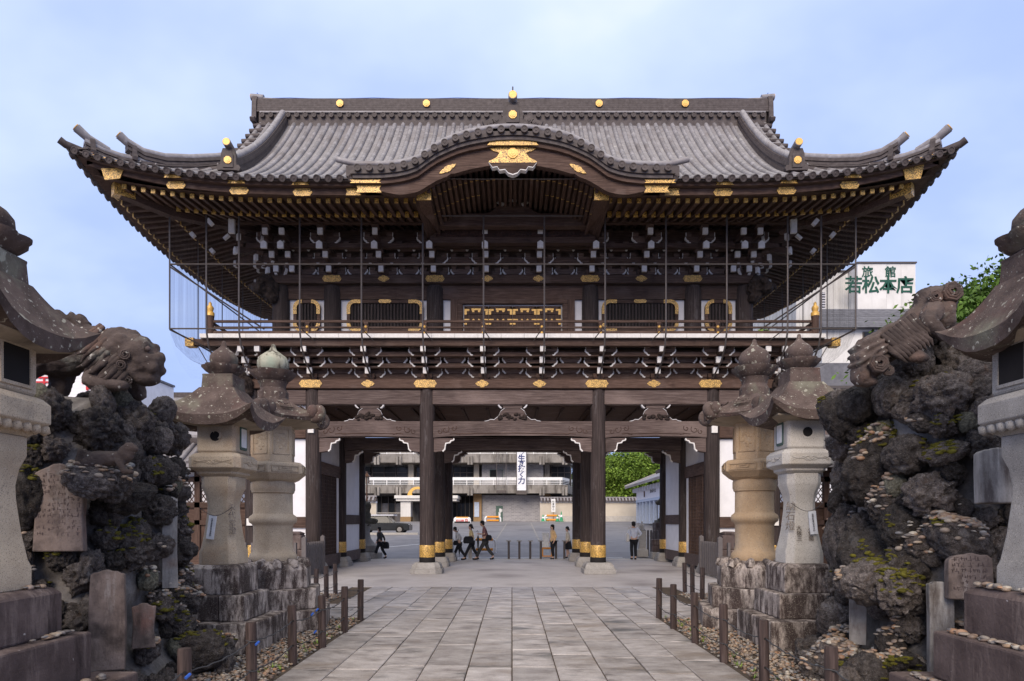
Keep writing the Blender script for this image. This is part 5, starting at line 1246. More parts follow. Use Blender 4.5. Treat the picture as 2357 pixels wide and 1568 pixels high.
    pet = lambda kk, i: 1+kk*(abs(math.sin(i*PI*6/n))-.5)
    for r, zz, kk in ((.16, 3.78, 0), (.2, 3.80, .03), (.27, 3.86, .1), (.32, 3.92, .15), (.335, 3.955, .12), (.28, 3.95, .08), (.18, 3.92, 0)):
        rs.append([(r*pet(kk, i)*math.cos(2*PI*i/n), r*pet(kk, i)*math.sin(2*PI*i/n), q(zz)) for i in range(n)])
    B(MB().loft(rs), 'lotus_cup', roof, 55)
    B(MB().lathe([(.15, q(3.93)), (.21, q(3.97)), (.238, q(4.05)), (.235, q(4.12)), (.20, q(4.19)), (.12, q(4.25)), (.06, q(4.29)), (.035, q(4.35)), (.03, q(4.38)), (.001, q(4.40))], 28), 'jewel', 'stone_roof' if lanX > 0 else 'stone_mossy', 60)
    return t
def hang_tag(lan, x, y, z, lines, label, tilt, rz):
    t = thing('notice_tag', label, 'tag', (x, y, z))
    t.rotation_euler = (0, tilt, rz)
    put('board', MB().box(-.048, .048, -.008, .008, -.30, 0).mesh('board', 'paper'), t)
    text('lettering', '\n'.join(lines), .027, 'ink', (0, -.010, -.15), t, line=.86)
    return t
SL1 = square_lantern(-3.77, 8.53, 'pale square stone lantern with a crescent moon window left of the path', win='moon')
SL2 = square_lantern(3.84, 8.72, 'light grey square stone lantern with a round open window right of the path', zs=1.05, body='granite_pale')
HL1 = hex_lantern(-3.72, 10.15, 'beige six-sided stone lantern with scrolled roof left of the path', 1.0, math.radians(-78))
HL2 = hex_lantern(3.83, 10.3, 'orange-brown six-sided stone lantern with scrolled roof right of the path', 1.035, math.radians(-102), body='granite_orange')
NL = square_lantern(-3.75, 4.62, 'large stone lantern cut off by the left edge of the photo', zs=.985, base='stone_dark', base_h=(.70, .47, .335), bz=(.42, .785, 1.15), win=False, k=.93, fin=1.15, rh=.505, group='near stone lanterns cut by the photo edges')
NR = square_lantern(3.77, 4.62, 'large weathered stone lantern cut off by the right edge of the photo', zs=.985, base='stone_dark', base_h=(.70, .48, .34), bz=(.42, .79, 1.15), win=False, k=.90, fin=1.18, rh=.475, body='granite_grey', group='near stone lanterns cut by the photo edges')
# carved lettering on the shafts
def carve(par, body_, size, x, y, z, rx, rz, m='ink', line=1.0):
    return text('carved_lettering', body_, size, m, (x, y, z), par, (rx, 0, rz), .003, line=line)
carve(SL2, '納\n石\n燈', .13, -.19, -.18, 1.70, PI/2-.10, -PI/4, 'carved_shade')
carve(SL2, '人\n仲\n間', .07, .06, -.215, 1.48, PI/2-.14, 0, 'carved_shade'); carve(SL2, '大\n阪\n三', .07, -.09, -.215, 1.48, PI/2-.14, 0, 'carved_shade')
carve(SL1, '永\n代\n常\n燈', .10, .185, -.18, 1.66, PI/2-.10, PI/4, 'carved_shade')
w_ = MB().tube([(-.21+.42*k/16, -.235-.02*math.sin(PI*k/16), 1.82-.11*math.sin(PI*k/16)) for k in range(17)], .004, 5)
put('tag_wire', w_.mesh('tag_wire', 'cable'), SL1); put('tag_wire', w_.mesh('tag_wire', 'cable'), SL2, (0, 0, .06))
hang_tag(SL1, -3.80, 8.285, 1.71, list('ちかよらないで下さい'), 'small white lettered tag wired round the lantern with the crescent window', .14, 0)
hang_tag(SL2, 3.90, 8.475, 1.77, list('ちかよらないで下さい'), 'small white lettered tag wired round the lantern with the round window', -.10, 0)
# ================================================================== LAVA ROCK MOUNDS
from mathutils.bvhtree import BVHTree
def rock_variant(i, sub=4):
    v, f = ROCKI
    s = Vector((i*7.3, i*3.1, -i*5.7)); out = []
    r0 = random.Random(i); ax = (r0.uniform(.8, 1.3), r0.uniform(.7, 1.1), r0.uniform(.6, 1.0)); crag = i % 2
    for p in v:
        q = Vector(p); F1 = noise.voronoi(q*1.3+s)[0]; F2 = noise.voronoi(q*2.9+s)[0]
        if crag:
            F3 = noise.voronoi(q*6.5+s)[0]
            r = 1+.34*(.5-F1[0])+.22*(.45-F2[0])+.20*noise.noise(q*1.1+s)-.20*abs(noise.noise(q*2.6+s))-.13*abs(noise.noise(q*6+s))+.07*noise.noise(q*13+s)+.04*noise.noise(q*26+s)-.16*math.exp(-(F3[0]/.17)**2)-.6*max(0, noise.noise(q*2.4-s)-.14)
        else: r = 1+.16*noise.noise(q*1.0+s)+.16*min(.45, F1[1]-F1[0])+.07*min(.3, F2[1]-F2[0])+.08*noise.noise(q*4.5+s)-.07*abs(noise.noise(q*7+s))+.05*noise.noise(q*14+s)+.025*noise.noise(q*28+s)-.34*max(0, noise.noise(q*2.2-s)-.18)
        out.append((q.x*r*ax[0], q.y*r*ax[1], q.z*r*ax[2]))
    return np.array(out), f
ROCKI = ico(5)
NV = 12
RVAR = [rock_variant(i) for i in range(NV)]
RME = [np_mesh('lava_rock', v, f, 'lava') for v, f in RVAR]
RML = []
for i in (1, 4): m_ = RME[i].copy(); m_.materials.clear(); m_.materials.append(MATS['lava_lichen']); RML.append(m_)
RLO = ico(3)
OUTL = [(0,830),(100,880),(150,930),(200,900),(260,868),(310,862),(330,880),(420,905),(440,960),(470,1100),(480,1300),(560,1480),(600,1560)]
OUTR = [(1760,1560),(1800,1490),(1850,1430),(1880,1300),(1905,1150),(1912,1000),(1925,900),(1940,880),(2040,850),(2080,790),(2110,745),(2150,718),(2230,745),(2270,800),(2300,850),(2400,850)]
def outline_y(sg, p):     # how high the heap may reach on its visible side
    px = VX+p[0]*F/p[1]; o_ = OUTL if sg < 0 else OUTR
    return float(np.interp(px, [a for a, b in o_], [b for a, b in o_]))
def too_high(sg, p, s): return VY-(p[2]+s-H)*F/p[1] < outline_y(sg, p)
def mound(sg, label, top, tablets, seed, hump=None, extra=(), keepout=()):
    cx, cy = sg*5.30, 6.66
    t = thing('rock_mound', label, 'rockery', (cx, cy, 0), 0, 'lava rock mounds either side of the path')
    PZ = [0, .25, .6, 1.3, 2.0, 2.5, 2.85, top-.1, top]; PR = [1.16, 1.08, 1.0, .97, .95, .93, .86, .62, .3]
    def surf(th, z):
        k = float(np.interp(z, PZ, PR)); c, s_ = math.cos(th), math.sin(th); e_ = .55
        x = 1.70*k*math.copysign(abs(c)**e_, c); y = 1.16*k*math.copysign(abs(s_)**e_, s_)
        return Vector((cx+x, cy+y, z))
    m = MB(); rings = []
    for z in np.linspace(0, top-.06, 34):
        ring = []
        for a in range(64):
            p = surf(2*PI*a/64, z); d = Vector((p.x-cx, p.y-cy, 0)); n_ = d.normalized()
            w = .13*noise.noise(p*1.6)+.08*noise.noise(p*4.1)-.10
            q = p+n_*w
            q.z = min(q.z, H+(VY-outline_y(sg, q)-26)*q.y/F) if q.z > 1.2 else q.z
            ring.append(q)
        rings.append(ring)
    m.loft(rings); m.build('mortar_core', 'mortar', t, smooth=80)
    r_ = random.Random(seed); spots = []
    tri_v, tri_f, nvt = [], [], 0
    def add(p, s, var=None, lich=False, sc=(1, 1, 1)):
        nonlocal nvt
        k = (r_.randrange(NV//2)*2+(1 if r_.random() < (.8 if sg < 0 else .45) else 0)) if var is None else var
        me = RML[k % 2] if lich else RME[k]
        vv = RVAR[(1, 4)[k % 2]] if lich else RVAR[k]
        o = put('lava_rock', me, t, (p[0]-cx, p[1]-cy, p[2]), (r_.uniform(0, 6.28), r_.uniform(0, 6.28), r_.uniform(0, 6.28)) if sc == (1, 1, 1) else (0, 0, r_.uniform(0, 6.28)), scale=(s*sc[0], s*sc[1], s*sc[2]))
        M = Matrix.LocRotScale(Vector(p), o.rotation_euler, o.scale); Mn = np.array(M)
        tri_v.append(vv[0]@Mn[:3, :3].T+Mn[:3, 3]); tri_f.append(vv[1]+nvt); nvt += len(vv[0])
    def ok(p, s):
        for q in tablets:
            c, rz, w, h = q[0], q[1], q[2], q[3]
            d = Vector(p)-Vector(c); u = d.x*math.cos(rz)+d.y*math.sin(rz)
            if abs(u) < w/2+s*.2 and abs(d.z) < h/2+s*.25 and d.length < 1.3: return False
        for c, rad in keepout:
            if (Vector(p)-Vector(c)).length < rad+s*.5: return False
        return True
    tries = 0
    while tries < 6000 and len(spots) < 285:
        tries += 1
        if r_.random() < .12:
            p = Vector((cx+sg*-1*r_.uniform(-1.2, 1.35), cy+r_.uniform(-.95, .9), top-r_.uniform(.02, .22)))
        else:
            th = r_.uniform(-2.9, 1.0) if sg < 0 else r_.uniform(PI-1.0, PI+2.9)
            z = r_.uniform(.05, top-.1)**1.0; p = surf(th, z)
        s = r_.choice((.13, .16, .19, .22, .26) if sg > 0 else (.11, .14, .17, .20)) if tries < 500 else r_.uniform(.07, .14)
        if p.z < .5: s *= .8
        if p.z > .5 and too_high(sg, p, s*.85): continue
        if p.y > 7.7 and p.z < 1.4: continue
        if not ok(p, s) : continue
        if any((p-q).length < (s+s2)*(.80 if sg > 0 else .74) for q, s2 in spots): continue
        spots.append((p, s)); add(p, s*1.18, lich=(s < .15 and r_.random() < .07))
    for e_ in extra: add(*e_)
    if hump:
        for c, n, spread, z0, z1, s0 in hump:
            for k in range(n):
                u = k/max(1, n-1); zz = z0+(z1-z0)*u; w = spread*(1-.7*u)
                q = (c[0]+r_.uniform(-w, w), c[1]+r_.uniform(-.35, .35)*(1-.5*u), zz); q = q if not too_high(sg, q, .2) else (q[0], q[1], zz-.22); (None if too_high(sg, q, .17) else add(q, s0*r_.uniform(.75, 1.2)))
    for c, rz, w, h, mm, th_ in tablets:
        p = []
        for k in range(9): p.append((-w/2+w*k/8+r_.uniform(-.01, .01), h/2+(-.06*abs(k-4)/4*w/.3)*r_.uniform(.3, 1.2)))
        poly = [(w/2+r_.uniform(-.02, .01), -h*.1), (w/2, -h/2), (-w/2, -h/2), (-w/2+r_.uniform(-.01, .02), h*.1)]
        o = put('stone_tablet', MB().prism(p+poly, -th_/2, th_/2).mesh('stone_tablet', mm), t, (c[0]-cx, c[1]-cy, c[2]), (-.06, 0, rz)); b = o.modifiers.new('b', 'BEVEL'); b.width = .012; b.segments = 2
        if w > .3:     # rows of worn engraved characters
            g = MB(); 
            for i in range(9):
                for j in range(int(h/.055)):
                    x, z = -w*.38+w*.76*i/8, h*.36-j*.05
                    if z < -h*.36 or r_.random() < .2: continue
                    for q in range(3): a, b2 = r_.uniform(-.012, .012), r_.uniform(-.014, .014); g.box(x+a-.010*(q % 2)-.003, x+a+.010*(q % 2)+.003, -th_/2-.0015, -th_/2+.002, z+b2-.009*(1-q % 2)-.002, z+b2+.009*(1-q % 2)+.002)
            put('engraved_text', g.mesh('engraved_text', 'stone_dark'), o)['kind'] = 'stuff'
    bvh = BVHTree.FromPolygons([tuple(p) for p in np.concatenate(tri_v)], [tuple(int(i) for i in f) for f in np.concatenate(tri_f)])
    return t, bvh
def on_ledges(bvh, sg, n, xr, yr, nmin=.72, zr=(0.05, 3.2), seed=1, thr=.05, sc=1.6):
    r_ = random.Random(seed); out = []
    for _ in range(n):
        x, y = r_.uniform(*xr), r_.uniform(*yr); z = 4.5
        if sg > 0: x = abs(x)
        for k in range(14):
            h = bvh.ray_cast(Vector((x, y, z)), Vector((0, 0, -1)))
            if h[0] is None: break
            p, nn = h[0], h[1]
            if nn.z > nmin and zr[0] < p.z < zr[1] and noise.noise(p*sc+Vector((seed, 0, 0))) > thr:
                out.append((p.x, p.y, p.z+.008))
            z = p.z-.03
    return out
TL = [((-3.90, 5.64, 1.76), .30, .38, .76, 'tablet', .12), ((-3.46, 5.58, .80), .42, .26, .86, 'tablet', .1), ((-3.60, 6.86, 1.42), .52, .15, .96, 'tablet_pale', .1), ((-3.47, 6.14, .66), .5, .20, .42, 'tablet', .08)]
MLeft, BL = mound(-1, 'dark lava rock mound with lettered tablets, standing lion on its top, left of the path', 2.98, TL, 21, extra=(((-3.35, 6.95, .25), .26), ((-3.3, 7.3, .2), .24), ((-3.18, 7.1, .12), .16), ((-3.5, 5.75, 1.98), .22), ((-3.62, 5.6, 2.0), .2)), keepout=(((-3.40, 5.62, 2.17), .18),))
TR = [((3.50, 6.6, .82), -.5, .15, .84, 'tablet_pale', .1), ((4.02, 5.42, 2.02), -.2, .28, .46, 'tablet_pale', .12), ((3.86, 5.52, 1.18), -.3, .32, .40, 'tablet', .12), ((3.72, 5.66, .72), -.3, .2, .8, 'tablet_pale', .1)]
MRight, BR = mound(1, 'tall dark lava rock mound strewn with pebbles, right of the path', 3.02, TR, 34, hump=(((4.25, 6.8), 22, .85, 2.95, 3.62, .21), ((4.7, 6.7), 10, .5, 2.9, 3.35, .2), ((3.75, 6.75), 7, .35, 2.85, 3.15, .18)), extra=(((3.35, 6.7, .2), .25), ((3.25, 6.3, .15), .22), ((3.1, 6.0, .1), .17), ((3.15, 6.8, .12), .18), ((3.4, 6.2, 1.08), .27), ((3.50, 5.95, 1.02), .24), ((3.3, 6.05, .15), .24)))
for sg, bv_, par in ((-1, BL, 'left'), (1, BR, 'right')):
    xr = (-5.2, -2.9) if sg < 0 else (2.9, 5.2)
    pk = on_ledges(bv_, sg, 7000 if sg < 0 else 15000, xr, (5.3, 7.6), .70, (.05, 2.3 if sg < 0 else 2.6), 3 if sg < 0 else 8, .10 if sg < 0 else .13)
    o = scatter('pebbles', pk, .032, 'pebble', base=ICO2, tilt=.25); tag(o, kind='stuff')
    mk = on_ledges(bv_, sg, 5000, xr, (5.3, 7.6), .55, (.05, 3.1), 17, .30, 2.2)
    o = scatter('moss', [(a, b, c-.012) for a, b, c in mk], .035, 'moss', base=ICO1, flat=.4); tag(o, kind='stuff')
# pebbles left on the near plinths
for s in (1, -1):
    r_ = np.random.default_rng(9+s); pts = []
    n = 46 if s > 0 else 13
    for z, h in ((.42, .65), (.785, .44), (1.15, .31)):
        k = n if z < 1 else n//2
        u = r_.uniform(-.9, .95, k); w = r_.uniform(.05, .17, k)
        if s < 0: u = r_.normal(.35, .22, k)
        pts += [(s*(3.75-h*.93-.0+b*.2-(.0)), 4.62+a*h*.9, z+.012+r_.uniform(0, .02)) for a, b in zip(u, w)]
    tag(scatter('pebbles', pts, .032, 'pebble', base=ICO2, tilt=.2), kind='stuff')
# ------------------------------------------------------------------ lions
def mane(c): return .012*math.sin((c.x*1.2+c.z)*95+4*noise.noise(c*5))
def snail(m, c, r, nrm, turns=2.2, th=.3):
    n_ = Vector(nrm).normalized(); a = n_.cross(Vector((0,0,1))).normalized(); b = n_.cross(a); c = Vector(c)
    N_ = 22; m.tube([c+(a*math.cos(w)+b*math.sin(w))*r*(1-.8*i/N_)+n_*r*.35*i/N_ for i, w in enumerate(np.linspace(0, turns*2*PI, N_))], [r*th*(1-.5*i/N_) for i in range(N_)], 6)
def locks(m, pts, r):
    m.tube(pts, [r*.8, r, r*.75, r*.15][:len(pts)], 7)
def lion_left():
    t = thing('lion_statue', 'brown stone lion standing on top of the left rock mound with its head lowered', 'statue', (-4.14, 6.45, 2.93))
    P_ = [('e', (-.34, 0, .40), (.34, .22, .27)), ('e', (.02, -.02, .43), (.38, .20, .21), 0, .10), ('e', (.30, -.03, .38), (.26, .22, .25)),
          ('e', (.48, -.07, .34), (.19, .19, .20)), ('e', (.585, -.15, .41), (.065, .06, .06)), ('e', (.60, -.01, .42), (.065, .06, .06)), ('e', (.63, -.085, .27), (.10, .14, .085)), ('e', (.70, -.085, .31), (.045, .085, .05)), ('e', (.66, -.155, .20), (.075, .055, .06)), ('e', (.66, -.02, .20), (.075, .055, .06)),
          ('e', (.56, -.085, .09), (.115, .12, .06)), ('e', (.64, -.085, .10), (.05, .10, .06)), ('e', (.56, -.09, .24), (.13, .15, .12)), ('e', (.47, -.09, .16), (.1, .15, .10)), ('e', (.40, -.22, .45), (.075, .035, .06), .3, .6),
          ('c', (-.46, -.10, .34), (-.60, -.15, .10), .18, .09), ('c', (-.60, -.15, .10), (-.48, -.17, -.18), .095, .075), ('e', (-.43, -.19, -.22), (.14, .09, .06)),
          ('c', (-.40, .14, .28), (-.48, .16, -.1), .15, .08),
          ('c', (.20, -.15, .26), (.10, -.22, .05), .12, .08), ('c', (.10, -.22, .05), (.34, -.26, .0), .08, .07), ('e', (.40, -.27, .0), (.11, .08, .06)), ('c', (.28, .14, .22), (.36, .16, .0), .11, .08),
          ('e', (-.42, .02, .66), (.20, .12, .15)), ('e', (-.22, .02, .66), (.17, .10, .12)), ('e', (-.56, .0, .54), (.10, .1, .13))]
    blobs('body', P_, 'statue', t, .016, 3, lambda c: (.014*math.sin((c.x+c.z)*75+3*noise.noise(c*6)) if c.z > .60 and c.x < 0 else 0)+.014*noise.noise(c*9)+.007*noise.noise(c*26))
    m = MB()
    for k in range(9):
        for j in range(3):
            x = .14+.034*k+.03*j; z = .60-.022*k-.13*j; y = -.17-.035*j-.02*math.sin(k*2+j)
            locks(m, [(x, y+.06, z+.02), (x-.03, y-.02, z-.07), (x-.10-.03*(k % 2), y-.03, z-.15), (x-.19, y-.01, z-.17-.05*(k % 3))], .030)
    put('mane', m.mesh('mane', 'statue', 60), t); m = MB()
    for c, r in (((.46, -.255, .30), .05), ((.42, -.255, .20), .05), ((.38, -.245, .11), .05), ((.47, -.23, .06), .045)): snail(m, c, r, (.35, -1, 0), 2.2, .22)
    snail(m, (-.34, -.15, .66), .11, (0, -1, .1), 2.6); snail(m, (-.52, -.15, .50), .08, (-.2, -1, 0), 2.2)
    o = put('curls', m.mesh('curls', 'statue', 60), t); o['kind'] = 'stuff'
    e_ = MB(); e_.lathe([(.001, -.03), (.022, -.015), (.028, 0), (.022, .015), (.001, .03)], 10); put('eye', e_.mesh('eye', 'stone_dark', 60), t, (.64, -.185, .37))
    tt = MB()
    for q in range(4): tt.lathe([(.014, .17), (.001, .21)], 6, (.66+.02*(q % 2), -.16+.05*q))
    put('teeth', tt.mesh('teeth', 'statue'), t)['kind'] = 'stuff'
    return t
def lion_right():
    t = thing('lion_statue', 'grey-brown stone lion climbing head down over the right rock mound with curled tail up', 'statue', (3.66, 6.28, 3.24))
    P_ = [('e', (-.24, -.05, -.02), (.19, .18, .20)), ('e', (-.33, -.10, -.12), (.12, .14, .13)), ('e', (-.37, -.13, -.22), (.08, .11, .10)), ('e', (-.27, -.16, -.13), (.12, .1, .12)), ('e', (-.30, -.12, -.29), (.09, .1, .045)), ('e', (-.39, -.07, -.08), (.06, .05, .05)), ('e', (-.37, -.19, -.08), (.06, .05, .05)),
          ('c', (-.15, 0, .04), (.16, .05, .24), .19, .15), ('c', (.16, .05, .24), (.42, .08, .50), .15, .15), ('e', (.42, .05, .54), (.17, .15, .15)), ('e', (.54, .05, .52), (.12, .12, .17)),
          ('c', (.0, -.1, .06), (.12, -.2, -.06), .1, .07), ('e', (.12, -.22, -.08), (.1, .07, .05)), ('c', (.36, -.06, .42), (.22, -.2, .26), .11, .08), ('c', (.22, -.2, .26), (.34, -.24, .12), .08, .06), ('e', (.48, -.02, .4), (.12, .12, .2))]
    blobs('body', P_, 'statue', t, .016, 3, lambda c: (.016*math.sin((c.z*1.1-c.x*.7)*80+3*noise.noise(c*5)) if c.x < .02 and c.z > -.16 else 0)+.014*noise.noise(c*9)+.007*noise.noise(c*26))
    m = MB()
    for cx, cz, r, y in ((.51, .58, .095, -.105), (.35, .53, .065, -.105), (-.27, -.14, .085, -.26), (-.17, -.20, .05, -.24)): snail(m, (cx, y, cz), r, (.0, -1, .12), 3.0)
    put('curls', m.mesh('curls', 'statue', 60), t)['kind'] = 'stuff'
    m = MB()
    for j in range(2):
        for k in range(9): locks(m, [(-.16+.035*k+.02*j, -.12-.03*j, .16+.025*k-.09*j), (-.13+.035*k, -.19-.02*j, .08+.02*k-.09*j), (-.06+.035*k, -.22-.02*j, .01+.02*k-.09*j), (.03+.03*k, -.2, -.04+.02*k-.08*j)], .028)
    put('mane', m.mesh('mane', 'statue', 60), t)
    return t
lion_left(); lion_right()
t = thing('lion_statue', 'small spotted stone lion crouching on a ledge in the front of the left rock mound', 'statue', (-3.45, 5.58, 2.06))
blobs('body', [('e', (-.12, 0, .10), (.11, .075, .085)), ('c', (-.1, 0, .12), (.12, 0, .12), .075, .065), ('e', (.15, -.01, .16), (.07, .06, .075)), ('e', (.19, -.02, .21), (.055, .05, .05)), ('e', (.235, -.02, .20), (.03, .035, .03)), ('c', (.12, -.05, .08), (.17, -.07, .0), .035, .028), ('e', (.21, -.07, .0), (.05, .03, .025)), ('c', (-.16, -.05, .07), (-.2, -.06, .0), .05, .035), ('e', (-.22, 0, .09), (.07, .05, .08)), ('c', (-.22, 0, .15), (-.27, -.01, -.03), .06, .05)], 'statue', t, .014, 3, lambda c: .006*math.sin((c.x*.4+c.y)*150)*(1 if c.x < -.19 else 0)+.004*noise.noise(c*40))
# ================================================================== ROPE FENCE POSTS
pme = MB().lathe([(.050, -.05), (.050, .655), (.046, .675), (.001, .677)], 16).mesh('fence_post', 'post_wood', 50)
hme = MB().tube([(0, -.052, 0), (0, -.044, 0)], .013, 10).mesh('wire_hole', 'dark')
ordn = ['first', 'second', 'third', 'fourth', 'fifth', 'sixth', 'seventh']
PL = [(-2.49, 3.85), (-2.49, 4.96), (-2.49, 6.24), (-2.52, 7.49), (-2.46, 8.45), (-2.47, 9.61), (-2.50, 10.75)]
PR_ = [(2.47, 3.88), (2.47, 5.03), (2.47, 6.376), (2.47, 7.59), (2.47, 8.79), (2.465, 9.95), (2.48, 11.0)]
def fence(pl, side, lab, far=False):
    tops = []
    for k, (x, y) in enumerate(pl):
        l_ = lab(k)
        o = thing('fence_post', l_, 'post', (x, y, 0), random.Random(k+len(side)).uniform(-.4, .4), 'round wooden rope fence posts along the path'); put('timber', pme, o, rot=(random.Random(k*3+1).uniform(-.015, .015), random.Random(k*7).uniform(-.02, .02), 0))
        for z in (.50, .22): put('wire_hole', hme, o, (0, 0, z), (0, 0, -.2 if x > 0 else .4))
        if k % 2 == (0 if x < 0 else 1):
            for z in (.50, .22): put('wire_wrap', MB().tube([(.053*math.cos(a), .053*math.sin(a), z+.006*math.sin(2*a)) for a in np.linspace(0, 2*PI, 17)], .005, 5).mesh('wire_wrap', 'cable'), o)
    w = thing('fence_wire', 'twisted black wire strung between the %s fence posts' % side, 'wire', (0, 0, 0))
    for z in (.50, .22):
        for (x0, y0), (x1, y1) in zip(pl[:-1], pl[1:]):
            pts = [(x0+(x1-x0)*u, y0+(y1-y0)*u, z-.10*4*u*(1-u)*.45+.006*math.sin(u*31+x0*9+y0*5)) for u in np.linspace(0, 1, 15)]
            MB().tube(pts, .0065, 5).build('wire', 'cable', w, rel=False)
    return w
wl_ = fence(PL, 'left hand', lambda k: 'round dark wooden fence post left of the path, %s nearest of the row' % ordn[k])
fence(PR_, 'right hand', lambda k: 'round dark wooden fence post right of the path, %s nearest of the row' % ordn[k])
fence([(-3.96, 13.15), (-3.96, 13.9), (-3.96, 14.62)], 'far left', lambda k: 'round dark wooden fence post beside the far left gravel patch, %s nearest' % ordn[k])
fence([(3.94, 13.5), (3.95, 14.26), (3.98, 15.0)], 'far right', lambda k: 'round dark wooden fence post beside the far right gravel patch, %s nearest' % ordn[k])
for x, y, z in ((-2.43, 4.92, .49), (-2.5, 4.75, .44), (-2.42, 6.23, .49), (-2.50, 8.40, .51), (-2.53, 8.3, .47), (-2.52, 8.38, .23)):
    put('blue_tie', MB().tube([(x, y, z), (x-.01, y-.05, z-.02)], .012, 6).mesh('blue_tie', 'blue_tie'), wl_)
for z in (.5, .22):
    MB().tube([(-2.5, 10.75, z), (-3.2, 10.85, z-.03), (-3.6, 10.9, z-.01)], .006, 5).build('wire', 'cable', wl_, rel=False)
# ================================================================== SIDE GALLERIES AND THINGS BY THE GATE
def gallery(s):
    t = thing('side_gallery', 'low tiled wooden gallery with diamond lattice joining the gate on the %s' % ('left' if s < 0 else 'right'), 'gallery', (s*11.2, 22, 0), 0)
    B = lambda m, nm, ma, sm=0: m.build(nm, ma, t, smooth=sm)
    bx = lambda m, x0, x1, y0, y1, z0, z1: m.box(min(s*x0, s*x1), max(s*x0, s*x1), y0, y1, z0, z1)
    x0, x1 = 8.5, 15.5
    for k in range(5): B(bx(MB(), x0+.3+k*1.7, x0+.48+k*1.7, 21.9, 22.08, .1, 3.5), 'post', 'wood_z')
    for z0, z1, d in ((3.30, 3.52, .0), (2.95, 3.12, .02), (2.08, 2.26, .02), (1.5, 1.66, .02), (.1, .4, .04)): B(bx(MB(), x0, x1, 21.92-d, 22.06+d, z0, z1), 'rail', 'wood_x')
    B(bx(MB(), x0, x1, 21.98, 22.02, 1.66, 2.08), 'board', 'wood_x')
    for k in range(20): B(bx(MB(), x0+k*.35+.003, x0+k*.35+.347, 21.98, 22.02, .4, 1.5), 'board', 'wood_z')
    B(bx(MB(), x0, x1, 21.98, 22.02, 3.12, 3.30), 'frieze', 'plaster')
    m = MB(); n = 44
    for k in range(-5, n+5):
        for dd in (1, -1):
            a = x0+k*.16; p, q = (a, 2.26), (a+dd*.5, 2.95)
            if min(p[0], q[0]) < x0 or max(p[0], q[0]) > x1: continue
            w = .016; y = 21.985 if dd > 0 else 22.012
            m.hexa([(s*(p[0]-w), y, p[1]), (s*(p[0]+w), y, p[1]), (s*(p[0]+w), y+.025, p[1]), (s*(p[0]-w), y+.025, p[1])], [(s*(q[0]-w), y, q[1]), (s*(q[0]+w), y, q[1]), (s*(q[0]+w), y+.025, q[1]), (s*(q[0]-w), y+.025, q[1])])
    B(m, 'lattice', 'wood_z')['kind'] = 'stuff'
    # tiled roof
    m = MB()
    for y0, z0, y1, z1 in ((20.9, 3.48, 22, 4.25), (23.1, 3.48, 22, 4.25)):
        m.hexa([(s*x0, y0, z0-.12), (s*x1, y0, z0-.12), (s*x1, y1, z1-.12), (s*x0, y1, z1-.12)], [(s*x0, y0, z0), (s*x1, y0, z0), (s*x1, y1, z1), (s*x0, y1, z1)])
    B(m, 'roof', 'tile')
    for k in range(24):
        x = s*(x0+.15+k*.29)
        put('roof_roll', MB().tube([(0, 0, 0), (0, 1.1, .77)], .07, 10).mesh('roof_roll', 'tile', 50) if k == 0 else rr_.data, t, (x-t.location.x, 20.88-22, 3.50)); rr_ = t.children[-1] if k == 0 else rr_
        if k % 1 == 0:
            e_ = put('rafter_end', MB().box(-.04, .04, 0, .9, -.1, 0).mesh('rafter_end', 'wood_y') if k == 0 else re_.data, t, (x-t.location.x, 20.98-22, 3.36)); re_ = e_ if k == 0 else re_
            c_ = put('painted_end', MB().box(-.043, .043, -.012, -.001, -.103, .003).mesh('painted_end', 'white_paint') if k == 0 else rc_.data, e_); rc_ = c_ if k == 0 else rc_
    for k in range(3): B(bx(MB(), x0, x1, 21.84+.02*k, 22.16-.02*k, 4.22+k*.07, 4.28+k*.07), 'ridge', 'tile_dark')
    B(MB().tube([(s*x0, 22, 4.46), (s*x1, 22, 4.46)], .08, 10), 'ridge_roll', 'tile', 50)
gallery(-1); gallery(1)
def picket(s):
    t = thing('picket_fence', 'weathered grey picket fence in front of the %s guardian niche' % ('left' if s < 0 else 'right'), 'fence', (s*5.85, 19.3, 0))
    for k in range(9):
        put('picket', MB().box(-.035, .035, -.05, .05, .05, 1.02).mesh('picket', 'fence_grey') if k == 0 else pk_.data, t, (-s*(-.0)+s*.0, -.85+k*.2, 0)); pk_ = t.children[0]
    for y in (-.95, .85): put('fence_post', MB().sq([(.06, 0), (.06, 1.15), (.001, 1.2)]).mesh('fence_post', 'fence_grey'), t, (0, y, 0))
    for z in (.25, .85): put('rail', MB().box(-.02, .02, -.95, .85, z-.04, z+.04).mesh('rail', 'fence_grey'), t, (s*.06, 0, 0))
    for k in range(8): put('picket', pk_.data, t, (s*(.25+k*.2), -.95, 0))
    b = thing('offering_stone', 'dark two-tier offering stone behind the %s picket fence' % ('left' if s < 0 else 'right'), 'stone block', (s*6.45, 19.4, 0))
    MB().box(-.36, .36, -.3, .3, 0, .78).build('block', 'stone_dark', b, rel=False, bevel=.02); MB().box(-.24, .24, -.2, .2, .78, 1.22).build('block', 'stone_dark', b, rel=False, bevel=.02)
    MB().sq([(.2, 1.22), (.22, 1.27), (.12, 1.32)]).build('cap', 'stone_dark', b, rel=False)
picket(-1); picket(1)
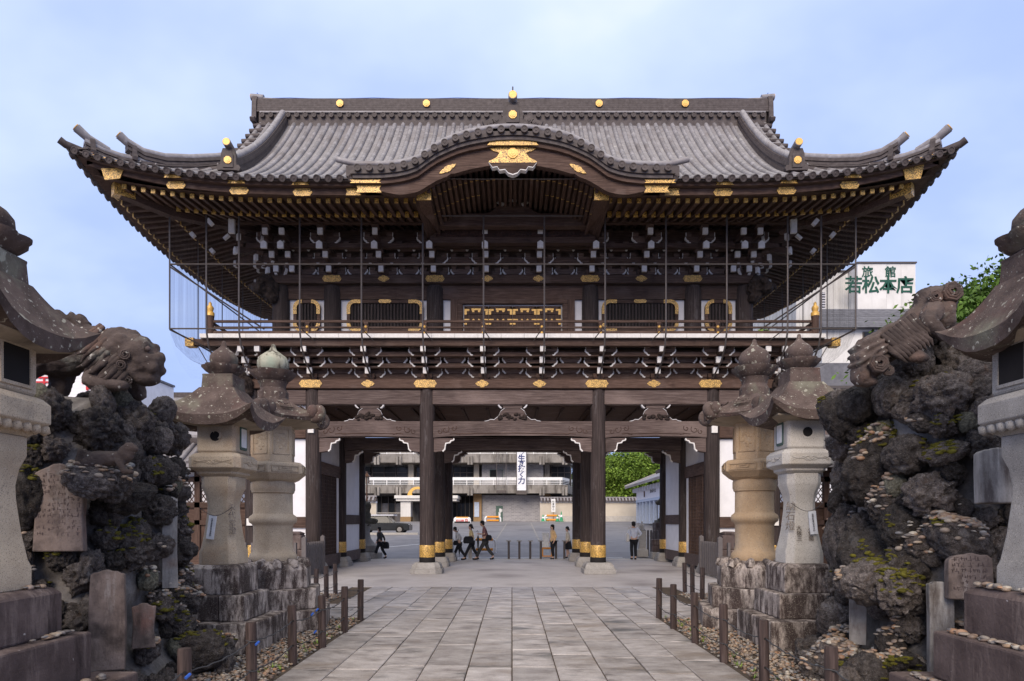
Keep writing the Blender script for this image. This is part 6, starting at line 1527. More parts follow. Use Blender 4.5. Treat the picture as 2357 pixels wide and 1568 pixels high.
# things just beyond the gate
t = thing('lion_statue', 'dark crouching lion statue on a round stone pedestal beyond the left passage', 'statue', (-6.55, 28.6, 0))
MB().lathe([(.85, 0), (.85, .22), (.80, .25), (.62, .28), (.66, .36), (.66, .55), (.55, .60), (.5, .66), (.36, .85), (.30, 1.15), (.33, 1.4), (.42, 1.5)], 24).build('pedestal', 'granite_grey', t, smooth=40, rel=False)
blobs('body', [('e', (0, 0, 1.85), (.36, .3, .38)), ('e', (.1, 0, 2.2), (.28, .26, .26)), ('e', (.25, -.05, 2.3), (.16, .18, .15)), ('c', (.1, -.15, 1.8), (.3, -.2, 1.5), .12, .1), ('e', (.42, -.1, 1.62), (.3, .2, .14)), ('e', (-.2, .05, 2.2), (.15, .2, .3)), ('e', (0, 0, 2.42), (.2, .18, .1))], 'bronze_stone', t, .045, 3, lambda c: .06*noise.noise(c*7)+.03*noise.noise(c*17))
t = thing('lion_statue', 'brown seated lion statue on a dark block pedestal beyond the right passage', 'statue', (6.98, 30.2, 0))
MB().box(-.5, .5, -.4, .4, .05, 1.1).box(-.4, .4, -.34, .34, 1.1, 1.55).build('pedestal', 'stone_dark', t, rel=False, bevel=.03)
MB().box(-.32, .32, -.3, .3, 1.55, 1.66).build('base', 'bronze_stone', t, rel=False)
blobs('body', [('e', (.1, 0, 2.1), (.24, .2, .42)), ('e', (-.02, 0, 2.5), (.22, .2, .2)), ('e', (-.2, 0, 2.46), (.14, .15, .11)), ('c', (-.02, -.1, 2.2), (-.08, -.12, 1.72), .1, .07), ('c', (-.02, .1, 2.2), (-.08, .12, 1.72), .1, .07), ('e', (.2, 0, 1.8), (.22, .24, .16)), ('e', (-.12, 0, 1.7), (.14, .2, .06)), ('e', (.3, 0, 2.5), (.14, .12, .25)), ('e', (0, 0, 2.68), (.12, .12, .06))], 'bronze_stone', t, .035, 3, lambda c: .025*noise.noise(c*9)+.012*noise.noise(c*22))
t = thing('stone_pillar', 'grey square stone pillar with a lotus bud cap behind the passage', 'pillar', (5.80, 29.1, 0))
MB().sq([(.24, .03), (.24, .34), (.18, .38), (.165, .42), (.165, 1.12), (.13, 1.2)]).build('shaft', 'granite_pale', t, rel=False, bevel=.01)
MB().lathe([(.1, 1.2), (.15, 1.23), (.15, 1.27), (.10, 1.3), (.13, 1.36), (.12, 1.44), (.06, 1.5), (.03, 1.53), (.05, 1.57), (.001, 1.62)], 16).build('lotus_cap', 'granite_pale', t, smooth=50, rel=False)
t = thing('stone_stack', 'stack of three dark stone blocks next to the wooden fence', 'stone stack', (6.2, 28.0, 0))
for z0, z1, h, ma in ((0, .3, .22, 'granite_grey'), (.302, .58, .2, 'stone_dark'), (.582, .84, .21, 'stone_dark')): MB().box(-h, h, -h, h, z0, z1).build('stone_block', ma, t, rel=False, bevel=.03)
t = thing('picket_fence', 'brown slatted wooden fence beyond the right passage', 'fence', (6.75, 27.9, 0))
for k in range(8): put('picket', MB().box(-.028, .028, -.015, .015, .08, 1.05).mesh('picket', 'fencewood') if k == 0 else t.children[0].data, t, (-.32+k*.085, 0, 0))
for x in (-.36, .02, .36): put('fence_post', MB().lathe([(.05, 0), (.05, 1.16), (.03, 1.2)], 10).mesh('fence_post', 'fencewood'), t, (x, .05, 0))
put('rail', MB().box(-.36, .36, .015, .05, .18, .26).box(-.36, .36, .015, .05, .85, .93).mesh('rail', 'fencewood'), t)
t = thing('iron_fence', 'short dark post fence beside the dark lion pedestal', 'fence', (6.25, 29.4, 0))
for k in range(5): put('fence_post', MB().lathe([(.05, .05), (.05, 1.18), (.02, 1.22)], 8).mesh('fence_post', 'fence_grey') if k == 0 else t.children[0].data, t, (-.25+k*.14, 0, 0))
# bollards
bm1 = MB().lathe([(.065, 0), (.065, .72), (.062, .75)], 12).mesh('bollard_post', 'steel', 50); bm2 = MB().box(-.11, .11, -.07, .07, .75, .79).mesh('bollard_cap', 'granite_grey')
for k, px in enumerate((1171, 1195.4, 1220.5, 1244.8, 1269, 1280, 1299)):
    d = 27.9 if k != 4 else 29.2
    o = thing('bollard', 'thin dark metal bollard at the back edge of the gate floor, %s from the left' % ordn[k], 'bollard', (X(px, d), d, gz(d)), 0, 'metal bollards behind the gate')
    put('bollard_post', bm1, o, scale=(.72, .72, 1)); put('bollard_cap', bm2, o)
o = thing('bollard', 'pale round-topped granite bollard in front of the walking woman in yellow', 'bollard', (X(1082, 27.7), 27.7, 0))
put('bollard_body', MB().lathe([(.085, 0), (.085, .58), (.07, .64), (.04, .67), (.001, .68)], 16).mesh('bollard_body', 'granite_pale', 60), o)
def barrier(px0, px1, ytop, d, label, sign=None):
    x0, x1 = X(px0, d), X(px1, d); z = gz(d); w = x1-x0; h = max(.5, Z(ytop, d)-z)
    t = thing('pipe_barrier', label, 'barrier', ((x0+x1)/2, d, z)); r = .055 if d < 40 else .09
    a = w/2
    put('frame', MB().tube([(-a, 0, 0), (-a, 0, h*.7), (-a*.93, 0, h*.92), (-a*.8, 0, h), (a*.8, 0, h), (a*.93, 0, h*.92), (a, 0, h*.7), (a, 0, 0)], r, 8).mesh('frame', 'white', 50), t)
    for z_ in (h, h*.25): put('orange_sleeve', MB().tube([(-a*.78, 0, z_), (a*.78, 0, z_)], r*1.15, 8).mesh('orange_sleeve', 'orange', 50), t)
    if sign:
        put('sign_panel', MB().prism([(-a*.95, h*.15), (a*.95, h*.15), (a*.95, h*.7), (a*.75, h*1.02), (-a*.75, h*1.02), (-a*.95, h*.7)], -.14, -.1).mesh('sign_panel', 'white'), t)
        put('red_panel', MB().box(-a*.75, a*.2, -.155, -.141, h*.22, h*.62).mesh('red_panel', 'red'), t)
        text('lettering', '駐輪禁止', h*.30, 'white', (-a*.28, -.165, h*.42), t)
        put('ban_ring', MB().tube([(a*.55+h*.24*math.cos(w_), -.15, h*.5+h*.24*math.sin(w_)) for w_ in np.linspace(0, 2*PI, 20)], .03, 5).tube([(a*.55-h*.17, -.15, h*.67), (a*.55+h*.17, -.15, h*.33)], .025, 5).mesh('ban_ring', 'red'), t)
        put('stand', MB().box(-a, a, -.2, .2, 0, .14).mesh('stand', 'dark'), t)
    return t
barrier(1090, 1140, 1242, 31.0, 'white and orange pipe barrier behind the tall man')
barrier(1117, 1152, 1191.5, 69, 'white and orange pipe barrier in front of the building door')
barrier(1046, 1082, 1195, 66, 'white barrier carrying a red no-parking sign', sign=True)
barrier(1254, 1289, 1187, 70, 'white and orange pipe barrier among green cones')
for k, (px, d, l_) in enumerate(((1250, 70, 'leftmost green traffic cone by the wall'), (1258, 70.8, 'green traffic cone just inside the left end of the barrier'), (1283, 69.6, 'green traffic cone just right of the sign post'), (1292, 69.2, 'tallest rightmost green traffic cone'))):
    t = thing('traffic_cone', l_, 'cone', (X(px, d), d, gz(d)), 0, 'green traffic cones by the wall'); sc_ = 1.5 if k == 3 else 1.0
    put('cone', MB().lathe([(.19, .05), (.03, .72), (.001, .73)], 12).mesh('cone', 'green', 50), t, scale=(1, 1, sc_)); put('foot', MB().box(-.24, .24, -.24, .24, 0, .05).mesh('foot', 'green'), t)
    put('band', MB().lathe([(.135, .32), (.10, .48)], 12).mesh('band', 'white'), t, scale=(1, 1, sc_))
t = thing('notice_post', 'narrow white lettered notice board on a post behind the orange barrier', 'notice', (X(1273.7, 70.5), 70.5, gz(70.5)))
put('board', MB().box(-.22, .22, -.03, .03, 1.0, 2.4).mesh('board', 'white'), t); put('post', MB().box(-.04, .04, .03, .09, 0, 2.0).mesh('post', 'brownwood'), t)
text('lettering', '駐\n車\n禁\n止', .27, 'ink', (0, -.04, 1.7), t)
t = thing('sign_stand', 'white notice board on an orange stand beside the person in the orange coat', 'sign', (X(1256, 29), 29, gz(29)))
put('board', MB().box(-.15, .15, -.02, .02, .42, 1.06).mesh('board', 'white'), t); put('stand', MB().box(-.16, .3, -.03, .03, .34, .41).box(-.16, .3, -.03, .03, .0, .05).box(.24, .3, -.03, .03, .05, .34).box(-.16, -.11, -.03, .03, .05, .34).mesh('stand', 'orange'), t); put('lower_panel', MB().box(-.11, .24, -.01, .01, .05, .34).mesh('lower_panel', 'light_blue'), t)
# painted lines on the street and plaza
for a, b, w in (((-4, 28.25), (4.9, 28.25), .16), ((-4, 28.9), (4.9, 28.9), .14), ((-9, 31.6), (-3.0, 40), .12)):
    p, q = Vector((*a, 0)), Vector((*b, 0)); n_ = (q-p).normalized(); n_ = Vector((-n_.y, n_.x, 0))*w/2
    tag(put('road_marking', MB().add([(v.x, v.y, gz(v.y)-.024) for v in (p-n_, q-n_, q+n_, p+n_)], [(0, 1, 2, 3)]).mesh('road_marking', 'white')), kind='structure')
for p0, p1 in (((1167, 66), (1141, 40)), ((1222, 66), (1241, 40))):
    a, b = Vector((X(p0[0], p0[1]), p0[1], gz(p0[1])-.02)), Vector((X(p1[0], p1[1]), p1[1], gz(p1[1])-.02))
    tag(put('road_marking', MB().add([a+Vector((-.05, 0, 0)), b+Vector((-.05, 0, 0)), b+Vector((.05, 0, 0)), a+Vector((.05, 0, 0))], [(0, 1, 2, 3)]).mesh('road_marking', 'granite_grey')), kind='structure')
for k in range(14):
    x = -6.5+k*1.0; tag(MB().box(x+.01, x+.99, 27.62, 28.05, -.02, .0).build('kerb_slab', 'granite_pale'), kind='structure')
tag(MB().box(X(843, 46), X(962, 46), 46, 46.3, gz(46)-.05, gz(46)+.12).build('kerb', 'granite_pale'), kind='structure')
# ================================================================== BUILDING BEYOND
b = thing('concrete_building', 'large grey concrete and brick building with white balcony rails seen through the gate', 'building', (-3.5, 75, 1.5))
DB = 75.0; zg = 1.4
def bb(nm, m, px0, px1, y0, y1, d0, d1, par=None, bev=0): return MB().box(X(px0, DB), X(px1, DB), d0, d1, Z(y1, DB), Z(y0, DB)).build(nm, m, par or b)
bb('body', 'concrete_old', 760, 1318, 1010, 1205, 76.6, 92)
bb('brick_wall', 'grey_brick', 1109, 1251, 1140, 1206, 75.2, 76.58); bb('brick_wall', 'grey_brick', 1109, 1251, 1066, 1119, 75.3, 76.58)
for y0, y1 in ((1118.5, 1137), (1049, 1068)):
    sl = bb('floor_slab', 'concrete_old', 770, 1304, y0, y1, 73.2, 76.55)
    MB().hexa([(X(1304, DB)+.002, 73.2, Z(y1, DB)), (X(1326, DB), 78, Z(y1, DB)), (X(1326, DB), 84, Z(y1, DB)), (X(1304, DB)+.002, 84, Z(y1, DB))], [(X(1304, DB)+.002, 73.2, Z(y0, DB)), (X(1326, DB), 78, Z(y0, DB)), (X(1326, DB), 84, Z(y0, DB)), (X(1304, DB)+.002, 84, Z(y0, DB))]).build('slab_return', 'concrete_old', sl)
    for px in (876, 925, 1018, 1085, 1246, 1297):
        for q in (-4, 3): bb('slab_bracket', 'concrete_old', px+q-2.4, px+q+2.4, y0+5, y1+5, 72.9, 73.19, sl)
    rl = bb('balcony_rail', 'white', 770, 1292, y0-17.5, y0-11, 73.3, 73.4)
    for z in (9, 5.5, 2): bb('rail_bar', 'white', 770, 1292, y0-z-.6, y0-z+.6, 73.32, 73.38, rl)
    px = 776
    while px < 1292: bb('rail_post', 'white', px, px+1.6, y0-11, y0, 73.29, 73.41, rl); px += 30
    MB().hexa([(X(1292, DB)+.002, 73.3, Z(y0-11, DB)), (X(1326, DB), 78, Z(y0-11, DB)), (X(1326, DB), 78.1, Z(y0-11, DB)), (X(1292, DB)+.002, 73.4, Z(y0-11, DB))], [(X(1292, DB)+.002, 73.3, Z(y0-17.5, DB)), (X(1326, DB), 78, Z(y0-17.5, DB)), (X(1326, DB), 78.1, Z(y0-17.5, DB)), (X(1292, DB)+.002, 73.4, Z(y0-17.5, DB))]).build('balcony_rail', 'white', rl)
    for z in (9, 5.5, 2): MB().hexa([(X(1292, DB), 73.3, Z(y0-z+.6, DB)), (X(1326, DB), 78, Z(y0-z+.6, DB)), (X(1326, DB), 78.1, Z(y0-z+.6, DB)), (X(1292, DB), 73.4, Z(y0-z+.6, DB))], [(X(1292, DB), 73.3, Z(y0-z-.6, DB)), (X(1326, DB), 78, Z(y0-z-.6, DB)), (X(1326, DB), 78.1, Z(y0-z-.6, DB)), (X(1292, DB), 73.4, Z(y0-z-.6, DB))]).build('rail_bar', 'white', rl)
# upper floor windows
for px0, px1 in ((775, 848), (852, 935), (955, 1022), (1042, 1088), (1270, 1316)):
    w = bb('window', 'dark', px0, px1, 1073, 1117, 76.3, 76.59)
    bb('pane', 'dark_glass', px0+1, px1-1, 1074, 1117, 76.22, 76.29, w)
    px = px0
    while px <= px1: bb('window_frame', 'steel', px-.6, px+.6, 1073, 1117, 76.1, 76.21, w); px += (px1-px0)/3
    bb('window_frame', 'steel', px0, px1, 1086, 1087.2, 76.11, 76.2, w)
for px in (944, 1032, 1096, 1260): bb('pier', 'beige_wall' if px < 1200 else 'concrete_old', px-6, px+6, 1068.2, 1118.3, 75.6, 76.5)
w = bb('window', 'teal_metal', 1127, 1158, 1081, 1104, 75.2, 75.29); bb('pane', 'dark_glass', 1128, 1142, 1082, 1103, 75.14, 75.19, w); bb('pane', 'shingle_grey', 1143, 1157, 1082, 1103, 75.14, 75.19, w)
# ground floor
for px0, px1 in ((858, 938), (962, 1012), (1040, 1089), (1252, 1316)):
    w = bb('window', 'dark', px0, px1, 1142, 1206, 76.2, 76.58)
    for k in range(5): bb('pane', 'dark_glass' if k not in (1, 3) or px0 > 900 else 'shingle_grey', px0+(px1-px0)*k/5+.8, px0+(px1-px0)*(k+1)/5-.8, 1158, 1200, 76.1, 76.19, w); bb('window_frame', 'steel', px0+(px1-px0)*k/5-.7, px0+(px1-px0)*k/5+.7, 1142, 1206, 76.0, 76.18, w)
bb('pier', 'brownwood', 1090, 1108.5, 1137.2, 1206, 74.8, 76.57); bb('notice_panel', 'light_blue', 1092, 1103, 1156, 1190, 74.7, 74.79); bb('pier', 'brownwood', 1251.3, 1268, 1137.2, 1160, 75, 76.57)
dr = bb('door', 'teal_metal', 1141.6, 1157, 1164.5, 1206, 75.1, 75.19)
for y0, y1, xx in ((1171, 1180, 1149), (1179, 1188, 1147.5), (1172, 1178, 1154)): bb('notice', 'white', xx, xx+4.5 if xx < 1153 else xx+2, y0, y1, 75.05, 75.09, dr)
po = bb('entrance_canopy', 'panel_cream', 922, 1060, 1143.5, 1150, 71.0, 76.0); bb('canopy_fascia', 'panel_cream', 925, 1057, 1150.1, 1155.5, 71.2, 75.9, po)
for px in (934, 1036): bb('canopy_pillar', 'panel_cream', px, px+22 if px < 1000 else px+8, 1155.6, 1190, 71.5, 73, po); bb('pillar_foot', 'brownwood', px-.5, px+22.5 if px < 1000 else px+8.5, 1190.1, 1206, 71.4, 73.1, po)
for s, px in ((1, 937), (-1, 1043)):
    x = X(px, 71.3); m = MB(); r = 1.1
    m.prism([(x+s*(1.15-1.12*math.cos(a)), Z(1144, 71.3)+1.12*math.sin(a)) for a in np.linspace(0, 2.2, 14)]+[(x+s*(1.15-.62*math.cos(a)), Z(1144, 71.3)+.35+.5*math.sin(a)) for a in np.linspace(2.0, -.9, 14)]+[(x+s*.95, Z(1144, 71.3))], 71.2, 71.5); m.build('gilt_scroll', 'gold', po)
fr = thing('metal_railing', 'thin grey metal railing in front of the ground floor windows', 'railing', (X(898, 73.5), 73.5, 1.5))
for k in range(28): put('baluster', MB().box(-.025, .025, -.02, .02, 0, .95).mesh('baluster', 'steel') if k == 0 else fr.children[0].data, fr, (-2.1+k*.15, 0, 0))
put('handrail', MB().box(-2.15, 2.05, -.03, .03, .95, 1.02).mesh('handrail', 'granite_pale'), fr)
bn = thing('banner', 'tall white hanging banner with dark blue brush characters on the building balcony', 'banner', (X(1200.5, 72.6), 72.6, Z(1130, 72.6)))
hh = (1130-1020)*72.6/F; ww = 10.4*72.6/F
put('cloth', MB().box(-ww, ww, -.03, .03, 0.05, hh).mesh('cloth', 'paper'), bn); put('pole', MB().box(-ww-.08, ww+.08, -.05, .05, -.4, .04).box(-ww-.09, -ww-.02, -.05, .05, .05, hh).box(ww+.02, ww+.09, -.05, .05, .05, hh).mesh('pole', 'steel'), bn)
for k, ch in enumerate('力く抜き生'): text('lettering', ch, .82 if ch in '抜生力' else .62, 'ink_blue', (0, -.045, (1130-(1108, 1094, 1080, 1067.5, 1056.5)[k]+.3)*72.6/F), bn, ext=.006, fat=.02)
text('lettering', 'ノ', .6, 'ink_blue', (.1, -.045, (1130-1044)*72.6/F), bn, ext=.006)
gt = thing('banner_cradle', 'empty thin banner frame hanging beside the white banner', 'frame', (X(1154, 72.8), 72.8, Z(1135, 72.8)))
put('frame', MB().box(-.55, -.50, 0, .05, 0, 5.6).box(.50, .55, 0, .05, 0, 5.6).box(-.5, .5, 0, .05, .9, .95).box(-.52, .52, 0, .1, 0, .3).mesh('frame', 'steel'), gt)
for x in (-.28, .1, .3): put('cord', MB().tube([(x, .03, .9), (x, .03, 5.5)], .012, 4).mesh('cord', 'cable'), gt)
# boundary wall with tiled coping
def coped_wall(label, px0, px1, d, ytop, ybot, z0):
    x0, x1 = X(px0, d), X(px1, d); zt, zb = Z(ytop, d), z0
    t = thing('boundary_wall', label, 'wall', ((x0+x1)/2, d, z0)); w = (x1-x0)/2; h = zt-zb
    put('wall', MB().box(-w, w, 0, .4, h*.25, h*.8).mesh('wall', 'beige_wall'), t); put('base_course', MB().box(-w, w, -.04, .44, 0, h*.248).mesh('base_course', 'granite_pale'), t)
    put('cornice', MB().box(-w, w, -.1, .5, h*.802, h*.84).mesh('cornice', 'plaster'), t)
    put('roof', MB().prism([(-.35, h*.845), (.75, h*.845), (.2, h*.99)], -w, w, 'x').mesh('roof', 'tile_dark'), t)
    put('ridge', MB().box(-w, w, .08, .32, h*.985, h*1.04).mesh('ridge', 'tile'), t)
    k = -w+.15
    em = MB().tube([(0, 0, 0), (0, .52, h*.13)], .10, 8).mesh('cap_tile', 'tile', 50)
    while k < w: put('cap_tile', em, t, (k, -.38, h*.86)); k += .36
    return t
coped_wall('long beige wall with dark tiled coping behind the plaza', 1243, 1466, 72, 1146, 1200, 1.45)
coped_wall('short white wall end with tiled coping left of the plaza', 800, 866, 58, 1143, 1192, 1.0)
# small public building on the right
tb = thing('small_building', 'small white building with blue-grey posts and a tiled roof at the right of the plaza', 'building', (16.2, 60, 1.15))
ang = math.atan2(-15.5, 5.2)
def tbx(nm, ma, u0, u1, v0, v1, z0, z1, par=None):
    return MB().box(u0, u1, v0, v1, z0, z1).build(nm, ma, par or tb, rel=False)
tb.location = (X(1466, 67), 67, 1.35); tb.rotation_euler = (0, 0, math.atan2(-15, X(1545, 52)-X(1466, 67)))
tbx('wall', 'plaster', 0, 17, 1.6, 4.5, 0, 3.6); tbx('frieze', 'plaster', 0, 17, -.05, 1.58, 2.35, 3.55); tbx('beam', 'light_blue', -.05, 17, -.1, .12, 2.1, 2.34)
for k, u in enumerate((.1, 1.8, 3.3, 4.9, 6.6, 8.4, 10.4, 12.4, 14.6)): tbx('post', 'light_blue', u, u+.28, -.08, .2, 0, 2.1)
for u0, u1 in ((2.1, 3.2), (5.2, 6.5)): tbx('louvre', 'panel_cream', u0, u1, 1.2, 1.55, .2, 2.0)
for k in range(14): tbx('bracket', 'plaster', .3+k*1.25, .55+k*1.25, -.5, -.06, 3.1, 3.5)
rf = MB().hexa([(-.9, -1.1, 3.56), (17.5, -1.1, 3.56), (17.5, 2.2, 4.9), (-.9, 2.2, 4.9)], [(-.9, -1.1, 3.8), (17.5, -1.1, 3.8), (17.5, 2.2, 5.15), (-.9, 2.2, 5.15)]).build('roof', 'tile', tb, rel=False)
for k in range(46): put('roof_roll', MB().tube([(0, -1.12, 3.82), (0, 2.2, 5.17)], .09, 8).mesh('roof_roll', 'tile', 50) if k == 0 else rm_, tb, (-.8+k*.4, 0, 0)); rm_ = tb.children[-1].data if k == 0 else rm_
tbx('ridge', 'tile_dark', -.9, 17.5, 2.1, 2.5, 5.15, 5.5)
text('lettering', '東司お手洗', .5, 'ink', (8.2, -.07, 3.0), tb); tbx('plaque', 'fencewood', 4.2, 4.5, -.12, -.06, 2.55, 3.1)
tbx('open_doorway', 'stone_dark', 6.9, 8.3, 1.52, 1.59, 0, 2.1)
# street lamp and utility pole
t = thing('street_lamp', 'old style bronze lantern street lamp left of the plaza', 'street lamp', (X(844.5, 40), 40, gz(40)))
h0 = Z(1113, 40)-gz(40)
put('pole', MB().lathe([(.1, 0), (.06, .4), (.04, h0)], 10).mesh('pole', 'bronze'), t); put('lamp_glass', MB().lathe([(.10, h0), (.15, h0+.40)], 6).mesh('lamp_glass', 'granite_pale'), t); 
put('lamp_frame', MB().box(-.02, .02, -.16, -.12, h0, h0+.42).box(-.15, -.11, -.02, .02, h0, h0+.42).box(.11, .15, -.02, .02, h0, h0+.42).mesh('lamp_frame', 'bronze'), t); put('lamp_roof', MB().lathe([(.27, h0+.41), (.06, h0+.62), (.03, h0+.72), (.001, h0+.75)], 8).mesh('lamp_roof', 'bronze'), t)
t = thing('utility_pole', 'plain grey concrete utility pole behind the bronze street lamp', 'pole', (X(836, 62), 62, gz(62))); put('pole', MB().lathe([(.2, 0), (.14, 7.4)], 12).mesh('pole', 'granite_grey', 50), t); put('step_bolt', MB().box(-.3, .3, -.02, .02, 5.0, 5.04).mesh('step_bolt', 'steel'), t)
# parked car
t = thing('parked_car', 'dark parked car with a pale roof left of the plaza', 'car', (X(884, 47.4), 47.4, gz(47.4)))
L_, Wd = 1.95, .8
put('body', MB().prism([(-L_, .2), (L_, .2), (L_, .62), (L_*.93, .72), (L_*.45, .78), (-L_*.95, .80), (-L_, .7)], -Wd, Wd).mesh('body', 'car_dark'), t).modifiers.new('b', 'BEVEL').width = .05
put('windows', MB().loft([[(-L_*.9, -Wd*.97, .78), (L_*.42, -Wd*.97, .76), (L_*.42, Wd*.97, .76), (-L_*.9, Wd*.97, .78)], [(-L_*.82, -Wd*.82, 1.25), (L_*.12, -Wd*.82, 1.27), (L_*.12, Wd*.82, 1.27), (-L_*.82, Wd*.82, 1.25)]]).mesh('windows', 'dark_glass'), t)
put('roof', MB().box(-L_*.95, L_*.42, -Wd*.95, Wd*.95, 1.26, 1.36).mesh('roof', 'car_white'), t)
for x in (-L_*.85, -L_*.35, L_*.3): put('window_pillar', MB().hexa([(x-.04, -Wd*.985, .78), (x+.04, -Wd*.985, .78), (x+.04, -Wd*.95, .78), (x-.04, -Wd*.95, .78)], [(x*.75-.04, -Wd*.86, 1.27), (x*.75+.04, -Wd*.86, 1.27), (x*.75+.04, -Wd*.8, 1.27), (x*.75-.04, -Wd*.8, 1.27)]).mesh('window_pillar', 'car_dark'), t)
for x in (-L_*.65, L_*.65):
    for y in (-Wd, Wd):
        w = put('wheel', MB().tube([(0, -.09, 0), (0, .09, 0)], .29, 18).mesh('wheel', 'dark', 50), t, (x, y*.95, .29)); put('rim', MB().tube([(0, -.1, 0), (0, .1, 0)], .17, 12).mesh('rim', 'granite_grey'), w)
put('headlight', MB().box(-.03, .03, -.18, .18, -.07, .07).mesh('headlight', 'white'), t, (L_*.97, -Wd*.7, .6)); put('headlight', bpy.data.meshes['headlight'], t, (L_*.97, Wd*.7, .6))
# ================================================================== TREES AND FAR BUILDINGS
def tree(label, loc, trunk_h, crowns, nleaf, size, ma, cat='tree', flat=1.0, seed=1, name='tree', trunk_r=.18, layered=0):
    t = thing(name, label, cat, loc); r_ = np.random.default_rng(seed)
    m = MB().tube([(0, 0, -.1), (.05, .05, trunk_h*.5), (0, 0, trunk_h)], [trunk_r, trunk_r*.75, trunk_r*.5], 8)
    for c in crowns: m.tube([(0, 0, trunk_h*.55), (c[0][0]*.5, c[0][1]*.5, trunk_h*.55+(c[0][2]-trunk_h*.55)*.6), c[0]], [trunk_r*.5, trunk_r*.35, trunk_r*.12], 6)
    m.build('trunk', 'bark', t, rel=False, smooth=60)
    tot = sum(c[1][0]*c[1][1]*c[1][2] for c in crowns); V, Fc = [], []
    for c, rad in crowns:
        n = int(nleaf*rad[0]*rad[1]*rad[2]/tot); rad = np.array(rad)
        nc = max(6, n//(50 if not layered else 60)); d = r_.normal(0, 1, (nc, 3)); d /= np.linalg.norm(d, axis=1)[:, None]
        cl = np.array(c)+d*rad*(r_.uniform(.45, 1.0, (nc, 1))**.4)
        per = n//nc; spread = rad.mean()*(.20 if layered else .11)
        p = np.repeat(cl, per, 0)+r_.normal(0, 1, (nc*per, 3))*np.array((spread*(1.5 if layered else 1), spread*(1.5 if layered else 1), spread*(.22 if layered else .7)))
        k = len(p); nrm = r_.normal(0, 1, (k, 3))+np.array((0, 0, 1.3 if layered else .8)); nrm /= np.linalg.norm(nrm, axis=1)[:, None]
        a = np.cross(nrm, r_.normal(0, 1, (k, 3))); a /= np.linalg.norm(a, axis=1)[:, None]; bq = np.cross(nrm, a)
        s = size*r_.uniform(.6, 1.3, (k, 1)); i0 = sum(len(v) for v in V)
        V.append(np.stack([p-a*s, p+bq*s*.5, p+a*s, p-bq*s*.5], 1).reshape(-1, 3)); Fc.append(np.arange(k*4).reshape(-1, 4)+i0)
    put('crown', np_mesh('crown', np.concatenate(V), np.concatenate(Fc), ma, False), t)
    return t
tree('broad bright green maple with layered foliage behind the long beige wall', (X(1452, 84), 84, 1.5), 4, [((0, 0, 6.4), (5.2, 3.5, 3.0)), ((-3.5, 0, 4.4), (3.4, 2.6, 2.6)), ((4.2, 0, 6.0), (4.2, 2.6, 3.0)), ((0, -1.5, 2.8), (4, 2, 1.8))], 42000, .17, 'leaf_bright', seed=4, layered=1)
tree('dark green tree behind the bright maple', (X(1400, 92), 92, 1.5), 4, [((0, 0, 5), (6, 3, 4.5)), ((6, 0, 5), (6, 3, 4.5))], 24000, .22, 'leaf_dark', seed=6)
tree('large rounded evergreen rising behind the right rock mound', (11.9, 16.3, 0), 4.5, [((0, 0, 5.1), (2.8, 2.4, 2.4)), ((1.7, 0, 5.9), (2.6, 2.2, 2.4)), ((-1.1, 0, 3.6), (1.9, 1.8, 2.0)), ((1, -.5, 2), (2.4, 1.8, 1.8))], 90000, .075, 'leaf', seed=8)
tree('dark shrub behind the large right lantern', (7.3, 9.6, 0), 2.0, [((0, 0, 2.2), (1.4, 1.0, 1.6)), ((.6, 0, 1.2), (1.4, 1.0, 1.2))], 16000, .05, 'leaf', seed=9, cat='shrub', name='shrub')
tree('tall dark pine behind the white sign at the far left', (X(92, 42), 42, 0), 11.5, [((-.3, 0, 11.2), (1.6, 1.2, .6)), ((.6, 0, 12.1), (.9, .8, .45)), ((-1.2, 0, 10.2), (2.0, 1.2, .7)), ((.9, 0, 10.8), (1.1, .9, .5)), ((-.2, 0, 9.0), (2.4, 1.4, .9))], 9000, .11, 'leaf_dark', seed=10, name='pine_tree')
tree('small tree top beyond the left gallery', (X(420, 48), 48, 0), 9.2, [((0, 0, 9.6), (1.0, .9, .9)), ((.6, 0, 8.6), (1.4, 1, 1.1))], 4000, .12, 'leaf', seed=12)
tree('bright green garden tree seen beneath the right corner of the eaves', (X(1790, 52), 52, 0), 13.5, [((0, 0, 15.6), (2.2, 1.6, 1.5)), ((-2.2, 0, 14.6), (2.2, 1.6, 1.6)), ((1.8, 0, 13.8), (1.6, 1.4, 1.4))], 9000, .13, 'leaf_bright', seed=14)
ht = thing('inn_building', 'cream panelled inn with a big green lettered sign wall behind the right eaves', 'building', (25, 46, 0))
DH = 45.0
def hb(nm, ma, px0, px1, y0, y1, d0, d1, par=None): return MB().box(X(px0, DH), X(px1, DH), d0, d1, Z(y1, DH) if y1 else 0, Z(y0, DH)).build(nm, ma, par or ht)
for k in range(4): hb('wall_panel', 'panel_cream', 1974+k*33.4, 1974+(k+1)*33.4-.3, 607, 712, 45, 45.3)
hb('wall', 'panel_cream', 1974, 2107, 607, None, 45.31, 56); hb('side_wall', 'panel_cream', 1850, 1973, 612, None, 46.2, 56); hb('coping', 'steel', 1972, 2109, 603.5, 606.8, 44.9, 56); hb('coping', 'steel', 1849, 1972, 608, 611.5, 46.1, 56)
v = hb('vent_window', 'shingle_grey', 1905, 1917, 660, 706, 46.1, 46.19)
for k in range(7): hb('vent_slat', 'plaster', 1905.5, 1916.5, 662+k*6, 664+k*6, 46.02, 46.09, v)
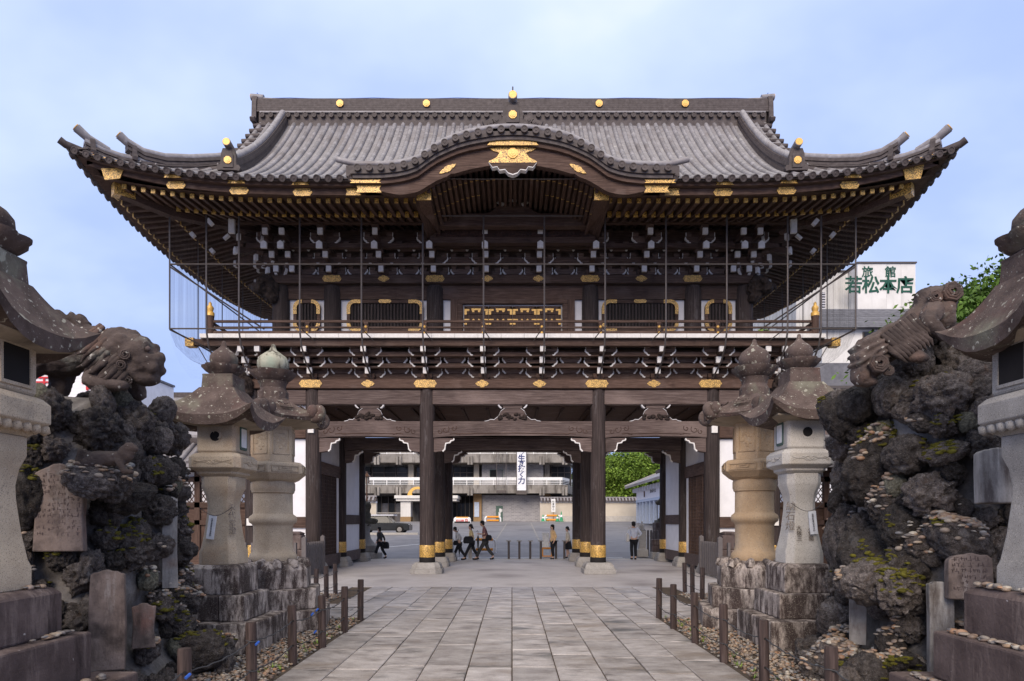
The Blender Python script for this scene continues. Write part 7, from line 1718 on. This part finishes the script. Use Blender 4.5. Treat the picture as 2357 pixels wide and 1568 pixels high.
for k in range(9):
    y0, y1 = 713+k*6.6, 713+(k+1)*6.6; d0 = 44.9-k*.2
    MB().hexa([(X(1886-k*3, DH), d0-.28, Z(y1, DH)), (X(2092, DH), d0-.28, Z(y1, DH)), (X(2092, DH), 46, Z(y1, DH)), (X(1886-k*3, DH), 46, Z(y1, DH))], [(X(1889-k*3, DH), d0-.05, Z(y0, DH)), (X(2092, DH), d0-.05, Z(y0, DH)), (X(2092, DH), 46, Z(y0, DH)), (X(1889-k*3, DH), 46, Z(y0, DH))]).build('shingle', 'shingle_grey', ht)
hb('lower_wall', 'panel_cream', 1870, 2092, 772.5, None, 43.6, 45.1)
w = hb('window', 'steel', 1960, 2010, 778, 846, 43.5, 43.59); hb('pane', 'dark_glass', 1962, 2008, 780, 844, 43.44, 43.49, w)
z1 = H+(VY-628)*45/F; z2 = H+(VY-659)*45/F
for ch, px in (('旅', 1996.5), ('館', 2049.5)): text('lettering', ch, .80, 'ink_green', (X(px, DH)-25, 44.98-46, z1), ht, ext=.01, fat=.012)
for ch, px in (('若', 1964.5), ('松', 2004), ('本', 2044), ('店', 2083)): text('lettering', ch, 1.25, 'ink_green', (X(px, DH)-25, 44.97-46, z2), ht, ext=.01, fat=.022)
an = thing('house', 'low dark roofed annex below the cream inn', 'house', (X(1925, 36), 36, 0)); 
put('wall', MB().box(-1.6, 2.4, 0, 5, 0, 8.2).mesh('wall', 'stone_dark'), an); put('roof', MB().prism([(-2.6, 8.3), (3, 8.3), (3, 8.9), (2.2, 10.2), (-2.0, 10.2), (-2.6, 8.9)], -.6, 5.4).mesh('roof', 'shingle_grey'), an); put('gutter', MB().box(-2.7, 3.1, -.7, -.58, 8.8, 8.95).mesh('gutter', 'steel'), an)
sg_ = thing('shop_building', 'white clapboard building with big red characters at the far left', 'building', (X(200, 39), 40, 0))
for k in range(8): put('clapboard', MB().box(-6.2, 2.6, -1.0, -.9, 9.0+k*.19, 9.0+k*.19+.182).mesh('clapboard', 'plaster') if k == 0 else sg_.children[0].data, sg_, (0, 0, k*.19))
put('wall', MB().box(-6.2, 2.6, -.89, 4, 0, 10.6).mesh('wall', 'plaster'), sg_); put('coping', MB().box(-6.3, 2.7, -1.1, 4, 10.62, 10.75).mesh('coping', 'shingle_grey'), sg_)
for ch, px in (('金', 103), ('名', 212)): text('lettering', ch, 1.3, 'red', (X(px, 39)-X(200, 39), -1.06, Z(880, 39)), sg_, ext=.02)
hs = thing('house', 'grey tiled house roof showing above the left lantern roof', 'house', (X(440, 44), 44, 0))
put('wall', MB().box(-2.6, 2.6, 0, 5, 0, 8.6).mesh('wall', 'plaster_grey'), hs); put('roof', MB().prism([(-.7, 8.5), (2.5, 10.5), (5.7, 8.5), (5.7, 8.3), (2.5, 10.3), (-.7, 8.3)], -3.1, 3.1, 'x').mesh('roof', 'tile'), hs); put('ridge', MB().box(-3.2, 3.2, 2.3, 2.7, 10.4, 10.75).mesh('ridge', 'tile_dark'), hs)
# ================================================================== PEOPLE
def person(label, px, yfoot, ytop, face, d=None, legs=(.26, -.26), armL=None, armR=None, top='cloth_grey', bot='cloth_black', hairlen=0, lean=.03, coat=False, skirt=False, headdown=0, sleeve=1.0, pony=False):
    d = d or F*H/(yfoot-VY); x = X(px, d); zf = gz(d)
    for _ in range(8): zf = gz(d); d = F*(H-zf)/(yfoot-VY) if abs(yfoot-VY) > 12 else d
    x = X(px, d); hgt = (yfoot-ytop)*d/F; k = hgt/1.72
    t = thing('person', label, 'person', (x, d, zf-.01), face)
    lf, lb = legs
    hip = .90; sp = lean
    def V(*v): return tuple(c*k for c in v)
    HX = lean*2.2+headdown*.08
    armL = armL or ((-.05, .25, 1.14), (.06, .26, .90)); armR = armR or ((-.02, -.25, 1.14), (.10, -.26, .90))
    sh = (lean*1.6, .165, 1.39)
    def knee(a): return (a*.42+.05, .50+.0)
    J = {}; vs, es = [], []
    def add(p, r, par=None):
        vs.append(V(p[0], p[1], p[2], r)); 
        if par is not None: es.append((par, len(vs)-1))
        return len(vs)-1
    pel = add((0, 0, .95), .125); spn = add((lean*.6, 0, 1.12), .115, pel); ch = add((lean*1.3, 0, 1.32), .125, spn); nk = add((lean*1.8, 0, 1.46), .052, ch)
    hd = add((HX, 0, 1.555), .078, nk); hd2 = add((HX+.012, 0, 1.64), .085, hd); 
    add((HX+.105, 0, 1.575), .016, hd)                              # nose
    for s in (1, -1): add((HX-.005, s*.092, 1.585), .016, hd)         # ears
    for s, a, f_ in ((1, lf, armL), (-1, lb, armR)):
        h_ = add((0, s*.085, .88), .088, pel); kx = a*.45+(.06 if a < .05 else .03); kn = add((kx, s*.085, .49), .058, h_); an_ = add((a, s*.08, .09+(.05 if a < -.1 else 0)), .042, kn); add((a+.13, s*.085, .035+(.0)), .034, an_)
        so = add((sh[0], s*sh[1], sh[2]), .058, ch); eb = add((f_[0][0], f_[0][1], f_[0][2]), .042, so); wr = add(f_[1], .029, eb)
        dv = (Vector(f_[1])-Vector(f_[0])).normalized(); pm = Vector(f_[1])+dv*.055; pmi = add(tuple(pm), .028, wr)
        side = dv.cross(Vector((0, 0, 1) if abs(dv.z) < .8 else (1, 0, 0))).normalized()
        for q, ln in ((-.026, .06), (-.009, .072), (.009, .068), (.026, .052)):
            f1 = add(tuple(pm+side*q+dv*.035), .0085, pmi); add(tuple(pm+side*q+dv*(.035+ln*.7)+Vector((.012, 0, -.004))), .0075, f1)
        th = add(tuple(Vector(f_[1])+dv*.03-side*.035+Vector((.012, 0, 0))), .0095, wr); add(tuple(Vector(f_[1])+dv*.07-side*.045+Vector((.02, 0, 0))), .008, th)
    skinned('body', vs, es, 'skin', t, 1)
    # clothing grown over the same joints
    def cl(nm, spec, edges, ma): return skinned(nm, [V(p[0], p[1], p[2], r) for p, r in spec], edges, ma, t, 1)
    a1 = lambda f_, s: tuple(Vector((sh[0], s*sh[1], sh[2])).lerp(Vector(f_[0]), .9 if sleeve < 1 else 1.0))
    S_ = [((lean*1.2, 0, 1.30), .155), ((lean*.6, 0, 1.12), .145), ((0, 0, .92 if not coat else .80), .150 if not coat else .175), ((lean*1.7, 0, 1.43), .075), ((sh[0], sh[1], sh[2]), .078), (a1(armL, 1), .062), ((sh[0], -sh[1], sh[2]), .078), (a1(armR, -1), .062)]
    E_ = [(0, 1), (1, 2), (0, 3), (0, 4), (4, 5), (0, 6), (6, 7)]
    if sleeve >= 1:
        S_ += [(tuple(Vector(armL[0]).lerp(Vector(armL[1]), .9)), .048), (tuple(Vector(armR[0]).lerp(Vector(armR[1]), .9)), .048)]; E_ += [(5, 8), (7, 9)]
    cl('shirt' if not coat else 'coat', S_, E_, top)
    if skirt: put('skirt', MB().lathe([(.13*k, .98*k), (.17*k, .8*k), (.22*k, .48*k), (.001, .48*k)], 16).mesh('skirt', bot, 60), t)
    else: cl('trousers', [((0, 0, .93), .145), ((0, .09, .84), .108), ((lf*.45+(.06 if lf < .05 else .03), .087, .49), .082), ((lf, .08, .12+(.05 if lf < -.1 else 0)), .074), ((0, -.09, .84), .108), ((lb*.45+(.06 if lb < .05 else .03), -.087, .49), .082), ((lb, -.08, .12+(.05 if lb < -.1 else 0)), .074)], [(0, 1), (1, 2), (2, 3), (0, 4), (4, 5), (5, 6)], bot)
    for s, a in ((1, lf), (-1, lb)): skinned('shoe', [V(a-.03, s*.08, .05+(.04 if a < -.1 else 0), .05), V(a+.08, s*.083, .045, .045), V(a+.17, s*.086, .035, .034)], [(0, 1), (1, 2)], 'cloth_black', t, 1)
    hp = [('e', V(HX-.015, 0, 1.665), V(.105, .098, .088)), ('e', V(HX-.045, 0, 1.60), V(.078, .098, .095))]
    if hairlen: hp.append(('e', V(HX-.055, 0, 1.53), V(.06, .09, .1)))
    if pony: hp.append(('c', V(HX-.1, 0, 1.60), V(HX-.15, 0, 1.50), .04*k, .025*k))
    blobs('hair', hp, 'hair', t, .018*k, 2)
    for s in (1, -1): put('eye', MB().lathe([(.001, -.007), (.008, 0), (.001, .007)], 6).mesh('eye', 'ink'), t, V(HX+.087, s*.032, 1.605))
    put('mouth', MB().box(-.004, .004, -.02, .02, -.004, .004).mesh('mouth', 'red'), t, V(HX+.086, 0, 1.535))
    return t, k
p1, k1 = person('man in grey shirt and black trousers walking left with folded umbrella, head bowed', 1057, 1288.7, 1212.8, PI, legs=(.30, -.34), armL=((.06, .24, 1.13), (.22, .2, .98)), armR=((-.08, -.24, 1.14), (.02, -.26, .9)), headdown=1, lean=.07)
p2, k2 = person('woman in pale yellow shirt walking left with a large black shoulder bag', 1086, 1288.5, 1206.6, PI, legs=(.36, -.32), armL=((-.02, .25, 1.14), (.12, .24, .92)), armR=((.02, -.25, 1.14), (.14, -.24, .94)), top='cloth_yellow', pony=True, sleeve=.5)
p3, k3 = person('tall young man in maroon shirt and dark trousers striding left with an umbrella', 1117, 1288.3, 1198.7, PI, legs=(.40, -.36), armL=((.02, .23, 1.14), (.26, .12, 1.15)), armR=((.02, -.23, 1.14), (.26, -.12, 1.14)), top='cloth_maroon', bot='cloth_charcoal', sleeve=.6, headdown=1)
p4, k4 = person('woman in orange-tan coat standing by the bollards and looking left', 1274, 1286.8, 1207.5, PI+.25, legs=(.03, -.03), top='cloth_orange', coat=True, hairlen=1)
p5, k5 = person('woman in beige cape and black skirt partly hidden by the right column', 1308, 1284, 1212, PI-.2, legs=(.05, -.06), top='cloth_beige', coat=True, skirt=True, pony=True)
p6, k6 = person('person in charcoal jacket and black trousers walking past the left lion pedestal', 875, 1285.5, 1212.5, PI-.35, legs=(.28, -.32), armR=((-.1, -.24, 1.14), (-.16, -.22, .94)), top='cloth_charcoal', hairlen=1)
p7, k7 = person('woman in pale blue shirt and black trousers standing with her back turned, hand on hip', 1459, 1287.8, 1200.7, PI/2+.15, legs=(.02, -.02), armL=((-.06, .28, 1.16), (.05, .24, .94)), armR=((-.1, -.33, 1.17), (.0, -.14, 1.02)), top='cloth_blue', hairlen=0, pony=True)
p8, k8 = person('distant person in pale blue top and jeans walking to the small building', 1485.5, 1202.7, 1167.4, PI/2+.3, d=64, legs=(.1, -.1), top='cloth_blue', bot='denim', hairlen=1)
def held(name, label, cat, par, k, off):
    a = par.rotation_euler.z; o = Vector((off[0]*k, off[1]*k, off[2]*k)); o.rotate(Matrix.Rotation(a, 3, 'Z'))
    return thing(name, label, cat, tuple(par.location+o), a)
def bag(par, k, off, sz, label, ma='cloth_black', strap=None, sh=.05):
    t = held('shoulder_bag', label, 'bag', par, k, off)
    a, b_, c = sz
    put('pouch', MB().loft([[(x*a, y*b_, z*c) for x, y in ((-.5, -.5), (.5, -.5), (.5, .5), (-.5, .5))] for x0, z in ((0, -1),) for z in (-.5,)]+[[(x*a*q, y*b_*q, z*c) for x, y in ((-.5, -.5), (.5, -.5), (.5, .5), (-.5, .5))] for z, q in ((-.2, 1.12), (.25, 1.0), (.5, .7))]).mesh('pouch', ma), t).modifiers.new('b', 'BEVEL').width = .02
    if strap: put('strap', MB().tube([(p[0]-off[0], p[1]-off[1], p[2]-off[2]) for p in strap], .014, 5).mesh('strap', ma), t)
    return t
bag(p1, k1, (.16, .22, .90), (.20, .1, .2), 'small black bag at the front of the man in grey', strap=[(.14, .22, .98), (.16, .18, 1.2), (.06, .05, 1.45)])
bag(p2, k2, (.14, .26, .98), (.40, .16, .30), 'large black slouch bag of the woman in yellow', strap=[(.0, .24, 1.1), (.02, .22, 1.3), (.03, .12, 1.46)])
bag(p3, k3, (-.16, .22, .99), (.24, .1, .22), 'black camera bag behind the tall man in maroon', strap=[(-.14, .22, 1.08), (-.04, .2, 1.3), (.05, .1, 1.47)])
bag(p7, k7, (-.02, .31, 1.02), (.16, .12, .36), 'cream canvas tote on the shoulder of the woman with her back turned', 'panel_cream', strap=[(0, .3, 1.2), (.03, .26, 1.32), (.03, .19, 1.46), (-.06, .22, 1.3), (-.04, .3, 1.2)])
bag(p6, k6, (-.24, -.22, .72), (.22, .14, .3), 'dark hand bag carried by the person in charcoal'); bag(p8, k8, (.06, -.3, .85), (.16, .12, .3), 'dark bag of the distant person in blue')
def umbrella(par, k, off, h, label):
    t = held('umbrella', label, 'umbrella', par, k, off)
    put('canopy', MB().lathe([(.001, -h*.8), (.02, -h*.78), (.05, -h*.3), (.045, -.1), (.02, 0)], 10).mesh('canopy', 'cloth_charcoal', 60), t); put('shaft', MB().tube([(0, 0, -h), (0, 0, .16)], .008, 6).tube([(0, 0, .16), (.02, 0, .2), (.05, 0, .19), (.06, 0, .15)], .011, 6).mesh('shaft', 'cable'), t)
umbrella(p1, k1, (.02, -.28, .82), .55, 'black folded umbrella held by the man in grey'); umbrella(p3, k3, (.32, .0, 1.08), .80, 'long closed dark umbrella held in front by the tall man')
t = held('walking_stick', 'thin dark walking stick in front of the man in grey', 'stick', p1, k1, (.27, .2, 0)); put('stick', MB().tube([(0, 0, .01), (0, 0, .9)], .009, 6).mesh('stick', 'cable'), t)
# lettering becomes real mesh
for o in [o for o in COL.objects if o.type == 'FONT']:
    dg = bpy.context.evaluated_depsgraph_get(); me = bpy.data.meshes.new_from_object(o.evaluated_get(dg)); nm = o.name.split('.')[0]
    q = bpy.data.objects.new('tmp', me); COL.objects.link(q); q.parent = o.parent; q.matrix_local = o.matrix_local.copy()
    if 'label' in o: q['label'] = o['label']
    bpy.data.objects.remove(o); q.name = nm
